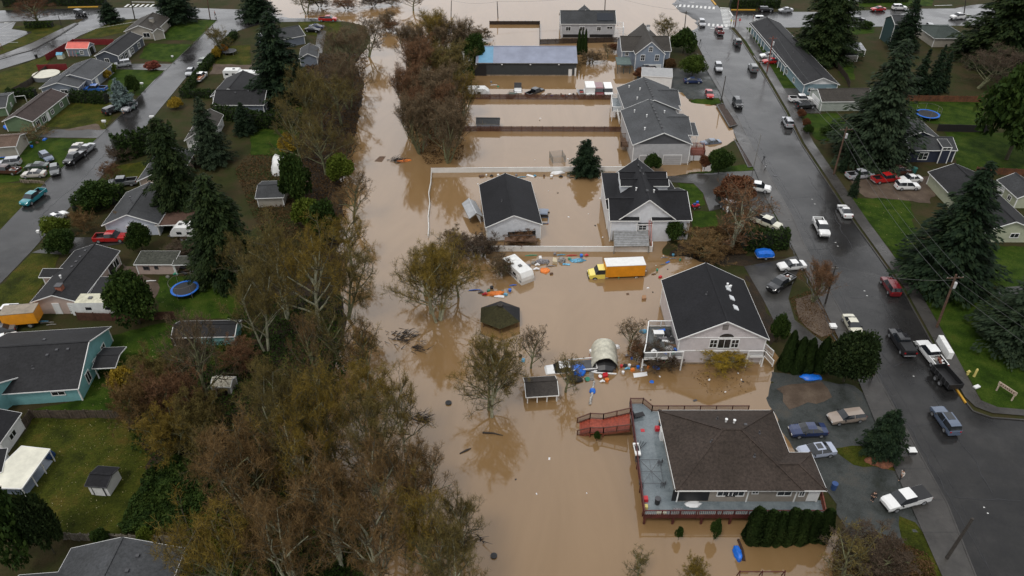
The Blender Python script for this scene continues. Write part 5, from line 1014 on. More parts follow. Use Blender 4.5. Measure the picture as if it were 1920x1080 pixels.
# sunken flatbed, dump trailer, small trailers
def flatbed(label, rear, front, z, cabcol):
    a, b = G(*rear, .8), G(*front, .8); c = (a + b) / 2; t = thing('flatbed_truck', label, 'truck', (c.x, c.y, z), math.atan2(b.y - a.y, b.x - a.x))
    for nm, me, loc in car_proto('pickup'):
        if nm in ('body', 'windshield', 'side_window', 'headlight', 'wheel'):
            o = link_mesh(nm, me, t, loc)
            if nm == 'body': objmat(o, 0, cabcol)
    m = MB(); m.box((-2.6, 0, 1.15), (3.9, 2.3, .12), DARKM)
    for s_ in (-1, 1): m.bar((-4.5, s_ * 1.15, 1.55), (-.7, s_ * 1.15, 1.55), .1, .12, WHITE)
    m.bar((-4.5, -1.15, 1.55), (-4.5, 1.15, 1.55), .12, .12, WHITE); m.build('flat_bed', t); return t
flatbed('white flatbed truck sunk to its bed between shed and tarp pile', (1082, 682), (1036, 686), -.9, PC['white'])
g = G(1773, 712, .9); a, b = G(1794, 732, .9), G(1756, 688, .9); t = thing('dump_trailer', 'black dump trailer with silver wheels behind the white pickup', 'trailer', (g.x, g.y, T1(g.x, g.y) + .09), math.atan2(b.y - a.y, b.x - a.x))
m = MB(); m.box((0, 0, .75), (4.2, 2.1, .12), BLACK)
for s_ in (-1, 1): m.box((0, s_ * 1.0, 1.15), (4.2, .08, .8), BLACK)
for s_ in (-1, 1): m.box((s_ * 2.06, 0, 1.15), (.08, 1.94, .8), BLACK)
for k in range(6):
    for s_ in (-1, 1): m.box((-1.9 + k * .76, s_ * 1.06, 1.15), (.08, .06, .8), DARKM)
m.build('dump_body', t); m = MB(); m.bar((2.1, -.6, .6), (3.6, 0, .6), .1, .12, BLACK); m.bar((2.1, .6, .6), (3.6, 0, .6), .1, .12, BLACK); m.build('drawbar', t); trailer_base(t, 4, (-.5, .5), 2.5, .4)
def util_trailer(label, rear, front, z, deckm, up=False):
    a, b = G(*rear, .5), G(*front, .5); c = (a + b) / 2; t = thing('utility_trailer', label, 'trailer', (c.x, c.y, z), math.atan2(b.y - a.y, b.x - a.x)); m = MB()
    m.box((0, 0, .6), (3.4, 1.9, .1), deckm)
    for s_ in (-1, 1): m.bar((-1.7, s_ * .95, .95), (1.7, s_ * .95, .95), .06, .06, DARKM); m.bar((s_ * 1.7, -.95, .95), (s_ * 1.7, .95, .95), .06, .06, DARKM)
    m.build('deck', t); m = MB(); m.bar((1.7, 0, .55), (3.0, 0, .5), .1, .1, DARKM); m.build('drawbar', t); trailer_base(t, 3, (0,), 2.3, .33)
    if up: m = MB(); m.box((-1.75, 0, 1.3), (.08, 1.9, 1.5), DARKM); m.build('ramp_gate', t)
    return t
util_trailer('small white decked trailer with raised dark mesh gate in the flooded yard', (971, 158), (971, 176), -.5, WHITE, True)
util_trailer('green grey trailer tipped by the brown fence', (955, 180), (962, 172), -.4, mat('greenish_tarp', (.07, .09, .07), .7))
# blue tarped trailer
g = G(1433, 478, .9); t = thing('covered_trailer', 'boat trailer wrapped in bright blue tarp by the arborvitae hedge', 'trailer', (g.x, g.y, T1(g.x, g.y) + .06), R(3)); BT = mat('blue_tarp', (.01, .14, .62), .4, n=(2, .2, 4), bump=(3, .6))
m = MB(); rg = []
for x, w_, h_ in ((-1.5, .75, 1.1), (-1.3, .95, 1.35), (0, 1.0, 1.5), (1.2, .95, 1.3), (1.55, .7, 1.05)): rg.append([(x, -w_, .6), (x, -w_ * .9, h_ - .15), (x, 0, h_), (x, w_ * .9, h_ - .15), (x, w_, .6)])
m.loft(rg, lambda i, j: BT); m.build('tarp_cover', t); m = MB(); m.box((0, 0, .55), (2.9, 1.7, .25), WHITE); m.build('hull', t); trailer_base(t, 3, (0,), 2.0, .3)
# hoop tent boat shelter
g = G(1134, 694, 0); t = thing('hoop_shelter', 'arched cream tarp shelter over a black covered boat amid debris', 'tarp shelter', (g.x, g.y, 0), R(-3)); CT_ = mat('cream_tarp', (.50, .48, .39), .7, n=(1.5, .22, 5), bump=(2, .8))
m = MB(); rg = []
for k, y in enumerate((0, 1.1, 2.2, 3.3, 4.4)): rg.append([((1.95 + .06 * math.sin(k * 3 + a * 4)) * math.cos(a), y, -.3 + (2.6 + .08 * math.cos(k * 2 + a * 5)) * math.sin(a)) for a in np.linspace(math.pi, 0, 13)])
m.loft(rg, lambda i, j: CT_, closed=False, caps=False); rg2 = [[(p[0] * .975, p[1], p[2] * .975) for p in r_] for r_ in rg]; m.loft(rg2[::-1], lambda i, j: CT_, closed=False, caps=False); m.build('tarp_roof', t, smooth=True)
m = MB(); rg = []
for y, w_, h_ in ((-.5, 1.0, .55), (.1, 1.65, .95), (2, 1.75, 1.3), (3.8, 1.2, 1.2)): rg.append([(-w_, y, -.2), (-w_ * .9, y, h_ * .6), (0, y, h_), (w_ * .9, y, h_ * .6), (w_, y, -.2)])
m.loft(rg, lambda i, j: mat('black_cover', (.03, .03, .032), .45)); m.build('covered_boat', t)
m = MB(); m.tube([(-2.0, -.4, .1), (-1.3, -.75, .15), (1.6, -.8, .1)], .12, WHITE); m.build('fallen_pole', t)
# ---------------------------------------------------------------- poles, wires, signs, people, debris
POLEM = mat('pole_wood', (.10, .055, .035), .85, n=(3, .35, 5)); POLED = mat('pole_dark', (.045, .038, .032), .85, n=(3, .3, 5))
def pole(label, base, top, r=.16, ma=None, arm=None, xf=False, name='utility_pole'):
    b = G(*base); b.z = T1(b.x, b.y); h_ = hgt(base[0], base[1], top[1]); t = thing(name, label, 'utility pole', b)
    # lean so that the tip meets the photograph's tip
    g = G(top[0], top[1], h_ + ZL); d = Vector((g.x - b.x, g.y - b.y, h_))
    m = MB(); m.tube([(0, 0, -.5), d * .5, d], [r * 1.15, r, r * .8], ma or POLEM, 8); m.build('pole', t)
    if arm:
        m = MB(); ca, sa = math.cos(arm[1]), math.sin(arm[1]); L2 = arm[0] / 2; q = d * (1 - .6 / d.length); m.bar(q + Vector((-ca * L2, -sa * L2, 0)), q + Vector((ca * L2, sa * L2, 0)), .1, .12, ma or POLEM); m.build('crossarm', t)
        for u in (-.9, -.4, .4, .9): m = MB(); m.lathe(q + Vector((ca * L2 * u, sa * L2 * u, .05)), [(.06, 0), (.08, .08), (.05, .18)], WOODG, 8); m.build('insulator', t)
    if xf: m = MB(); q = d * (1 - 1.9 / d.length) + Vector((.35, 0, 0)); m.lathe(q - Vector((0, 0, .5)), [(.24, 0), (.26, .1), (.26, .9), (.2, 1.0)], mat('transformer_grey', (.5, .5, .5), .5), 12); m.build('transformer', t)
    return b + d
P1 = pole('tall bare pole beside the sidewalk at the bottom right corner', (1774, 1048), (1824, 972), .17, POLED)
P2 = pole('brown pole with crossarm and transformer standing on the right verge', (1756, 615), (1793, 515), .17, None, (2.6, R(5)), True)
P3 = pole('dark pole beside the red twigged shrub at the kerb', (1547, 571), (1567, 498), .14, POLED, (.9, 0))
P4 = pole('pole with crossarm and transformer rising in front of the great fir', (1563, 328), (1588, 238), .17, None, (2.6, R(5)), True)
P5 = pole('leaning thin pole on the sidewalk by the gravel lot', (1352, 190), (1361, 142), .12, POLED); P6 = pole('reddish pole with transformer in front of the apartment row', (1438, 135), (1450, 68), .16, mat('red_pole', (.17, .05, .035), .8), (2.2, R(5)), True)
P7 = pole('dark pole with yellow bird box at the flooded corner', (1284, 52), (1288, 12), .14, POLED, (.8, 0)); P8 = pole('reddish pole beside the stop sign', (1379, 47), (1388, -25), .16, MATS['red_pole'], (2.4, 0))
P9 = pole('dark tall pole behind the putty house', (253, 37), (242, -15), .17, POLED, (2.4, 0)); P10 = pole('brown pole at the top of the left street', (394, 36), (386, -20), .16, None, (2.4, 0)); P11 = pole('slim pole in the far flooded street', (934, 32), (932, -6), .14, POLED)
P12 = pole('pole standing in far floodwater behind the grey farmhouse', (1134, 23), (1136, -20), .15, POLED, (2.2, 0)); P13 = pole('leaning pole beside the far right road', (1808, 26), (1813, -18), .15, POLED, (2.2, 0)); P14 = pole('steel street lamp post leaning over the sidewalk near the duplex', (1412, 318), (1427, 252), .07, WOODG, name='street_lamp')
P15 = pole('short dark post by the left junction island', (115, 48), (109, 29), .12, POLED); P16 = pole('dark pole at the edge of the far flooded field', (845, 30), (846, -8), .13, POLED)
def wire(label, pts, sag=1.2, r=.022, grp='overhead wires along the right verge'):
    m = MB()
    for a, b in zip(pts, pts[1:]):
        q = [a.lerp(b, k / 10) - Vector((0, 0, sag * 4 * (k / 10) * (1 - k / 10))) for k in range(11)]; m.tube(q, r, mat('wire_black', (.05, .05, .05), .5), 4, cap=False)
    tag(m.build('power_line'), label, 'power line', grp)
off = lambda p, x, z=0: p + Vector((x, 0, z))
END = Vector((P2.x + 27, P2.y - 62, P2.z - .3))
wire('outer overhead wire running down the right verge', [off(P6, .9), off(P4, 1.1), off(P2, 1.1), off(END, 1.1)]); wire('inner overhead wire running down the right verge', [off(P6, -.9), off(P4, -1.1), off(P2, -1.1), off(END, -1.1)]); wire('lower heavier cable slung below the overhead wires', [off(P6, 0, -2.2), off(P4, 0, -2.4), off(P2, 0, -2.4), off(END, 0, -2.2)], 1.5, .03)
wire('pale service wire from the brown pole across the street', [off(P2, 0, -1), P3], .9); wire('thin wire between the far flooded poles', [P16, P11, P12, P7], .8, grp='far wires over the flood'); wire('thin wire from the corner pole to the stop sign pole', [P7, P8, P13], .8, grp='far wires over the flood')
def sign_post(nm, label, cat, px, py, h_, build):
    b = G(px, py); b.z = T1(b.x, b.y); t = thing(nm, label, cat, b); m = MB(); m.bar((0, 0, -.2), (0, 0, h_), .07, .07, WOODG); m.build('post', t); build(t, h_); return t
STR = mat('stop_red', (.55, .02, .03), .4)
def stop(t, h_):
    m = MB(); k = [(.42 * math.cos(R(22.5 + 45 * i)), -.06, h_ - .1 + .42 * math.sin(R(22.5 + 45 * i))) for i in range(8)]; m.face(k, STR); m.face([(a, -.03, c) for a, b, c in k][::-1], WOODG); m.build('sign_face', t)
    cu = bpy.data.curves.new('lettering', 'FONT'); cu.body = 'STOP'; cu.size = .32; cu.align_x = 'CENTER'; cu.align_y = 'CENTER'; cu.extrude = .005; o = bpy.data.objects.new('lettering', cu); COL.objects.link(o); o.parent = t; o.location = (0, -.075, h_ - .1); o.rotation_euler = (R(90), 0, 0); cu.materials.append(TRIM)
    bpy.context.view_layer.update(); me = bpy.data.meshes.new_from_object(o); q = link_mesh('lettering', me, t, tuple(o.location)); q.rotation_euler = (R(90), 0, 0); bpy.data.objects.remove(o)
sign_post('stop_sign', 'red octagonal stop sign on the corner grass', 'road sign', 1385, 51, 2.4, stop)
def mailbox(label, px, py, col=WHITE, h_=1.1, sz=(.3, .55, .32)):
    def f(t, hh_): m = MB(); m.box((0, 0, hh_), sz, col); m.box((0, 0, hh_ + sz[2] / 2 + .03), (sz[0] + .05, sz[1] + .05, .05), TRIM); m.build('box', t)
    return sign_post('mailbox', label, 'mailbox', px, py, h_, f)
mailbox('white angled mailbox at the corner of the worn lawn', 198, 237, h_=1.3, sz=(.9, .3, .4)); mailbox('pair style white mailbox by the low hedge corner', 172, 352, sz=(.6, .4, .3)); mailbox('white mailbox in front of the two round bushes', 76, 444, sz=(.5, .4, .4))
mailbox('large grey roofed mailbox stand on the sidewalk by the rock edged bed', 1704, 856, mat('box_dark', (.03, .03, .03)), 1.0, (1.0, .8, .5)); mailbox('white box on the corner of the curved drive bed', 1560, 617, TRIM, .6, (.9, .9, .3)); mailbox('white mailboxes at the top of the concrete drive', 287, 227, sz=(1.0, .4, .3)); mailbox('white mailbox between two lawns on the left street', 325, 113, sz=(.5, .3, .3)); mailbox('pale mailbox on the lawn near the round shrub', 268, 164, sz=(.7, .4, .3))
# wooden entrance sign and toy figures at the right
b = G(1882, 742); t = thing('entrance_sign', 'cream wooden entrance sign on two posts in the dark bed', 'sign', (b.x, b.y, T1(b.x, b.y)), R(-62)); m = MB()
SGN = mat('sign_cream', (.45, .36, .28), .6, n=(3, .3, 4))
for s_ in (-1, 1): q = MB(); q.bar((s_ * 1.1, 0, -.2), (s_ * 1.1, 0, 1.5), .16, .16, SGN); q.build('post', t)
m.box((0, 0, 1.35), (2.6, .12, .55), SGN); m.build('board', t); m = MB()
for k in range(7): m.box((-.9 + k * .3, -.07, 1.35), (.16, .02, .22), mat('sign_brown', (.12, .06, .04)))
m.build('lettering', t)
for px, py, lb, hh_ in ((1814, 702, 'small yellow fire hydrant on the dark bed edge', .8), (1826, 706, 'tall pale yellow marker post beside the yellow hydrant', 1.5)):
    b = G(px, py); t = thing('hydrant' if hh_ < 1 else 'marker_post', lb, 'hydrant' if hh_ < 1 else 'marker', (b.x, b.y, T1(b.x, b.y))); YH = mat('pale_yellow', (.6, .5, .16), .5); m = MB(); m.lathe((0, 0, 0), [(.2, 0), (.16, .1), (.15, hh_ * .75), (.18, hh_ * .78), (.12, hh_ * .95), (.04, hh_)], YH, 10); m.build('body', t)
    if hh_ < 1: m = MB(); m.bar((-.3, 0, .5), (.3, 0, .5), .12, .12, YH); m.build('outlet', t)
b = G(1830, 728); m = MB(); m.box((b.x, b.y, b.z + .3), (.9, .5, .2), WHITE, rz=.4); m.box((b.x, b.y, b.z + .1), (.5, .3, .3), DARKM, rz=.4); tag(m.build('ground_sign'), 'small white sign lying low in the dark flower bed', 'sign')
# segmented white box bed standing beside the white pickup
b = G(1770, 655, .7); t = thing('storage_crate', 'row of white segmented boxes standing on the right sidewalk', 'crate', (b.x, b.y, T1(b.x, b.y) + .2), math.atan2(G(1758, 632).y - G(1782, 672).y, G(1758, 632).x - G(1782, 672).x))
for k in range(4): m = MB(); m.box((-1.5 + k * 1.0, 0, .6), (.96, .7, 1.2), TRIM); m.build('crate_section', t)
# people
def person(label, px, py, ang, top, legs, hair=(.03, .02, .015), pose='walk', held=None, sc=1.0):
    b = G(px, py); t = thing('person', label, 'person', (b.x, b.y, T1(b.x, b.y) + .09), ang)
    s_ = .28 if pose == 'walk' else .1
    J = {'pel': (0, 0, .95), 'ch': (.03, 0, 1.3), 'nk': (.04, 0, 1.5), 'hd': (.07, 0, 1.63), 'ht': (.07, 0, 1.75)}
    def skinned(nm, verts, edges, rad, m_, par, root=0):
        me = bpy.data.meshes.new(nm); me.from_pydata(verts, edges, []); o = bpy.data.objects.new(nm, me); COL.objects.link(o); o.parent = par; me.materials.append(m_)
        md = o.modifiers.new('skin', 'SKIN'); sk = me.skin_vertices[0].data
        for i, r_ in enumerate(rad): sk[i].radius = (r_, r_); sk[i].use_root = (i == root)
        md.use_smooth_shade = True; o.modifiers.new('sub', 'SUBSURF').levels = 1; o.modifiers['sub'].render_levels = 1; return o
    SK = mat('skin', (.45, .27, .19), .6)
    k = .28 if pose == 'walk' else .05
    armf = (.34, .16, 1.12) if pose == 'camera' else (k * .9, .27, .92)
    V = [(0, 0, .95), (.02, 0, 1.15), (.03, 0, 1.38), (.04, 0, 1.5), (.06, 0, 1.6), (.07, 0, 1.70), (.09 + k * .3, .1, .52), (k * .9, .1, .1), (k * .9 + .16, .1, .05), (-.02 - k * .1, -.1, .5), (-k, -.1, .12), (-k + .14, -.1, .05),
         (.02, .2, 1.42), (.05, .26, 1.16), armf, (.02, -.2, 1.42), (-.02, -.27, 1.16), ((.34, -.12, 1.12) if pose == 'camera' else (-k * .5, -.26, .92))]
    E = [(0, 1), (1, 2), (2, 3), (3, 4), (4, 5), (0, 6), (6, 7), (7, 8), (0, 9), (9, 10), (10, 11), (2, 12), (12, 13), (13, 14), (2, 15), (15, 16), (16, 17)]
    rad = [.15, .13, .15, .055, .09, .085, .075, .045, .04, .075, .045, .04, .06, .045, .035, .06, .045, .035]
    skinned('body', V, E, rad, SK, t)
    skinned('jacket', [V[0], V[1], V[2], V[12], V[13], [a * .9 + b_ * .1 for a, b_ in zip(V[14], V[13])], V[15], V[16], [a * .9 + b_ * .1 for a, b_ in zip(V[17], V[16])]], [(0, 1), (1, 2), (2, 3), (3, 4), (4, 5), (2, 6), (6, 7), (7, 8)], [.18, .16, .18, .085, .065, .055, .085, .065, .055], top, t)
    skinned('trousers', [V[0], V[6], V[7], V[9], V[10]], [(0, 1), (1, 2), (0, 3), (3, 4)], [.165, .095, .07, .095, .07], legs, t)
    m = MB(); m.lathe((.05, 0, 1.66), [(.10, -.02), (.115, .05), (.08, .12), (.02, .14)], mat('hair_%d' % int(hair[0] * 100), hair, .7), 10); m.build('hair', t)
    for q in (14, 17):
        m = MB(); c = Vector(V[q])
        for f in range(5): m.bar(c, c + Vector((.03 + .01 * f, .02 * (f - 2), -.09 + (.03 if f in (0, 4) else 0))), .018, .018, SK)
        m.build('hand', t)
    if held: held(t)
    return t
JW = mat('pale_jacket', (.55, .5, .45), .7); JB = mat('dark_clothes', (.02, .02, .022), .8); JG = mat('hi_vis_yellow', (.55, .65, .05), .6); JO = mat('orange_vest', (.7, .3, .05), .6); JR = mat('grey_clothes', (.12, .12, .13), .8)
person('person in a pale jacket walking on the sidewalk near the white pickup', 1687, 900, R(200), JW, JB); person('person in dark clothes standing on the gravel by the white pickup bonnet', 1634, 940, R(250), JB, JB, pose='stand')
def cam_(t): m = MB(); m.box((.42, 0, 1.2), (.35, .16, .16), BLACK); m.build('camera', t)
person('person in black filming from the kerb beside the big round evergreen', 1632, 713, R(60), JB, JB, pose='camera', held=cam_)
person('person in a hi vis yellow jacket at the stop sign corner', 1370, 46, R(200), JG, JB, pose='stand'); person('person in an orange vest beside the one in yellow', 1375, 47, R(180), JO, JB, pose='stand'); person('person in dark clothes behind the white suv at the stop sign', 1412, 38, R(180), JB, JB, pose='stand')
person('person in black on the verge behind the dark grey suv', 1424, 124, R(90), JB, JB, pose='stand'); person('person in dark clothes crossing the left street far away', 404, 31, R(30), mat('red_top', (.3, .05, .04), .7), JB); person('person standing by the front of the silver suv on the left street', 234, 219, R(100), JR, JB, pose='stand')
def tripod(label, px, py, hh_=1.5):
    b = G(px, py); t = thing('camera_tripod', label, 'tripod', (b.x, b.y, T1(b.x, b.y) + .15)); 
    for k in range(3): m = MB(); m.bar((.45 * math.cos(k * 2.1), .45 * math.sin(k * 2.1), 0), (0, 0, hh_), .06, .06, BLACK); m.build('leg', t)
    m = MB(); m.box((0, 0, hh_ + .1), (.4, .25, .25), BLACK); m.build('camera', t)
tripod('black tripod with camera on the left sidewalk above the round hedge', 1312, 86); tripod('black tripod beside the driveway mouth near the street lamp', 1430, 308)
def bench_(): pass
b = G(1434, 318); t = thing('bicycle', 'white and black bicycle leaning near the foot of the street lamp', 'bicycle', (b.x, b.y, T1(b.x, b.y) + .15), R(60))
for s_ in (-.5, .5): m = MB(); pts = [(s_ + .33 * math.cos(a), 0, .34 + .33 * math.sin(a)) for a in np.linspace(0, 2 * math.pi, 13)]; m.tube(pts, .03, RUBBER, 5, cap=False); m.build('wheel', t)
m = MB()
for a_, b_ in (((-.5, 0, .34), (-.15, 0, .85)), ((-.15, 0, .85), (.38, 0, .85)), ((.38, 0, .95), (.5, 0, .34)), ((-.1, 0, .34), (.38, 0, .8)), ((-.5, 0, .34), (-.1, 0, .34)), ((-.1, 0, .34), (-.15, 0, .9))): m.bar(a_, b_, .05, .05, WHITE)
m.build('frame', t); m = MB(); m.box((-.17, 0, .95), (.28, .14, .08), BLACK); m.build('saddle', t); m = MB(); m.bar((.36, -.28, 1.02), (.36, .28, 1.02), .04, .04, BLACK); m.build('handlebar', t)
# trampolines, pool, furniture
def trampoline(label, px, py, wpx, rim, net=True, z=None):
    b = G(px, py, 1.0); r = wpx / 2 / PPM(py) ; t = thing('trampoline', label, 'trampoline', (b.x, b.y, ZL)); RM = mat('rim_' + rim, {'blue': (.005, .13, .55), 'black': (.02, .022, .025)}[rim], .5)
    m = MB(); rg = []; n = 28
    for rr, z_ in ((r, .82), (r, .92), (r * .84, .92), (r * .84, .82)): rg.append([(rr * math.cos(a), rr * math.sin(a), z_) for a in [2 * math.pi * k / n for k in range(n)]])
    m.loft(rg + [rg[0]], lambda i, j: RM, caps=False); m.build('rim_pad', t)
    m = MB(); m.face([(r * .84 * math.cos(a), r * .84 * math.sin(a), .88) for a in [2 * math.pi * k / n for k in range(n)]], mat('tramp_mat', (.015, .015, .017), .6)); m.build('mat', t)
    for k in range(6):
        a = k * math.pi / 3 + .3; m = MB(); m.tube([(r * math.cos(a), r * math.sin(a), 0), (r * math.cos(a), r * math.sin(a), 2.5 if net else .85)], .035, WOODG, 5); m.build('pole', t)
    if net:
        m = MB(); m.tube([(r * math.cos(a), r * math.sin(a), 2.45) for a in [2 * math.pi * k / 24 for k in range(25)]], .02, WOODG, 4, cap=False); m.build('net_ring', t)
    return t
trampoline('round blue rimmed trampoline on the lawn beside the burnt shed', 347, 543, 50, 'blue'); trampoline('black trampoline beside the orange leaved shrub', 430, 97, 26, 'black', False); trampoline('blue rimmed trampoline on the lawn beyond the midnight house', 1739, 215, 42, 'blue')
b = G(88, 143, .8); t = thing('pool', 'round above ground pool with white cover behind the grey rambler', 'pool', (b.x, b.y, ZL)); m = MB(); m.lathe((0, 0, 0), [(3.3, 0), (3.3, 1.1)], mat('pool_wall', (.16, .17, .18), .5), 28); m.build('wall', t); m = MB(); m.lathe((0, 0, 1.1), [(3.35, 0), (3.35, .06), (3.1, .08)], mat('pool_cover', (.58, .56, .46), .6, n=(.8, .1, 4)), 28); m.build('cover', t)
def table_(nm, label, px, py, z, wd, dp, hh_, ma, cat='table'):
    b = G(px, py, z); t = thing(nm, label, cat, (b.x, b.y, z)); m = MB(); m.box((0, 0, hh_), (wd, dp, .06), ma); m.build('top', t)
    for sx in (-1, 1):
        for sy in (-1, 1): m = MB(); m.bar((sx * (wd / 2 - .06), sy * (dp / 2 - .06), 0), (sx * (wd / 2 - .06), sy * (dp / 2 - .06), hh_ - .03), .05, .05, ma); m.build('leg', t)
    return t
table_('patio_table', 'white patio table near the back rail of the cluttered balcony', 1234, 630, bz, 1.5, .9, .75, WHITE)
gt = G(1222, 885, dz); tt = thing('glass_patio_table', 'large glass patio table with dark spoked frame on the grey deck', 'table', (gt.x, gt.y, dz)); m = MB()
P4 = [G(a, b, dz + .72) - gt + Vector((0, 0, 0)) for a, b in ((1199, 862), (1236, 862), (1244, 906), (1206, 906))]
for i in range(4): p, q = P4[i], P4[(i + 1) % 4]; m.bar((p.x, p.y, .72), (q.x, q.y, .72), .045, .045, DARKM)
cx = sum((p for p in P4), Vector()) / 4
for i in range(4): m.bar((P4[i].x, P4[i].y, .71), (cx.x, cx.y, .71), .04, .04, DARKM); mid = (P4[i] + P4[(i + 1) % 4]) / 2; m.bar((mid.x, mid.y, .71), (cx.x, cx.y, .71), .03, .03, DARKM)
m.build('frame', tt)
for p in P4: m = MB(); m.bar((p.x, p.y, 0), (p.x, p.y, .72), .05, .05, DARKM); m.build('leg', tt)
def chair_(label, px, py, ang, ma=None, z=dz):
    b = G(px, py, z); t = thing('patio_chair', label, 'chair', (b.x, b.y, z), ang, 'dark metal chairs on the grey deck'); ma = ma or DARKM
    m = MB()
    for k in range(6): m.bar((-.22, -.22 + k * .088, .43), (.22, -.22 + k * .088, .43), .03, .03, ma)
    m.build('seat', t); m = MB()
    for k in range(5): m.bar((-.24, -.2 + k * .1, .45), (-.32, -.2 + k * .1, .95), .03, .03, ma)
    m.bar((-.32, -.24, .95), (-.32, .24, .95), .04, .04, ma); m.build('backrest', t)
    for sx in (-1, 1):
        for sy in (-1, 1): m = MB(); m.bar((sx * .21, sy * .22, 0), (sx * .21, sy * .22, .43), .035, .035, ma); m.build('leg', t)
chair_('dark metal chair at the inner far corner of the glass table', 1236, 872, R(180)); chair_('dark metal chair at the inner near corner of the glass table', 1242, 912, R(170)); chair_('dark metal chair by the rail at the near corner of the glass table', 1202, 912, 0); chair_('dark metal chair by the rail beside the white grill', 1194, 868, 0)
def blob(nm, label, cat, px, py, z, size, ma, seed=1, n=10, kind=None, flatb=.5, grp=None):
    """soft irregular lump: tarps, bags, clothing heaps"""
    b = G(px, py, max(z, 0)); r = random.Random(seed); bm = bmesh.new(); bmesh.ops.create_icosphere(bm, subdivisions=3, radius=1)
    for v in bm.verts:
        q = v.co * 1.7 + Vector((seed, 0, 0)); d = 1 + .35 * mnoise.noise(q) + .16 * mnoise.noise(q * 3.1); v.co = Vector((v.co.x * size[0] * d, v.co.y * size[1] * d, max(v.co.z, -.15) * size[2] * d))
    me = bpy.data.meshes.new(nm); bm.to_mesh(me); bm.free(); me.materials.append(ma); me.polygons.foreach_set('use_smooth', [True] * len(me.polygons))
    o = link_mesh(nm, me, None, (b.x, b.y, z), r.uniform(0, 6)); o.rotation_euler[2] = r.uniform(-.3, .3); return tag(o, label, cat, grp, kind)
BTP = MATS['blue_tarp']; REDP = mat('red_plastic', (.5, .02, .03), .4); ORG = mat('orange_fabric', (.75, .2, .03), .6, n=(3, .25, 4)); CYA = mat('sky_plastic', (.10, .32, .48), .4, n=(4, .5, 4)); JUNK = mat('mixed_junk', (.16, .15, .16), .7, n=(5, .9, 6, (.5, .48, .46))); GRY = mat('grey_fabric', (.2, .19, .2), .8, n=(5, .6, 5)); WHP = mat('white_plastic', (.75, .75, .75), .5)
blob('tarp', 'crumpled bright blue tarp heaped at the tail of the flatbed truck', 'tarp', 1085, 697, 0, (1.1, 1.1, 1.0), BTP, 3); blob('tarp', 'small blue bundle over the floating log near the stairs', 'tarp', 1111, 733, .1, (.42, .42, .4), BTP, 5); blob('tarp', 'bright blue tarp spread on soil below the pointed hedges', 'tarp', 1521, 708, ZL, (1.6, .7, .45), BTP, 9)
blob('tarp', 'bright blue kayak shaped tub beside a red log at the bottom', 'boat', 1383, 1038, 0, (.5, 1.0, .6), BTP, 12); blob('cushion', 'blue floating cushion in front of the white board', 'cushion', 1222, 716, 0, (.33, .3, .15), BTP, 14); blob('tarp', 'deep blue cushion at the right end of the junk line', 'cushion', 1231, 690, 0, (.5, .4, .25), BTP, 15)
blob('pool_float', 'light blue inflatable raft floating below the white vinyl fence', 'raft', 1083, 489, 0, (1.35, .55, .35), CYA, 20); blob('furniture_pile', 'heap of grey patterned bedding floating right of the camper', 'junk', 1017, 492, 0, (1.2, .6, .6), GRY, 21); blob('mattress', 'bright orange mattress floating in front of the camper', 'mattress', 1022, 508, 0, (.8, .9, .3), ORG, 22); blob('sofa', 'dark striped sofa floating beside a cream panel', 'sofa', 1053, 489, 0, (.65, .7, .7), JUNK, 23)
blob('tarp', 'orange tarp partly submerged beyond the hexagonal gazebo', 'tarp', 929, 551, 0, (1.5, .5, .45), ORG, 24); blob('tarp', 'orange mattress caught in debris at the river bend', 'mattress', 757, 302, 0, (1.5, .5, .35), ORG, 25); blob('cloth', 'white sheet trailing in water under the orange box truck', 'cloth', 1134, 519, 0, (.6, .4, .15), WHP, 26); blob('plastic_sheet', 'clear crumpled plastic sheet on the deck before the open porch', 'plastic sheet', 1300, 945, dz, (1.0, .5, .12), WHP, 27)
blob('cloth', 'sky blue tarp hung over the outer balcony corner', 'tarp', 1207, 622, 1.6, (.7, .4, .3), CYA, 29); blob('tyre_heap', 'dark heap of bags by the sunken flatbed truck', 'junk', 1075, 712, 0, (1.2, .6, .6), JB, 30)
blob('tank', 'blue covered drum behind the white patio cover', 'barrel', 95, 856, ZL, (.6, .5, .9), mat('dark_blue_plastic', (.01, .04, .13), .4), 31); blob('tarp', 'blue covered load beside the sage green rambler', 'tarp', 22, 240, ZL, (1.8, 1.0, 1.3), BTP, 32); blob('raft', 'white foam block near the bushes below the duplexes', 'debris', 1046, 325, 0, (1.4, .5, .5), WHP, 33); blob('cloth', 'pile of coloured toys on the cluttered balcony floor', 'toys', 1256, 655, bz, (.7, .7, .4), JUNK, 35, kind=None)
blob('cloth', 'dark furniture heap against the house wall on the balcony', 'furniture', 1252, 628, bz, (.5, .7, .9), JB, 36); blob('cloth', 'white crumpled bag caught beside the hoop shelter', 'bag', 1157, 651, 0, (.45, .4, .4), WHP, 37); blob('tent', 'white canopy tent among the riverside trees left of the river', 'tent', 530, 318, ZL, (2.6, 3.0, 3.0), WHITE, 38)
blob('burn_pile', 'rusty brown brush pile under the small conifer rockery', 'brush pile', 1650, 866, ZL, (1.8, 1.0, .5), mat('rust_brush', (.16, .06, .03), .9, n=(4, .5, 6)), 39)
def cyl(nm, label, cat, px, py, z, r, h_, ma, lid=None, tilt=0):
    b = G(px, py, z); t = thing(nm, label, cat, (b.x, b.y, z)); t.rotation_euler = (tilt, tilt * .6, 0); m = MB(); m.lathe((0, 0, 0), [(r * .85, 0), (r, h_)], ma, 14); m.build('body', t); m = MB(); m.lathe((0, 0, h_), [(r * 1.05, 0), (r * 1.05, .05), (r * .8, .06)], lid or ma, 14); m.build('lid', t)
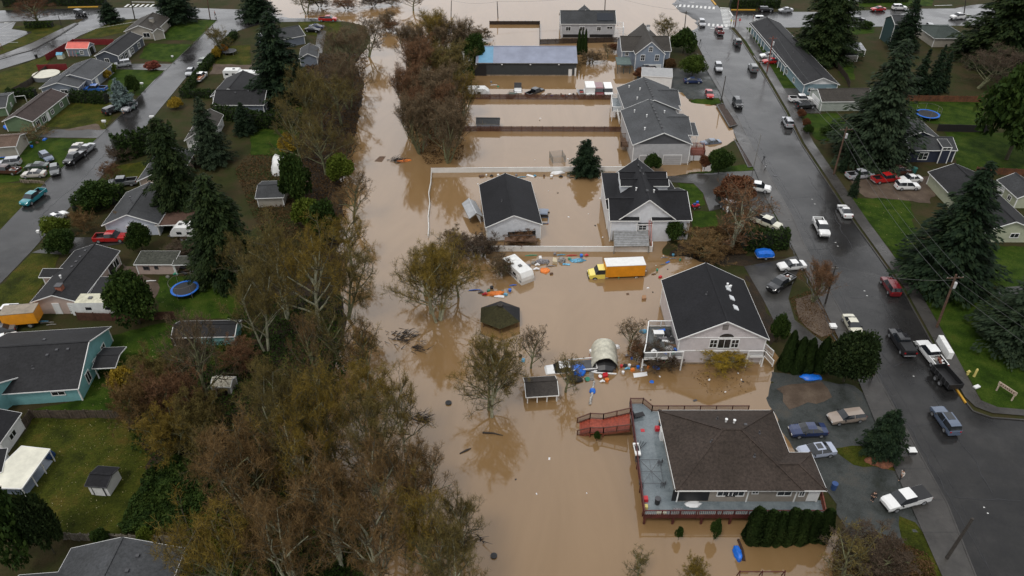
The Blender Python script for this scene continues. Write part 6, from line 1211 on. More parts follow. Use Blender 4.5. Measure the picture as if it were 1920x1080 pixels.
for a in (('barrel', 'dark barrel with brown lid beside the brown roof edge', 'barrel', 1239, 800, dz, .38, 1.0, mat('barrel_blue', (.02, .05, .07), .4), mat('barrel_lid', (.25, .13, .04))), ('barrel', 'black lidded fire barrel on the deck corner', 'barrel', 1232, 944, dz, .34, .9, BLACK, DARKM), ('bucket', 'green bucket floating beside the blue tarp heap', 'bucket', 1099, 711, -.1, .32, .5, mat('green_plastic', (.03, .26, .16), .4), None, .7),
  ('bucket', 'small red bucket floating alone in front of the hoop shelter', 'bucket', 1124, 708, -.1, .26, .4, REDP, WHP, .3), ('bucket', 'white bucket at the left foot of the hoop shelter', 'bucket', 1116, 698, -.1, .25, .35, WHP), ('bucket', 'white tub on the log raft left of the hoop shelter', 'bucket', 1108, 662, 0, .28, .5, WHP), ('trash_can', 'blue bin against the right corner of the tan house', 'bin', 1562, 917, ZL, .35, 1.0, mat('bin_blue', (.03, .07, .2))), ('trash_can', 'black bin on the grass strip of the left diagonal road', 'bin', 69, 109, ZL, .4, 1.0, BLACK),
  ('tyre', 'black tyre floating in the middle of the river', 'tyre', 841, 757, -.08, .42, .2, BLACK), ('tyre', 'dark tyre at the bottom of the river under bare trees', 'tyre', 926, 1044, -.08, .36, .2, BLACK), ('fire_pit', 'white rimmed round tub on the cluttered balcony', 'tub', 1258, 640, bz, .5, .4, WHP, BLACK), ('bin', 'teal bin behind the two white cars', 'bin', 1712, 324, ZL, .6, 1.1, mat('bin_teal', (.02, .12, .10))), ('bin', 'dark bin left of the teal bin', 'bin', 1703, 326, ZL, .5, 1.0, BLACK)): cyl(*a)
def slab(nm, label, cat, P4, z, th, ma, grp=None, z2=None):
    W = [G(a, b, z) for a, b in P4]; m = MB(); prism(m, W, z - th, z, ma); return tag(m.build(nm), label, cat, grp)
slab('foam_board', 'clean white board floating at the end of the junk line', 'board', [(1189, 708), (1214, 704), (1213, 697), (1187, 700)], .06, .08, WHP); slab('wooden_pallet', 'grey wooden door frame floating beside the red bucket', 'frame', [(1106, 713), (1114, 713), (1113, 697), (1104, 697)], .06, .08, WOODG); slab('cooler', 'red crate floating under the front of the hoop shelter', 'crate', [(1131, 706), (1140, 704), (1139, 698), (1130, 699)], .35, .5, REDP)
slab('planks', 'long plank raft floating left of the hoop shelter', 'planks', [(1104, 680), (1109, 680), (1113, 656), (1107, 655)], .08, .12, mat('pink_plank', (.3, .17, .15), .8)); slab('cardboard_box', 'brown carton floating in open water near the lilac house', 'carton', [(1204, 560), (1212, 559), (1211, 553), (1204, 554)], .35, .5, mat('carton', (.33, .18, .09), .8)); slab('hatch', 'dark square lid floating off the lilac house corner', 'board', [(1301, 753), (1308, 751), (1305, 748), (1299, 750)], .05, .06, DARKM)
slab('curved_panel', 'cream curved panel floating between mattress and sofa', 'panel', [(1036, 490), (1045, 491), (1043, 483), (1037, 482)], .5, .6, mat('cream_plastic', (.5, .42, .28), .6)); slab('wooden_gate', 'reddish wooden gate floating across the river bend', 'gate', [(702, 302), (716, 303), (723, 293), (712, 293)], .05, .08, WOOD); slab('dock', 'brown planks of a broken bed frame on the deck of the camper', 'planks', [(1175, 553), (1180, 552), (1179, 549), (1174, 550)], .05, .1, WOOD)
def drift(label, px, py, w_, h_, n, seed, wet=0):
    b = G(px, py, 0); r_ = random.Random(seed); m = MB()
    for k in range(n):
        c = Vector((r_.gauss(0, w_ * .4), r_.gauss(0, w_ * .22), abs(r_.gauss(0, h_ * .5)))); a = r_.uniform(-.9, .9); L_ = r_.uniform(.4, 1.6); d = Vector((math.cos(a), math.sin(a), r_.uniform(-.3, .5))) * L_
        m.tube([c, c + d * .5 + Vector((0, 0, r_.uniform(-.1, .2))), c + d], [r_.uniform(.03, .10), .04, .015], SNAG, 4, cap=False)
    tag(m.build('driftwood', loc=(b.x, b.y, 0)), label, 'driftwood')
SNAG = mat('snag', (.035, .027, .022), .9)
drift('dark drift of branches at the foot of the olive tree', 752, 632, 3.4, .3, 80, 1); drift('dark drift heap just below the olive tree drift', 782, 654, 1.6, .25, 36, 2); drift('black driftwood snag along the lower left bank', 784, 785, 2.0, .35, 60, 3)
drift('tangle of dark branches beside the orange mattress at the river bend', 742, 302, 2.2, .4, 60, 4); drift('drift of branches piled under the trees near the bottom of the river', 865, 1015, 2.4, .5, 70, 5); drift('drift of twigs below the small island at the top of the river', 748, 66, 3.0, .4, 40, 6)
def log_(nm, label, pts, r, ma, cat='log'):
    m = MB(); m.tube([G(a, b, 0) + Vector((0, 0, z)) for a, b, z in pts], r, ma, 7); tag(m.build(nm), label, cat)
log_('floating_log', 'birch like log floating from the stairs toward the hoop shelter', [(1106, 759, .05), (1110, 740, .12), (1114, 716, .08)], [.2, .16, .14], mat('pale_log', (.3, .26, .22), .9, n=(3, .6, 4, (.6, .58, .55)))); log_('floating_log', 'dark red log floating beside the blue tub', [(1384, 1012, .05), (1391, 1030, .1), (1395, 1052, 0)], [.15, .15, .2], mat('dark_log', (.04, .02, .015), .9)); log_('driftwood', 'short floating branch near the bottom of the river', [(862, 851, .05), (875, 845, .1), (883, 841, .05)], [.08, .14, .06], MATS['snag'], 'branch')
log_('driftwood', 'long dark branch reaching out from the thin bare tree', [(905, 812, .1), (925, 814, .2), (943, 817, .05)], [.14, .1, .05], MATS['snag'], 'branch')
# garbage scattered along the junk line in front of the lilac house: each its own
r = random.Random(11); cols = [('red', REDP), ('white', WHP), ('blue', BTP), ('dark', JB), ('orange', ORG), ('grey', GRY), ('teal', CYA), ('brown', WOOD)]
JL = [(1165,688),(1172,686),(1177,692),(1180,687),(1186,694),(1190,687),(1196,690),(1203,693),(1208,686),(1215,690),(1222,683),(1228,688),(1236,684),(1242,679),(1190,655),(1200,662),(1184,672),(1176,668),(1196,650),(1206,668),(1214,676),(1168,700),(1142,690),(1150,696),(976,669),(981,676),(1130,716),(1138,714),(1225,672),(1234,669)]
for i, (x, y) in enumerate(JL):
    cn_, cm = cols[(i * 3 + i // 8) % 8]; b = G(x, y, .05); m = MB(); w_ = r.uniform(.3, .6)
    if i % 3 == 0: m.lathe((0, 0, 0), [(w_ * .4, 0), (w_ * .5, .45)], cm, 9)
    elif i % 3 == 1: m.box((0, 0, .15), (w_ * 1.3, w_, .4), cm, rz=r.uniform(0, 3), taper=.8)
    else: m.tube([(-w_, 0, .1), (0, .1, .25), (w_ * .8, 0, .15)], [.12, .2, .1], cm, 7)
    o = m.build(('tub', 'box', 'bag')[i % 3], loc=(b.x, b.y, -.05)); tag(o, 'small item of household junk floating between shelter, balcony and far shrub', ('tub', 'box', 'bag')[i % 3], 'junk floating around the hoop shelter')
r = random.Random(5); LT = [(1065,298),(1018,406),(1066,407),(1028,358),(1116,423),(1148,448),(1130,445),(1224,548),(1012,334),(1103,401),(1046,362),(1125,372),(896,345),(870,390),(1003,300),(1013,222),(1012,226),(1237,706),(1384,700),(1393,716),(1330,712),(1360,735),(1220,750),(1006,926),(1100,925),(967,899),(1030,860),(1390,712),(1287,516),(1215,540),(1191,520),(1170,516),(1290,470),(1230,498),(1252,505),(1244,480),(1210,508)]
for i, (x, y) in enumerate(LT):
    b = G(x, y, 0); m = MB(); w_ = r.uniform(.12, .3); dk_ = i % 3 == 1; m.box((0, 0, .03), (w_ * 1.6, w_, .12), JB if dk_ else WHP, rz=r.uniform(0, 3), taper=.6); tag(m.build('litter_scrap', loc=(b.x, b.y, 0)), ('tiny dark scrap of litter floating on the open floodwater' if dk_ else 'tiny white scrap of litter floating on the open floodwater'), 'litter', 'dark litter on the water' if dk_ else 'white litter on the water')
# swing frame, grill, chimney stove, atv, soccer cage, playset
b = G(1425, 1085, 0); t = thing('swing_frame', 'red metal swing frame standing in water at the bottom edge', 'swing frame', (b.x, b.y, 0)); m = MB(); L_ = 2.4; m.bar((-L_, 0, 1.3), (L_, 0, 1.3), .08, .08, MAR); m.build('beam', t)
for s_ in (-L_, 0, L_): m = MB(); m.bar((s_, -.5, -.5), (s_, 0, 1.5), .08, .08, MAR); m.bar((s_, .5, -.5), (s_, 0, 1.5), .08, .08, MAR); m.build('leg', t)
b = G(1193, 850, dz); t = thing('grill', 'long white barbecue grill against the deck rail', 'grill', (b.x, b.y, dz), R(92)); m = MB(); m.box((0, 0, .75), (1.9, .7, .25), TRIM); m.build('top', t); m = MB(); m.box((0, 0, .92), (.7, .5, .12), BLACK); m.box((.55, 0, .9), (.12, .6, .06), DARKM); m.build('burner', t)
for s_ in (-.8, .8): m = MB(); m.box((s_, 0, .32), (.1, .6, .64), DARKM); m.build('leg', t)
b = G(1243, 822, dz); m = MB(); m.box((0, 0, .8), (.9, .9, 1.6), WHITE); m.box((0, 0, 1.63), (1.0, 1.0, .08), TRIM); tag(m.build('white_cabinet', loc=(b.x, b.y, dz)), 'white cabinet standing against the brown roofed house wall', 'cabinet')
for (x, y, lb, ma, s3) in ((1205, 807, 'small red mat lying near the top of the grey deck', REDP, (.5, .5, .04)), (1232, 806, 'red box at the foot of the brown lidded barrel', REDP, (.6, .6, .5)), (1209, 938, 'red and white cooler by the deck corner rail', REDP, (.7, .6, .5)), (1211, 952, 'cream storage tub on the deck corner', MATS['pale_yellow'], (.4, .5, .4)), (1240, 962, 'long pale yellow tray on the front deck edge', mat('pale_tray', (.5, .5, .38)), (1.2, .35, .25)), (1271, 960, 'clear plastic bin on the front deck edge', GRY, (1.2, .5, .4))):
    b = G(x, y, dz); m = MB(); m.box((0, 0, s3[2] / 2), s3, ma, taper=.92); tag(m.build('deck_box', loc=(b.x, b.y, dz)), lb, 'box')
b = G(1196, 782, dz); t = thing('deck_lounger', 'dark folded furniture in the far corner of the grey deck', 'furniture', (b.x, b.y, dz), .3); m = MB(); m.box((0, 0, .4), (1.6, .7, .08), JB); m.build('seat', t); m = MB(); m.box((-.7, 0, .7), (.1, .7, .7), JB); m.build('backrest', t)
b = G(1200, 832, dz); t = thing('closed_umbrella', 'collapsed dark patio umbrella frame lying on the grey deck', 'umbrella', (b.x, b.y, dz), 1.2); m = MB()
for k in range(5): m.bar((-1.2, .1 * k - .2, .3), (.5, .35 * k - .7, .05), .04, .04, JB)
m.build('frame', t)
b = G(1304, 388, .6); t = thing('quad_bike', 'red and blue ride on mower beside the dormer house', 'mower', (b.x, b.y, ZL), R(20)); m = MB(); m.box((0, 0, .6), (1.4, .7, .35), REDP); m.box((-.3, 0, .9), (.5, .5, .3), mat('navy_plastic', (.02, .05, .2))); m.box((.5, .3, 1.0), (.4, .3, .5), BTP); m.build('body', t); trailer_base(t, 1, (-.5, .5), 1.1, .3)
b = G(1045, 300, 0); t = thing('net_cage', 'square netted trampoline cage standing in the flooded yard', 'net cage', (b.x, b.y, 0), .2); NET = mat('net', (.12, .12, .10), .8)
for sx in (-1.4, 1.4):
    for sy in (-1.4, 1.4): m = MB(); m.bar((sx, sy, -.5), (sx, sy, 1.6), .07, .07, NET); m.build('pole', t)
m = MB()
for k in range(15):
    u = -1.4 + k * .2
    for s_ in (-1.4, 1.4): m.bar((u, s_, .1), (u, s_, 1.5), .018, .018, NET); m.bar((s_, u, .1), (s_, u, 1.5), .018, .018, NET)
for k in range(8):
    z = .1 + k * .2
    for s_ in (-1.4, 1.4): m.bar((-1.4, s_, z), (1.4, s_, z), .018, .018, NET); m.bar((s_, -1.4, z), (s_, 1.4, z), .018, .018, NET)
m.build('netting', t)
b = G(139, 104, .5); t = thing('climbing_frame', 'pinkish climbing frame in front of the coral roofed shed', 'climbing frame', (b.x, b.y, ZL)); m = MB()
for x in (-1, 0, 1): m.bar((x, -.6, 0), (x, 0, 1.9), .12, .12, mat('pink_wood', (.4, .2, .17))); m.bar((x, .6, 0), (x, 0, 1.9), .12, .12, MATS['pink_wood'])
m.bar((-1.1, 0, 1.9), (1.1, 0, 1.9), .12, .12, MATS['pink_wood']); m.box((1.3, 0, .9), (.9, .9, .12), mat('green_plastic', (.03, .26, .16))); m.build('frame', t)
b = G(115, 108, .6); m = MB(); m.box((0, 0, .6), (1.6, 1.3, 1.2), MATS['pale_tray']); m.face([(-.9, -.75, 1.2), (.9, -.75, 1.2), (.9, 0, 1.8), (-.9, 0, 1.8)], CYA); m.face([(-.9, .75, 1.2), (.9, .75, 1.2), (.9, 0, 1.8), (-.9, 0, 1.8)][::-1], CYA); tag(m.build('toy_house', loc=(b.x, b.y, ZL)), 'cream toy house with pale blue roof inside the red fence', 'toy house')
b = G(40, 190, .6); t = thing('goal_frame', 'white football goal beside the green gabled shed', 'goal', (b.x, b.y, ZL), .3); m = MB(); m.bar((-1.2, 0, 0), (-1.2, 0, 1.6), .1, .1, TRIM); m.bar((1.2, 0, 0), (1.2, 0, 1.6), .1, .1, TRIM); m.bar((-1.2, 0, 1.6), (1.2, 0, 1.6), .1, .1, TRIM); m.build('frame', t)
b = G(29, 92, .6); t = thing('notice_board', 'red and white notice board on two red posts by the diagonal path', 'sign', (b.x - 4, b.y, ZL), -.5); m = MB(); m.bar((-.5, 0, 0), (-.5, 0, 1.8), .12, .12, MAR); m.bar((.5, 0, 0), (.5, 0, 1.8), .12, .12, MAR); m.build('post', t); m = MB(); m.box((0, 0, 1.7), (1.2, .1, .6), SGN); m.build('board', t)
m = MB(); b = G(1842, 1); 
b = G(1862, 352, .6); t = thing('motorboat', 'grey motorboat on a trailer beside the pale green house', 'boat', (b.x, b.y, ZL + .3), R(130)); rg = []
for xx, w_, zk in ((-2.4, .9, .3), (0, 1.0, .25), (1.5, .7, .35), (2.5, .1, .8)): rg.append([(xx, -w_, 1.0), (xx, -w_ * .5, zk), (xx, 0, zk - .1), (xx, w_ * .5, zk), (xx, w_, 1.0), (xx, w_ * .8, .75), (xx, 0, .65), (xx, -w_ * .8, .75)])
m = MB(); m.loft(rg, lambda i, j: PC['grey'] if j < 4 else JUNK); m.build('hull', t); m = MB(); m.box((.3, 0, 1.15), (.1, 1.2, .45), GLASS); m.build('windscreen', t)
for x, y, lb in ((1888, 372, 'red scooter leaning by the pale green garage'), (1894, 380, 'silver scooter beside the red one at the garage')):
    b = G(x, y, .4); t = thing('scooter', lb, 'scooter', (b.x, b.y, ZL), 1.0); m = MB(); m.box((0, 0, .45), (1.0, .3, .25), REDP if 'red sc' in lb else CHROME); m.bar((.5, 0, .4), (.4, 0, 1.0), .06, .06, DARKM); m.build('body', t); wq = wheel_mesh(.25, .1)
    for s_ in (-.5, .5): link_mesh('wheel', wq, t, (s_, 0, .25))

# clutter caught against fences and around the camper, each piece its own
def clut(pts, lbs, grp, z=0, seed=3, big=1.0):
    r_ = random.Random(seed)
    for i, (x, y) in enumerate(pts):
        k = r_.randrange(5); cm = r_.choice([REDP, WHP, BTP, JB, GRY, WOOD, CYA, WHP, DARKM, WOODG, MATS['green_plastic']]); b = G(x, y, z); m = MB(); w_ = r_.uniform(.35, .8) * big
        if k == 0: m.lathe((0, 0, -.1), [(w_ * .35, 0), (w_ * .42, .5)], cm, 9)
        elif k == 1: m.box((0, 0, .12), (w_ * 1.4, w_ * .9, .3), cm, rz=r_.uniform(0, 3), taper=.85)
        elif k == 2: m.box((0, 0, .05), (w_ * 2.2, w_ * .8, .08), cm, rz=r_.uniform(-.6, .6))
        elif k == 3: m.tube([(-w_ * 1.4, 0, .05), (0, .1, .12), (w_ * 1.4, .2, .05)], [.07, .09, .06], cm, 6)
        else: m.tube([(-w_ * .7, 0, .05), (0, .15, .22), (w_ * .6, 0, .1)], [.14, .24, .12], cm, 7)
        nm = ('tub', 'crate', 'board', 'pole', 'bag')[k]; tag(m.build(nm, loc=(b.x, b.y, z)), lbs, nm, grp)
clut([(1000, 494), (1008, 498), (1026, 497), (1033, 500), (1013, 484), (996, 480), (1068, 486), (1072, 480), (1090, 481), (1100, 480), (1040, 478), (1052, 479), (1006, 506), (1034, 514), (990, 500), (1062, 496)], 'one of the loose things floating between camper, sofa and white fence', 'clutter beside the camper')
clut([(902, 549), (910, 553), (916, 546), (936, 556), (942, 548), (948, 553), (890, 545), (956, 546), (962, 536), (922, 541)], 'one of the loose things floating beyond the hexagonal gazebo', 'clutter beyond the gazebo', seed=5)
clut([(903, 331), (912, 330), (922, 331), (934, 330), (944, 332), (955, 331), (968, 330), (978, 333), (995, 330), (1003, 331), (1020, 331), (1034, 332), (1052, 332), (1066, 331), (1072, 334)], 'one of the things washed against the rear white vinyl fence', 'clutter along the rear vinyl fence', seed=8)
clut([(1030, 176), (1034, 180), (1024, 179), (1052, 178), (1056, 181), (1068, 178), (1075, 177), (1020, 182), (926, 160), (934, 163), (921, 155), (893, 139), (888, 137), (897, 141), (868, 178), (1062, 182)], 'one of the small things scattered in the flooded yard of the barn', 'clutter in the barn yard', seed=9, big=.8)
clut([(1246, 484), (1252, 492), (1262, 486), (1243, 497), (1232, 508), (1226, 515), (1238, 520), (1205, 513), (1150, 518), (1160, 521), (1262, 480), (1275, 489)], 'one of the small things scattered right of the orange box truck', 'clutter right of the box truck', seed=12, big=.7)
clut([(1228, 634), (1236, 640), (1243, 634), (1249, 640), (1258, 634), (1263, 648), (1266, 658), (1247, 663), (1254, 664), (1232, 655), (1226, 660), (1262, 664), (1224, 622), (1240, 620)], 'one of the household things crowded on the railed balcony deck', 'clutter on the balcony', z=bz, seed=14, big=.8)
clut([(128, 577), (134, 580), (142, 582), (118, 574), (124, 582), (140, 575), (80, 604), (88, 606), (96, 610)], 'one of the things heaped between pink rambler and yellow truck', 'clutter by the pink rambler', z=ZL + .05, seed=15)
clut([(292, 503), (300, 508), (345, 512), (352, 506), (360, 510), (315, 520), (330, 515), (282, 528), (340, 502)], 'one of the things lying around the burnt shed', 'clutter by the burnt shed', z=ZL + .05, seed=16)
clut([(20, 292), (12, 288), (30, 280), (38, 276), (48, 272), (52, 268), (8, 296), (60, 276), (84, 262), (70, 268)], 'one of the things strewn before the brown roofed cottage', 'clutter by the brown roofed cottage', z=ZL + .05, seed=17)
for P, lb in (([(1344, 197), (1357, 194), (1383, 234), (1368, 238)], 'brown soil bed by the leaning pole at the flooded gravel edge'), ([(1381, 269), (1395, 265), (1418, 310), (1403, 314)], 'brown soil bed between flooded drive and sidewalk near the street lamp')):
    W = [G(a, b, .4) for a, b in P]; m = MB(); prism(m, W, -.3, .42, mat('bed_soil', (.045, .028, .02), .9, n=(2, .5, 6))); 
    for a, b in zip(W, W[1:] + W[:1]): m.bar((a.x, a.y, .35), (b.x, b.y, .35), .22, .3, WALKM)
    tag(m.build('planter_bed'), lb, 'planter')
# ---------------------------------------------------------------- vegetation
def fast_mesh(name, V, F, ma, smooth=False):
    me = bpy.data.meshes.new(name); V = np.asarray(V, np.float32); F = np.asarray(F, np.int32); n = F.shape[1]
    me.vertices.add(len(V)); me.vertices.foreach_set('co', V.ravel()); me.loops.add(F.size); me.loops.foreach_set('vertex_index', F.ravel()); me.polygons.add(len(F))
    me.polygons.foreach_set('loop_start', np.arange(0, F.size, n, dtype=np.int32)); me.materials.append(ma); me.update(calc_edges=True); me.validate(); return me
def quads(C, U, W):
    """leaf quads (rhombus) centred at C with half axes U and W"""
    V = np.stack([C - U, C - W, C + U, C + W], 1).reshape(-1, 3); return V, np.arange(len(V)).reshape(-1, 4)
def unit(rs, n): v = rs.normal(size=(n, 3)); return v / np.linalg.norm(v, axis=1)[:, None]
BARK = mat('bark', (.075, .066, .04), .9, n=(3, .35, 5)); BARKG = mat('lichen_bark', (.16, .165, .085), .9, n=(2, .4, 5)); BARKP = mat('pale_bark', (.32, .32, .22), .9, n=(2, .35, 5))
DG = {'hedge': leafmat('hedge_green_leaves', [(.018, .034, .005), (.045, .072, .010), (.095, .125, .022)]), 'fir_light': leafmat('light_fir_needles', [(.010, .018, .010), (.022, .036, .018), (.042, .058, .028)]), 'fir': leafmat('fir_needles', [(.005, .011, .006), (.011, .023, .010), (.027, .042, .016)]), 'cedar': leafmat('cedar_foliage', [(.006, .013, .005), (.015, .027, .007), (.034, .048, .013)]), 'blue': leafmat('blue_spruce_needles', [(.05, .075, .07), (.10, .14, .135), (.17, .21, .20)]),
 'shrub': leafmat('evergreen_leaves', [(.010, .022, .005), (.024, .046, .008), (.060, .088, .016)]), 'bright': leafmat('bright_leaves', [(.035, .055, .006), (.08, .11, .012), (.15, .17, .03)]), 'arb': leafmat('arborvitae_foliage', [(.009, .019, .004), (.020, .038, .008), (.038, .060, .013)]),
 'rust': leafmat('rusty_leaves', [(.05, .022, .012), (.11, .045, .022), (.17, .075, .035)]), 'gold': leafmat('golden_leaves', [(.16, .10, .012), (.28, .19, .02), (.36, .26, .04)]), 'brown': leafmat('brown_leaves', [(.04, .022, .010), (.085, .048, .02), (.13, .08, .035)]), 'red': leafmat('red_leaves', [(.12, .03, .02), (.2, .06, .04), (.28, .1, .07)]), 'orange': leafmat('orange_leaves', [(.2, .07, .01), (.35, .15, .02), (.45, .24, .03)])}
def trunk_mesh(name, h_, r, ma, lean=0):
    m = MB(); m.tube([(0, 0, -.6), (lean * .3, 0, h_ * .3), (lean, lean * .5, h_)], [r * 1.2, r * .9, r * .15], ma, 8); return m.mesh(name, True)
def conifer_mesh(seed, h_=20., r=4.5, dens=1.0, mt='fir', droop=.28, top=.9, sz=.25):
    rs = np.random.RandomState(seed); C, U, W = [], [], []; z = h_ * .06
    while z < h_ * .985:
        f = 1 - z / h_; rr = r * (f ** top) * (.82 + .3 * rs.rand()) + .12; nb = max(6, int((7 + rr * 3.2)))
        for k in range(nb):
            a = rs.rand() * 6.283; L_ = rr * (.6 + .5 * rs.rand()); n = max(5, int(L_ * 17 * dens)); t = np.sort(rs.rand(n)) ** .7
            d = np.array([math.cos(a), math.sin(a)]); s_ = np.array([-d[1], d[0]]); sp = (rs.rand(n) - .5) * L_ * .95 * (1.1 - t) * 1.1
            zz = z + L_ * .12 * t - droop * L_ * t ** 2 + (rs.rand(n) - .5) * .55
            P = np.stack([d[0] * t * L_ + s_[0] * sp, d[1] * t * L_ + s_[1] * sp, zz], 1); C.append(P)
            q = sz * (.7 + .6 * rs.rand(n))[:, None]
            dir_ = np.stack([d[0] + s_[0] * sp / L_ * 1.5, d[1] + s_[1] * sp / L_ * 1.5, -.25 - .5 * t], 1) + rs.normal(size=(n, 3)) * .25
            dir_ /= np.linalg.norm(dir_, axis=1)[:, None]; side = np.cross(dir_, np.array([0, 0, 1.]) + rs.normal(size=(n, 3)) * .35); side /= np.linalg.norm(side, axis=1)[:, None]
            U.append(dir_ * q); W.append(side * q * .42)
        z += (.42 + .3 * rs.rand()) * (h_ / 20) ** .5
    V, F = quads(np.concatenate(C), np.concatenate(U), np.concatenate(W)); return fast_mesh('crown', V, F, DG[mt])
def bush_mesh(seed, dens=2.2, mt='shrub', nclump=30, sz=.072, hollow=.55):
    """unit dome-like crown: radius 1, height 0..2; leaf clumps on lobes"""
    rs = np.random.RandomState(seed); C, U, W = [], [], []; d = unit(rs, nclump); d[:, 2] = np.abs(d[:, 2]) * 1.0 - .35
    cen = d * (.34 + .5 * rs.rand(nclump)[:, None]); cen[:, 2] += .95
    for c in cen:
        n = int(230 * dens); q = unit(rs, n); rad = (.28 + .24 * rs.rand()) * (hollow + (1 - hollow) * rs.rand(n)[:, None]) * (.8 + .4 * rs.rand()); P = c + q * rad
        C.append(P); dr = q + rs.normal(size=(n, 3)) * .7; dr /= np.linalg.norm(dr, axis=1)[:, None]; sd = np.cross(dr, unit(rs, n)); sd /= np.linalg.norm(sd, axis=1)[:, None] + 1e-6
        s_ = sz * (.6 + .8 * rs.rand(n))[:, None]; U.append(dr * s_); W.append(sd * s_ * .6)
    C = np.concatenate(C); keep = C[:, 2] > .02; V, F = quads(C[keep], np.concatenate(U)[keep], np.concatenate(W)[keep]); return fast_mesh('crown', V, F, DG[mt] if mt in DG else mt)
def arb_mesh(seed, mt='arb', ex=.5):
    """unit arborvitae column: radius 1, height 1"""
    rs = np.random.RandomState(seed); n = 5200; t = rs.rand(n) ** 1.15; a = rs.rand(n) * 6.283; prof = np.minimum(1, np.maximum(0, 1 - t) ** ex * 1.06) * np.minimum(1, .75 + t * 2.5)
    lump = 1 + .08 * np.sin(a * 5 + seed) + .10 * np.sin(a * 2 + t * 9); rr = prof * lump * (.8 + .22 * rs.rand(n)); C = np.stack([rr * np.cos(a), rr * np.sin(a), t], 1)
    up = np.stack([np.cos(a) * .5, np.sin(a) * .5, np.full(n, 1.)], 1) + rs.normal(size=(n, 3)) * .25; U = up * np.array([.10, .10, .035]); sd = np.stack([-np.sin(a), np.cos(a), np.zeros(n)], 1) + rs.normal(size=(n, 3)) * .3; W = sd * np.array([.09, .09, .01])
    V, F = quads(C, U, W); return fast_mesh('foliage', V, F, DG[mt])
TW = {'olive': leafmat('olive_twigs', [(.045, .036, .012), (.12, .094, .028), (.23, .175, .062)]), 'rustt': leafmat('rust_twigs', [(.056, .034, .014), (.152, .092, .036), (.27, .172, .076)]), 'browng': leafmat('grey_brown_twigs', [(.05, .035, .020), (.135, .094, .053), (.23, .165, .10)]), 'redbr': leafmat('red_brown_twigs', [(.052, .027, .015), (.15, .078, .040), (.25, .137, .07)]), 'goldo': leafmat('gold_olive_twigs', [(.06, .044, .008), (.17, .118, .021), (.29, .20, .045)]), 'dark': leafmat('dark_twigs', [(.035, .025, .018), (.08, .057, .04), (.13, .09, .06)])}
def bare_mesh(seed, h_=12., spread=.5, trunks=1, twig=1.0, up=.35, tw=.034, depth=4, nb0=9, up0=.45, tl0=.62):
    """skeleton of limbs (tubes) and fine twigs (slivers); returns (limb mesh, twig mesh)"""
    r = random.Random(seed); m = MB(); V, = ([],); tips = []
    NB = (nb0, 4, 4, 3, 2)
    def grow(p, d, L_, rad, k):
        n = 4 if k == 0 else 3; pts = [p]; q = p.copy(); dd = d.copy()
        for i in range(n):
            dd = (dd + Vector((r.uniform(-1, 1), r.uniform(-1, 1), r.uniform(-.4, .9) * up)) * (.12 if k == 0 else .26)).normalized(); q = q + dd * L_ / n; pts.append(q.copy())
        m.tube(pts, [rad * (1 - .6 * i / n) for i in range(n + 1)], BARKG if k < 2 else BARK, (6, 5, 4, 3, 3)[k], cap=False)
        tips.append((pts, k, rad))
        if k < depth:
            nb = NB[k]; a0 = r.random() * 6.28
            for j in range(nb):
                u = (.22 + .78 * (j + r.random()) / nb) if k == 0 else (.3 + .7 * (j + r.random()) / nb); u = min(u, .999) * n; i = int(u); s_ = pts[i].lerp(pts[i + 1], u - i)
                if k == 0: az = a0 + j * 2.4 + r.uniform(-.4, .4); el = up0 + .5 * (u / n) + r.uniform(-.15, .15); nd = Vector((math.cos(az) * math.cos(el), math.sin(az) * math.cos(el), math.sin(el))); L2 = h_ * .40 * (1.12 - .55 * (u / n)) * r.uniform(.8, 1.15)
                else:
                    ax = Vector((r.uniform(-1, 1), r.uniform(-1, 1), r.uniform(-.5, .8))).normalized(); nd = (dd * (1 - spread) + ax * spread * 1.3).normalized(); nd.z += up * .22; nd.normalize(); L2 = L_ * r.uniform(.42, .68)
                grow(s_, nd, L2, rad * (.42 if k == 0 else .5), k + 1)
    for t in range(trunks):
        a = r.random() * 6.28; tl = .32 * (trunks > 1); d = Vector((math.cos(a) * tl, math.sin(a) * tl, 1)).normalized()
        grow(Vector((math.cos(a) * .3 * (trunks > 1), math.sin(a) * .3 * (trunks > 1), -.3)), d, h_ * tl0, h_ * .026 / trunks ** .4, 0)
    rs = np.random.RandomState(seed); A, D = [], []
    for pts, k, rad in tips:
        if k < 2: continue
        n = int((9 if k == depth else 5) * twig)
        for i in range(n):
            s_ = r.random() * 2.99; j = int(s_); A.append(pts[j].lerp(pts[j + 1], s_ - j)); D.append((pts[-1] - pts[0]).normalized())
    A = np.array(A); D = np.array(D); n = len(A); dr = D * .55 + unit(rs, n) * .85; dr[:, 2] += .12; dr /= np.linalg.norm(dr, axis=1)[:, None]; ln = (h_ * .045) * (.5 + rs.rand(n))[:, None]; sd = np.cross(dr, unit(rs, n)); sd /= np.linalg.norm(sd, axis=1)[:, None]
    tip = A + dr * ln; w_ = tw * (.6 + .8 * rs.rand(n))[:, None]; mid = A + dr * ln * .45
    d2 = dr + unit(rs, n) * .8; d2 /= np.linalg.norm(d2, axis=1)[:, None]; tip2 = mid + d2 * ln * .6
    V = np.stack([A - sd * w_ * .5, A + sd * w_ * .5, tip, mid - sd * w_ * .5, mid + sd * w_ * .5, tip2], 1).reshape(-1, 3); F = np.arange(len(V)).reshape(-1, 3)
    zmax = max(float(V[:, 2].max()), 1); sc = h_ / zmax; V = V * sc; m.v = [(a * sc, b * sc, c * sc) for a, b, c in m.v]
    rad_ = float(np.percentile(np.hypot(V[:, 0], V[:, 1]), 96)); return m.mesh('trunk', True), fast_mesh('crown', V, F, TW['olive']), h_, rad_
BARE = {}
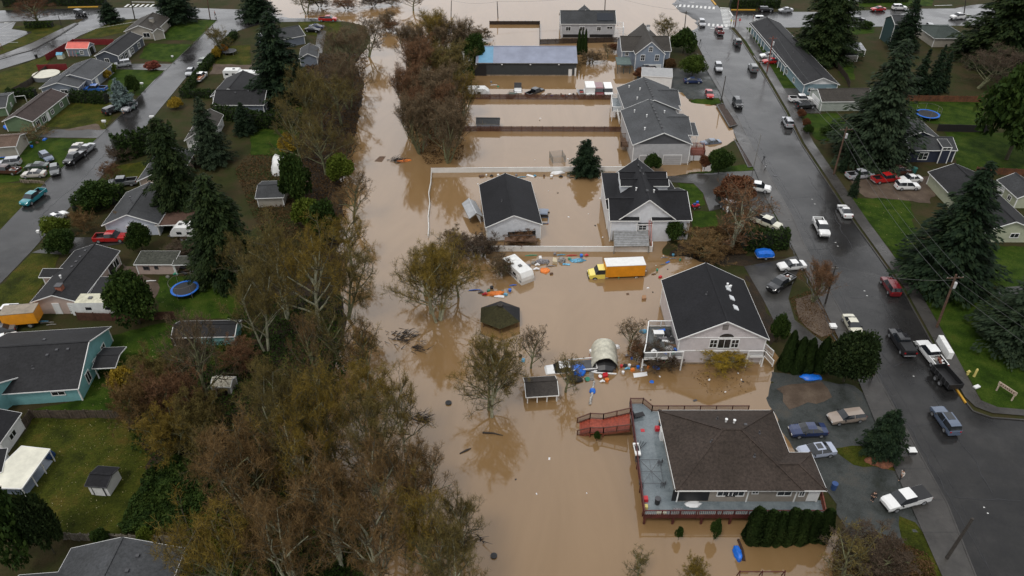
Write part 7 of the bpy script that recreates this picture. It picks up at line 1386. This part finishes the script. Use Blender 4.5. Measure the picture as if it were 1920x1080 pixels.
for k_, a_ in dict(alder0=dict(seed=3, h_=14, spread=.48, trunks=1, twig=1.1, nb0=13), alder1=dict(seed=8, h_=14, spread=.5, trunks=3, twig=1.0, nb0=6), alder2=dict(seed=21, h_=14, spread=.5, trunks=2, twig=1.1, nb0=8), wisp=dict(seed=5, h_=12, spread=.42, trunks=1, twig=.7, nb0=11), thicket=dict(seed=12, h_=7, spread=.55, trunks=7, twig=2.0, up=.2, depth=3, nb0=6, up0=.3), broom=dict(seed=14, h_=12, spread=.3, trunks=6, twig=1.6, up=.9, depth=3, nb0=8, up0=.9), fruit=dict(seed=31, h_=6, spread=.55, trunks=1, twig=.4, up=.3, tw=.035, nb0=9, up0=.6, tl0=.5)).items():
    BARE[k_] = bare_mesh(**a_)
CNT = {}
def bare(kind, bx, by, ty, wpx, col, label, z=0., bark=None, grp='bare trees along the river', cat='bare tree', name='bare_tree', rot=None):
    tm, cm, h0, r0 = BARE[kind]; b = G(bx, by, z); h_ = hgt(bx, by, ty, z); rad = wpx / 2 / PPM(by) / 1.06
    t = thing(name, label, cat, (b.x, b.y, z), rot if rot is not None else rnd.uniform(0, 6.28), grp); t.scale = (rad / r0, rad / r0, h_ / h0)
    o = link_mesh('trunk', tm, t); objmat(o, 0, bark or BARKG); o = link_mesh('crown', cm, t); objmat(o, 0, TW[col] if isinstance(col, str) else col); return t
CON = {'fir0': (conifer_mesh(1, 20, 4.5, 1.0, 'fir', .3, .72), 20, 4.5, BARK), 'fir2': (conifer_mesh(11, 20, 4.5, .9, 'fir', .35, .85), 20, 4.5, BARK), 'fir3': (conifer_mesh(12, 20, 4.8, .9, 'fir_light', .22, .75), 20, 4.8, BARK), 'fir1': (conifer_mesh(2, 20, 4.5, 1.0, 'fir', .2, .7), 20, 4.5, BARK), 'cedar': (conifer_mesh(3, 20, 5, 1.15, 'cedar', .4, .5), 20, 5, BARK), 'narrow': (conifer_mesh(4, 12, 2., 1.2, 'fir', .2, .8, .22), 12, 2, BARK), 'blue': (conifer_mesh(5, 8, 2.8, 1.5, 'blue', .1, .8, .22), 8, 2.8, BARK), 'small': (conifer_mesh(6, 9, 3.2, 1.6, 'fir', .05, .5, .2), 9, 3.2, BARK)}
def conifer(kind, bx, by, ty, wpx, label, name='conifer', z=ZL, grp=None):
    me, h0, r0, bk = CON[kind]; b = G(bx, by, z); h_ = hgt(bx, by, ty, z); s_ = wpx / 2 / PPM(by) / r0 * 1.28
    # nearer parts of a tall crown show larger: correct the width by the crown's middle height
    mz = z + h_ * .3; dep0 = b.y * CT + (CAMH - z) * ST; dep1 = b.y * CT + (CAMH - mz) * ST; s_ *= dep1 / dep0
    t = thing(name, label, 'conifer tree' if name == 'conifer' else name.replace('_', ' '), (b.x, b.y, z), rnd.uniform(0, 6.28), grp); t.scale = (s_, s_, h_ / h0)
    link_mesh('trunk', trunk_mesh('trunk', h0 * .97, h0 * .018, bk), t); link_mesh('crown', me, t)
for a in [('fir0',532,186,18,112,'tallest dark fir of the left side standing beside the white campers'),('small',209,42,4,34,'lone small fir on the grass by the left junction'),('fir1',335,40,-60,72,'large dark fir rising behind the putty house'),('blue',233,203,146,44,'silvery blue spruce beside the parked suvs'),('cedar',344,400,218,92,'broad dark cedar beside the peach cottage'),
  ('fir3',402,305,178,68,'slender lighter fir behind the broad dark cedar'),('cedar',430,512,325,118,'huge dark cedar behind the white pickup camper'),('fir1',462,250,190,40,'short dark fir right of the slender fir'),('cedar',1542,108,-70,108,'immense dark cedar at the end of the apartment row'),('fir3',1628,302,66,142,'great dark fir between the garage and the midnight house'),
  ('fir1',1690,95,-10,50,'dark fir in front of the dark teal house'),('fir2',1766,525,300,168,'great spreading spruce beside the pale green house'),('narrow',1716,178,92,34,'leftmost of three narrow firs by the rust brown fence'),('narrow',1741,180,84,34,'middle of three narrow firs by the rust brown fence'),('narrow',1760,170,96,28,'last of three narrow firs by the rust brown fence'),
  ('cedar',1880,115,-110,170,'massive dark conifer filling the top right corner'),('fir3',1905,650,480,150,'dark conifer at the right edge above the entrance sign'),('fir2',485,35,-45,68,'dark fir at the top edge left of the flooded street'),('narrow',1598,368,318,17,'narrow cypress spire beside the red pickup'),('narrow',1578,322,268,15,'second narrow cypress spire under the great fir')]:
    conifer(*a)
conifer('small', 1097, 328, 262, 50, 'solitary dark fir standing in the flooded yard by the white fence', z=-.2); conifer('small', 1648, 850, 770, 64, 'small drooping conifer in the rock edged bed')
BUSH = {k: (bush_mesh(40 + i, 2.2, k), 1) for i, k in enumerate(('shrub', 'bright', 'rust', 'gold', 'brown', 'red', 'orange'))}; BUSH['shrub2'] = (bush_mesh(77, 2.0, 'shrub', 38, .07), 1); BUSH['fine'] = (bush_mesh(78, 2.4, 'hedge', 44, .055), 1); BUSH['finedark'] = (bush_mesh(79, 2.4, 'cedar', 46, .055), 1)
def bush(kind, bx, by, ty, wpx, label, name='shrub', z=ZL, grp=None, cat=None, dy=1.0):
    me = BUSH[kind][0]; b = G(bx, by, z); h_ = hgt(bx, by, ty, z); rad = wpx / 2 / PPM(by) / 1.1; b.y += rad * .5
    t = thing(name, label, cat or name.replace('_', ' '), (b.x, b.y, z), rnd.uniform(0, 6.28), grp); h_ = max(.4, h_ - rad * .25 * 0); t.scale = (rad, rad * dy, h_ / 1.75)
    link_mesh('stem', trunk_mesh('stem', 1.2, .05, BARK), t); link_mesh('crown', me, t)
for a in [('fine',1300,145,108,50,'clipped round green bush above the gravel lot'),('shrub',1283,103,60,52,'dark round evergreen behind the clipped bush'),('shrub2',1350,328,286,54,'wide evergreen shrub at the edge of the flooded drive'),('shrub',1223,322,293,34,'green shrub in front of the duplex garage doors'),('bright',104,455,415,56,'rounded yellow green bush by the left street'),('shrub2',116,485,440,58,'darker round bush below the yellow green one'),
  ('shrub',180,400,352,80,'wide dark laurel beside the low hedge'),('shrub2',254,620,530,92,'dense round evergreen tree beside the mossy camper'),('finedark',1590,732,640,104,'big dense round evergreen at the kerb'),('shrub',1458,646,596,36,'dark laurel at the right corner of the lilac house'),('shrub',557,392,300,66,'black green holly beside the white tent'),('finedark',1500,690,650,50,'clipped dark bush between the pointed hedges and big evergreen'),
  ('shrub',30,1072,940,110,'light topped evergreen at the bottom left corner'),('finedark',95,1052,950,70,'dark dense evergreen beside the light topped one'),('shrub2',1905,315,120,150,'great dark broadleaf tree at the right edge'),('bright',640,345,300,60,'bright green ivy covered tree by the river'),('bright',575,435,380,60,'bright ivy mound near the river bend'),('shrub',610,470,390,70,'dark green ivy thicket beside the river'),
  ('shrub',890,130,70,50,'ivy mound at the left end of the barn'),('shrub',1265,455,420,46,'evergreen shrub at the front corner of the dormer house'),('shrub',265,478,425,46,'evergreen shrub in front of the red pickup'),('shrub',250,178,145,32,'green shrub right of the blue spruce'),('gold',196,150,132,26,'yellow green round shrub at the grey rambler porch'),('bright',208,138,122,26,'pale shrub behind the yellow green one'),('red',285,133,117,30,'red leaved round shrub at the driveway edge'),
  ('orange',418,100,86,20,'bright orange leaved shrub by the black trampoline'),('gold',407,112,88,18,'yellow leaved shrub left of the orange one'),('gold',328,205,185,30,'golden shrub at the driveway of the hidden cottage'),('rust',1378,392,345,78,'round russet shrub beside the dark cargo trailer'),('gold',540,290,255,46,'ochre shrub at the end of the small river lawn'),
  ('rust',1207,150,132,40,'russet brown shrub behind the farther duplex'),('rust',1152,98,84,24,'russet shrub between barn and blue cottage'),('rust',1322,318,296,26,'dark russet shrub before the duplex corner'),('brown',1255,130,112,26,'brown shrub right of the blue cottage'),('gold',230,740,700,50,'yellow leaved shrub at the aqua house lawn edge'),('shrub',1840,100,78,60,'evergreen shrubs below the hip roofed house'),('shrub',1625,55,42,30,'dark rounded shrub behind the tall cedar'),
  ('shrub',1560,260,240,40,'low dark shrub at the foot of the great fir'),('rust',1503,222,208,20,'low russet shrub beside the street garden'),('rust',1512,240,225,18,'second low russet shrub beside the street garden'),('shrub',1515,252,236,20,'low green shrub beside the street garden'),('bright',420,1050,985,70,'clipped yellow green globe at the bottom under bare trees'),('bright',275,1025,1003,36,'yellow bush behind the picket fence'),('shrub',190,1030,1005,40,'green bush behind the grey bungalow roof'),('shrub',1273,1012,992,16,'tiny green shrub poking out of water below the deck'),('shrub',1340,1012,980,22,'small shrub poking from water by the red deck post'),('shrub',1119,826,812,14,'little green plant floating below the red stairs')]:
    bush(*a)
for px, py, ty, wp, lb in ((1086, 101, 56, 11, 'left of three slim cypress spires by the barn'), (1092, 102, 55, 11, 'middle of three slim cypress spires by the barn'), (1098, 102, 57, 11, 'right of three slim cypress spires by the barn')): pass
ARB = [arb_mesh(60), arb_mesh(61), arb_mesh(62, 'arb', .22), arb_mesh(63, 'arb', .26)]
def arb(px, py, ty, wp, label, grp, z=ZL, name='arborvitae'):
    b = G(px, py, z); h_ = hgt(px, py, ty, z); rad = wp / 2 / PPM(py) / 1.05; b.y += rad * .6; t = thing(name, label, 'arborvitae', (b.x, b.y, z), rnd.uniform(0, 6), grp); t.scale = (rad, rad, h_); link_mesh('foliage', ARB[rnd.randint(0, 1) + (2 if 'row' in grp else 0)], t); link_mesh('trunk', trunk_mesh('trunk', .3, .12, BARK), t)
for i, p in enumerate((1085, 1091, 1097)): arb(p, 101, 56 + i % 2, 9, ('leftmost', 'middle', 'rightmost')[i] + ' of three slim cypress spires beside the barn', 'cypress spires by the barn')
for i, p in enumerate((1412, 1436, 1456, 1476, 1498, 1520, 1541)): arb(p, 1024 if i < 5 else 1018, 966 + i % 3 * 3, 38 if i == 0 else 34, ('first', 'second', 'third', 'fourth', 'fifth', 'sixth', 'seventh')[i] + ' from the left in the flooded arborvitae row below the deck', 'arborvitae row below the deck', z=0)
for i, (p, q, ty) in enumerate(((1474, 698, 628), (1494, 702, 640), (1512, 702, 642), (1538, 700, 640))): arb(p, q, ty, 32, ('first', 'second', 'third', 'fourth')[i] + ' pointed arborvitae from the lilac house toward the street', 'pointed arborvitae beside the blue tarp')
def hedge(label, pts, h_, wd, kind='arb', name='hedge', grp=None, sz=.28, dens=26, z=ZL):
    W = [G(a, b, z) for a, b in pts]; rs = np.random.RandomState(int(W[0].x * 10) % 999); C, U, Wv = [], [], []
    for a, b in zip(W, W[1:]):
        d = np.array(b - a); L_ = np.linalg.norm(d[:2]); d = d / L_; s_ = np.array([-d[1], d[0], 0]); n = int(L_ * (2 * h_ + wd) * dens); t = rs.rand(n) * L_; u = rs.rand(n) * (2 * h_ + wd)
        lump = .12 * np.sin(t * 5) + .10 * np.sin(t * 2.1 + 1); top = (u > h_) & (u < h_ + wd); left = u <= h_
        off_ = np.where(left, -wd / 2, np.where(top, u - h_ - wd / 2, wd / 2)) * (1 + lump); zz = np.where(left, u, np.where(top, h_, 2 * h_ + wd - u)) * (1 + lump * .6)
        tp = 1 - .25 * (zz / h_) ** 3; off_ = off_ * tp; P = np.array(a)[None] + d[None] * t[:, None] + s_[None] * off_[:, None] + np.array([0, 0, 1])[None] * zz[:, None] + rs.normal(size=(n, 3)) * .09; C.append(P)
        dr = unit(rs, n) + np.array([0, 0, .6]); dr /= np.linalg.norm(dr, axis=1)[:, None]; sd = np.cross(dr, unit(rs, n)); q = sz * (.5 + .7 * rs.rand(n))[:, None]; U.append(dr * q); Wv.append(sd * q * .6)
    V, F = quads(np.concatenate(C), np.concatenate(U), np.concatenate(Wv)); me = fast_mesh('foliage', V - np.array([W[0].x, W[0].y, z]), F, DG[kind])
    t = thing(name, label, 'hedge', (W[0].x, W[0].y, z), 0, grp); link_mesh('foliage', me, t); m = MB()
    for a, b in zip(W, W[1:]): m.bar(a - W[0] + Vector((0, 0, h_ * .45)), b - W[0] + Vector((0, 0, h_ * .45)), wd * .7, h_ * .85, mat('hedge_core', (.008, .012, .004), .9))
    m.build('inner_core', t); return t  # solid near-black bars fill the inside of the leaf shell
hedge('long clipped hedge along the left street turning toward the dark roof house', [(442,68),(395,118),(345,182),(430,182)], 1.8, 1.8); hedge('tall dark hedge closing the small lawn by the garden shed', [(462,238),(572,240)], 3.6, 2.2); hedge('clipped box hedge beside the sage green rambler', [(137,190),(203,193)], 2.6, 2.2); hedge('clipped dark hedge behind the sage green rambler', [(18,185),(70,182)], 2.2, 2.0)
hedge('tall lumpy arborvitae hedge beside the left street', [(222,300),(250,292),(330,272)], 5.0, 3.0, sz=.35); hedge('arborvitae hedge behind the blue tarped trailer', [(1390,468),(1428,466),(1474,464)], 3.6, 1.8); hedge('dark hedge in front of the slate blue house', [(405,220),(480,232)], 3.0, 2.0); hedge('dark hedge along the far street behind the yellow kerb', [(1368,14),(1460,14)], 2.6, 2.5); hedge('long dark hedge along the top left street', [(10,12),(200,8)], 3.0, 2.5, dens=14); hedge('dark hedge on the far side of the top right street', [(1612,5),(1700,3)], 2.6, 2.5, dens=14)
hedge('low dark hedge near the left junction island', [(50,52),(100,50)], 1.5, 2.5, 'shrub'); hedge('low dark laurel hedge from the street to the grey roofed house', [(140,400),(205,385),(225,360)], 2.0, 3.0, 'shrub')
# bare trees: river banks and lower left wood
BT_ = [('alder1',600,262,105,120,'olive'),('alder2',655,140,30,110,'browng'),('alder0',640,235,130,110,'olive'),('alder2',690,110,28,80,'browng'),('alder0',612,330,205,120,'olive'),('alder1',655,205,80,110,'browng'),('wisp',566,310,190,90,'olive'),('alder2',720,58,16,50,'browng'),('thicket',735,62,30,50,'redbr'),('wisp',650,320,255,80,'rustt'),
 ('broom',812,110,14,90,'goldo'),('broom',855,118,28,90,'browng'),('broom',775,125,38,60,'browng'),('broom',800,175,60,100,'redbr'),('broom',850,180,74,100,'olive'),('broom',780,232,108,90,'redbr'),('broom',830,240,115,110,'browng'),('broom',865,225,130,70,'goldo'),('broom',790,290,165,90,'browng'),('broom',838,306,180,100,'browng'),('broom',815,262,150,110,'redbr'),('thicket',895,80,50,60,'browng'),
 ('alder1',822,605,440,165,'goldo'),('alder2',795,560,470,110,'olive'),('alder0',808,590,448,140,'goldo'),('wisp',860,560,465,90,'olive'),('thicket',900,482,432,90,'dark'),('thicket',862,470,430,80,'browng'),('alder0',922,785,632,135,'olive'),('alder2',915,775,640,140,'goldo'),('thicket',975,460,430,60,'redbr'),('thicket',940,520,480,50,'browng'),
 ('alder0',600,620,410,160,'goldo'),('alder1',540,600,400,150,'olive'),('alder2',650,600,470,130,'olive'),('alder0',660,500,400,110,'goldo'),('wisp',665,420,320,90,'rustt'),('alder1',500,660,470,130,'olive'),('wisp',640,690,560,120,'olive'),('alder1',700,800,655,150,'goldo'),('alder0',760,850,700,110,'goldo'),
 ('alder1',540,830,640,150,'olive'),('alder0',610,850,680,140,'olive'),('thicket',310,740,650,110,'olive'),('thicket',280,800,690,100,'rustt'),('thicket',350,790,670,120,'redbr'),('thicket',330,860,770,120,'goldo'),('thicket',400,840,730,110,'olive'),('wisp',392,760,560,120,'browng'),
 ('alder1',460,960,770,170,'rustt'),('alder2',520,1010,800,190,'rustt'),('alder0',600,960,760,180,'goldo'),('alder1',640,1060,850,200,'rustt'),('alder2',700,940,750,160,'olive'),('alder0',740,1020,820,180,'rustt'),('alder1',800,960,810,140,'rustt'),('alder2',820,1080,880,160,'goldo'),('alder0',870,1050,910,110,'olive'),('alder1',560,1120,880,200,'rustt'),('alder2',460,1120,900,190,'goldo'),('alder0',720,1150,930,200,'rustt'),('alder1',850,1160,960,160,'olive'),
 ('alder2',640,900,700,150,'goldo'),('alder0',560,920,720,150,'olive'),('wisp',420,920,780,120,'olive'),('wisp',680,720,600,90,'rustt'),('wisp',470,560,420,100,'olive'),('thicket',450,690,640,90,'redbr')]
PL = ['upper left bank', 'river middle', 'left bank', 'lower wood']
seen = {}
cname = {'olive': 'olive brown', 'browng': 'grey brown', 'rustt': 'rusty brown', 'redbr': 'reddish brown', 'goldo': 'golden olive', 'dark': 'dark purplish'}
WORDS = {'alder0': 'single trunked', 'alder1': 'three stemmed', 'alder2': 'twin stemmed', 'wisp': 'slender wispy', 'thicket': 'low bushy', 'broom': 'upswept brushy', 'fruit': 'small'}
def where(x, y):
    if x > 880: return 'by the camper' if y < 600 else 'in open water by the float shed'
    if 760 < x and y < 330: return 'in the brush belt by the barn'
    if 700 < x and y < 640: return 'standing in water left of the gazebo'
    if y < 345: return 'on the upper left river bank'
    if y < 640: return 'on the left bank below the ivy'
    if x < 440: return 'in the thicket by the aqua house'
    if y < 880: return 'in the wood left of midriver'
    return 'in the bottom edge wood'
KEY = {}
for a in BT_:
    k = (a[0], a[5], where(a[1], a[2])); KEY.setdefault(k, []).append(a)
ORD = ['farthest', 'second farthest', 'third farthest', 'fourth farthest', 'nearest']
for k, L_ in KEY.items():
    L_.sort(key=lambda a: (a[2], a[1]))
    for i, a in enumerate(L_):
        lb = f"{WORDS[k[0]]} {cname[k[1]]} bare tree {k[2]}"
        if len(L_) > 1: lb = f"{'nearest' if i == len(L_) - 1 else ORD[i]} {lb}"
        bare(a[0], a[1], a[2], a[3], a[4], a[5], lb, z=max(-.3, min(ZL, T1(G(a[1], a[2], 0).x, G(a[1], a[2], 0).y))), bark=BARKP if a[0] in ('alder0', 'alder1') and a[2] > 560 else None)
bare('alder1', 1247, 82, 26, 62, 'olive', 'dense olive bare tree in water behind the blue cottage', grp=None); bare('fruit', 1372, 465, 325, 130, 'redbr', 'large bare tree with pale trunk beside the dark cargo trailer', z=ZL, grp=None, bark=BARKP); bare('fruit', 1178, 655, 590, 62, 'browng', 'small bare fruit tree between hoop shelter and balcony', grp=None); bare('fruit', 995, 690, 600, 64, 'browng', 'small bare tree rising beside the sunken flatbed cab', grp=None)
bare('thicket', 1352, 690, 655, 100, DG['gold'], 'wispy yellow leaved shrub flooded against the lilac house', grp=None, cat='shrub', name='shrub'); bare('fruit', 1060, 735, 655, 70, 'olive', 'leafy grey green tree leaning over the float shed', grp=None); bare('broom', 1522, 565, 490, 66, 'redbr', 'red twigged upright shrub at the kerb beside the dark pole', z=ZL, grp=None, cat='shrub'); bare('thicket', 1620, 1075, 1010, 150, 'dark', 'dark bare thicket at the bottom right shore', z=ZL, grp=None); bare('fruit', 1575, 1100, 1000, 110, 'olive', 'bare twiggy tree at the bottom edge left of the dark thicket', z=ZL, grp=None); bare('fruit', 1195, 1085, 1035, 60, 'olive', 'sparse twig tops poking from water at the bottom edge', grp=None); bare('thicket', 1295, 1095, 1050, 60, 'goldo', 'pale twiggy shrub in water at the bottom edge', grp=None)
bare('alder0', 74, 48, -8, 96, DG['rust'], 'broad rusty leaved tree on the left junction island', z=ZL, grp=None, cat='tree', name='rusty_tree'); bare('alder2', 425, 100, 45, 60, 'olive', 'olive bare tree behind the black trampoline', z=ZL, grp=None); bare('thicket', 1310, 480, 440, 110, 'rustt', 'russet thicket between the dormer house and the lilac house', z=ZL, grp=None); bare('thicket', 1108, 118, 92, 50, 'browng', 'brown twiggy brush at the right end of the barn', grp=None)
bare('thicket', 240, 430, 395, 50, 'rustt', 'russet shrub in front of the white walled house', z=ZL, grp=None); bare('thicket', 165, 435, 390, 56, 'rustt', 'russet shrub behind the round bushes', z=ZL, grp=None); bare('thicket', 345, 478, 455, 70, 'dark', 'dark bramble on the burnt shed roof edge', z=ZL, grp=None); bare('alder2', 1830, 165, 80, 130, 'dark', 'dark bare tree in front of the massive corner conifer', z=ZL, grp=None); bare('wisp', 1140, 110, 80, 30, 'browng', 'thin brush in the flooded yard left of the green porch', grp=None)
bare('alder1', 575, 25, -40, 80, 'olive', 'bare tree at the top edge by the red pickup', z=ZL, grp=None); bare('thicket', 230, 300, 270, 60, 'dark', 'dark leafless shrub at the foot of the tall lumpy hedge', z=ZL, grp=None); bare('fruit', 75, 262, 230, 60, 'rustt', 'small russet tree by the brown roofed cottage', z=ZL, grp=None); bare('thicket', 210, 335, 305, 40, 'redbr', 'red brown twig row by the grey flat bed car', z=ZL, grp=None); bare('alder0', 775, 20, -25, 60, 'browng', 'bare tree at the very top beyond the far flooded street', grp=None)
# undergrowth and brambles nobody could count
def scatter(name, label, poly, n, h_, ma, sz, seed, z=ZL):
    W = [G(a, b, z) for a, b in poly]; rs = np.random.RandomState(seed); xs = [p.x for p in W]; ys = [p.y for p in W]; P = np.stack([rs.uniform(min(xs), max(xs), n * 3), rs.uniform(min(ys), max(ys), n * 3)], 1); ins = np.zeros(len(P), bool)
    for i in range(len(W)):
        a, b = W[i], W[(i + 1) % len(W)]; c = ((a.y <= P[:, 1]) & (b.y > P[:, 1])) | ((b.y <= P[:, 1]) & (a.y > P[:, 1])); xx = a.x + (P[:, 1] - a.y) / ((b.y - a.y) or 1e-9) * (b.x - a.x); ins ^= c & (P[:, 0] < xx)
    P = P[ins][:n]; n = len(P); nz = np.array([mnoise.noise((p[0] * .35, p[1] * .35, seed)) + .5 * mnoise.noise((p[0] * 1.1, p[1] * 1.1, seed)) for p in P]); hh_ = np.maximum(.05, h_ * (.55 + .75 * nz)) * rs.rand(n) ** .35
    C = np.column_stack([P, z + hh_]); dr = unit(rs, n); sd = np.cross(dr, unit(rs, n)); q = sz * (.5 + .9 * rs.rand(n))[:, None]; V, F = quads(C, dr * q, sd * q * .65); o = link_mesh(name, fast_mesh(name, V, F, ma)); tag(o, label, 'undergrowth', None, 'stuff'); return o
scatter('bramble_patch', 'dark glossy bramble patch left of the lower wood', [(290,880),(330,860),(420,880),(400,1005),(235,1005),(225,990)], 26000, 2.0, DG['shrub'], .17, 3)
scatter('undergrowth', 'dark green undergrowth beneath the trees of the lower wood', [(400,640),(470,560),(640,560),(650,700),(600,800),(560,900),(420,900),(250,850),(240,720)], 30000, 1.4, DG['shrub'], .17, 4); scatter('undergrowth', 'dark undergrowth along the bottom of the wood', [(380,900),(600,840),(690,960),(700,1100),(300,1100)], 26000, 1.2, DG['shrub'], .16, 5)
scatter('undergrowth', 'brown leafy undergrowth on the upper left river bank', [(575,110),(690,100),(670,240),(650,400),(640,540),(540,520),(480,420),(440,320),(470,296),(560,290)], 26000, 1.1, DG['brown'], .18, 6); scatter('ivy', 'ivy bank running from the brushy belt to the barn end', [(850,60),(930,95),(890,110),(890,150),(850,160),(845,100)], 12000, 2.2, DG['shrub'], .2, 7, z=0)
scatter('undergrowth', 'brown brush at the foot of the brushy belt', [(765,70),(860,70),(875,190),(868,300),(800,312),(765,260),(760,150)], 22000, 1.3, DG['brown'], .17, 8, z=-.1); scatter('fallen_leaves', 'fallen leaves on the bed by the red twigged shrub', [(1480,560),(1550,530),(1600,640),(1540,640),(1495,600)], 5000, .12, DG['brown'], .11, 9)
scatter('undergrowth', 'russet undergrowth between the dormer house and the curved drive', [(1300,430),(1400,420),(1400,478),(1300,486)], 9000, 1.0, DG['brown'], .15, 10); scatter('undergrowth', 'brown undergrowth on the bottom right shore', [(1560,1030),(1640,1000),(1740,1040),(1760,1100),(1560,1120)], 9000, .7, DG['brown'], .12, 12); scatter('fallen_leaves', 'fallen leaves floating under the yellow leaved shrub', [(1330,690),(1400,690),(1420,740),(1330,740),(1290,700)], 260, .02, DG['brown'], .09, 13, z=.01)

for i, (x, y, t_, w_) in enumerate(((650, 16, -6, 60), (700, 10, -10, 60), (735, 8, -12, 50), (600, 12, -14, 60))): bare('thicket', x, y, t_, w_, 'dark' if i % 2 else 'redbr', ('dark brush at the top edge by the flooded street', 'second dark brush clump along the top edge', 'reddish brush clump at the head of the channel', 'brush behind the red pickup at the top edge')[i], z=ZL, grp=None)

bare('thicket', 1232, 690, 652, 84, 'dark', 'dark brush tangled with junk beneath the railed balcony', grp=None); bare('thicket', 1190, 676, 640, 50, 'redbr', 'brown brush at the outer corner of the balcony', grp=None)
bare('fruit', 690, 700, 610, 90, 'goldo', 'small golden bare tree at the edge of the lower wood', z=0, grp=None); bare('wisp', 600, 735, 590, 90, 'rustt', 'slender russet bare tree before the dark gap of the wood', z=ZL, grp=None)

PALEL = leafmat('pale_fallen_leaves', [(.20, .16, .06), (.32, .27, .13), (.45, .42, .30)])
for i, (P, n, lb) in enumerate((([(60,785),(230,790),(275,860),(225,1000),(120,1000),(0,940),(100,850)], 520, 'pale fallen leaves on the worn lawn around the white shed'), ([(225,640),(330,650),(240,770),(150,760)], 160, 'pale fallen leaves on the lawn behind the aqua house'), ([(300,520),(460,520),(455,597),(300,597)], 150, 'pale fallen leaves on the lawn with the blue trampoline'), ([(1600,375),(1705,372),(1722,480),(1700,540),(1640,440)], 120, 'fallen leaves on the roadside lawn left of the great spruce'))):
    scatter('fallen_leaves', lb, P, n, .05, PALEL, .07, 40 + i, z=ZL + .06)
bpy.context.view_layer.update()
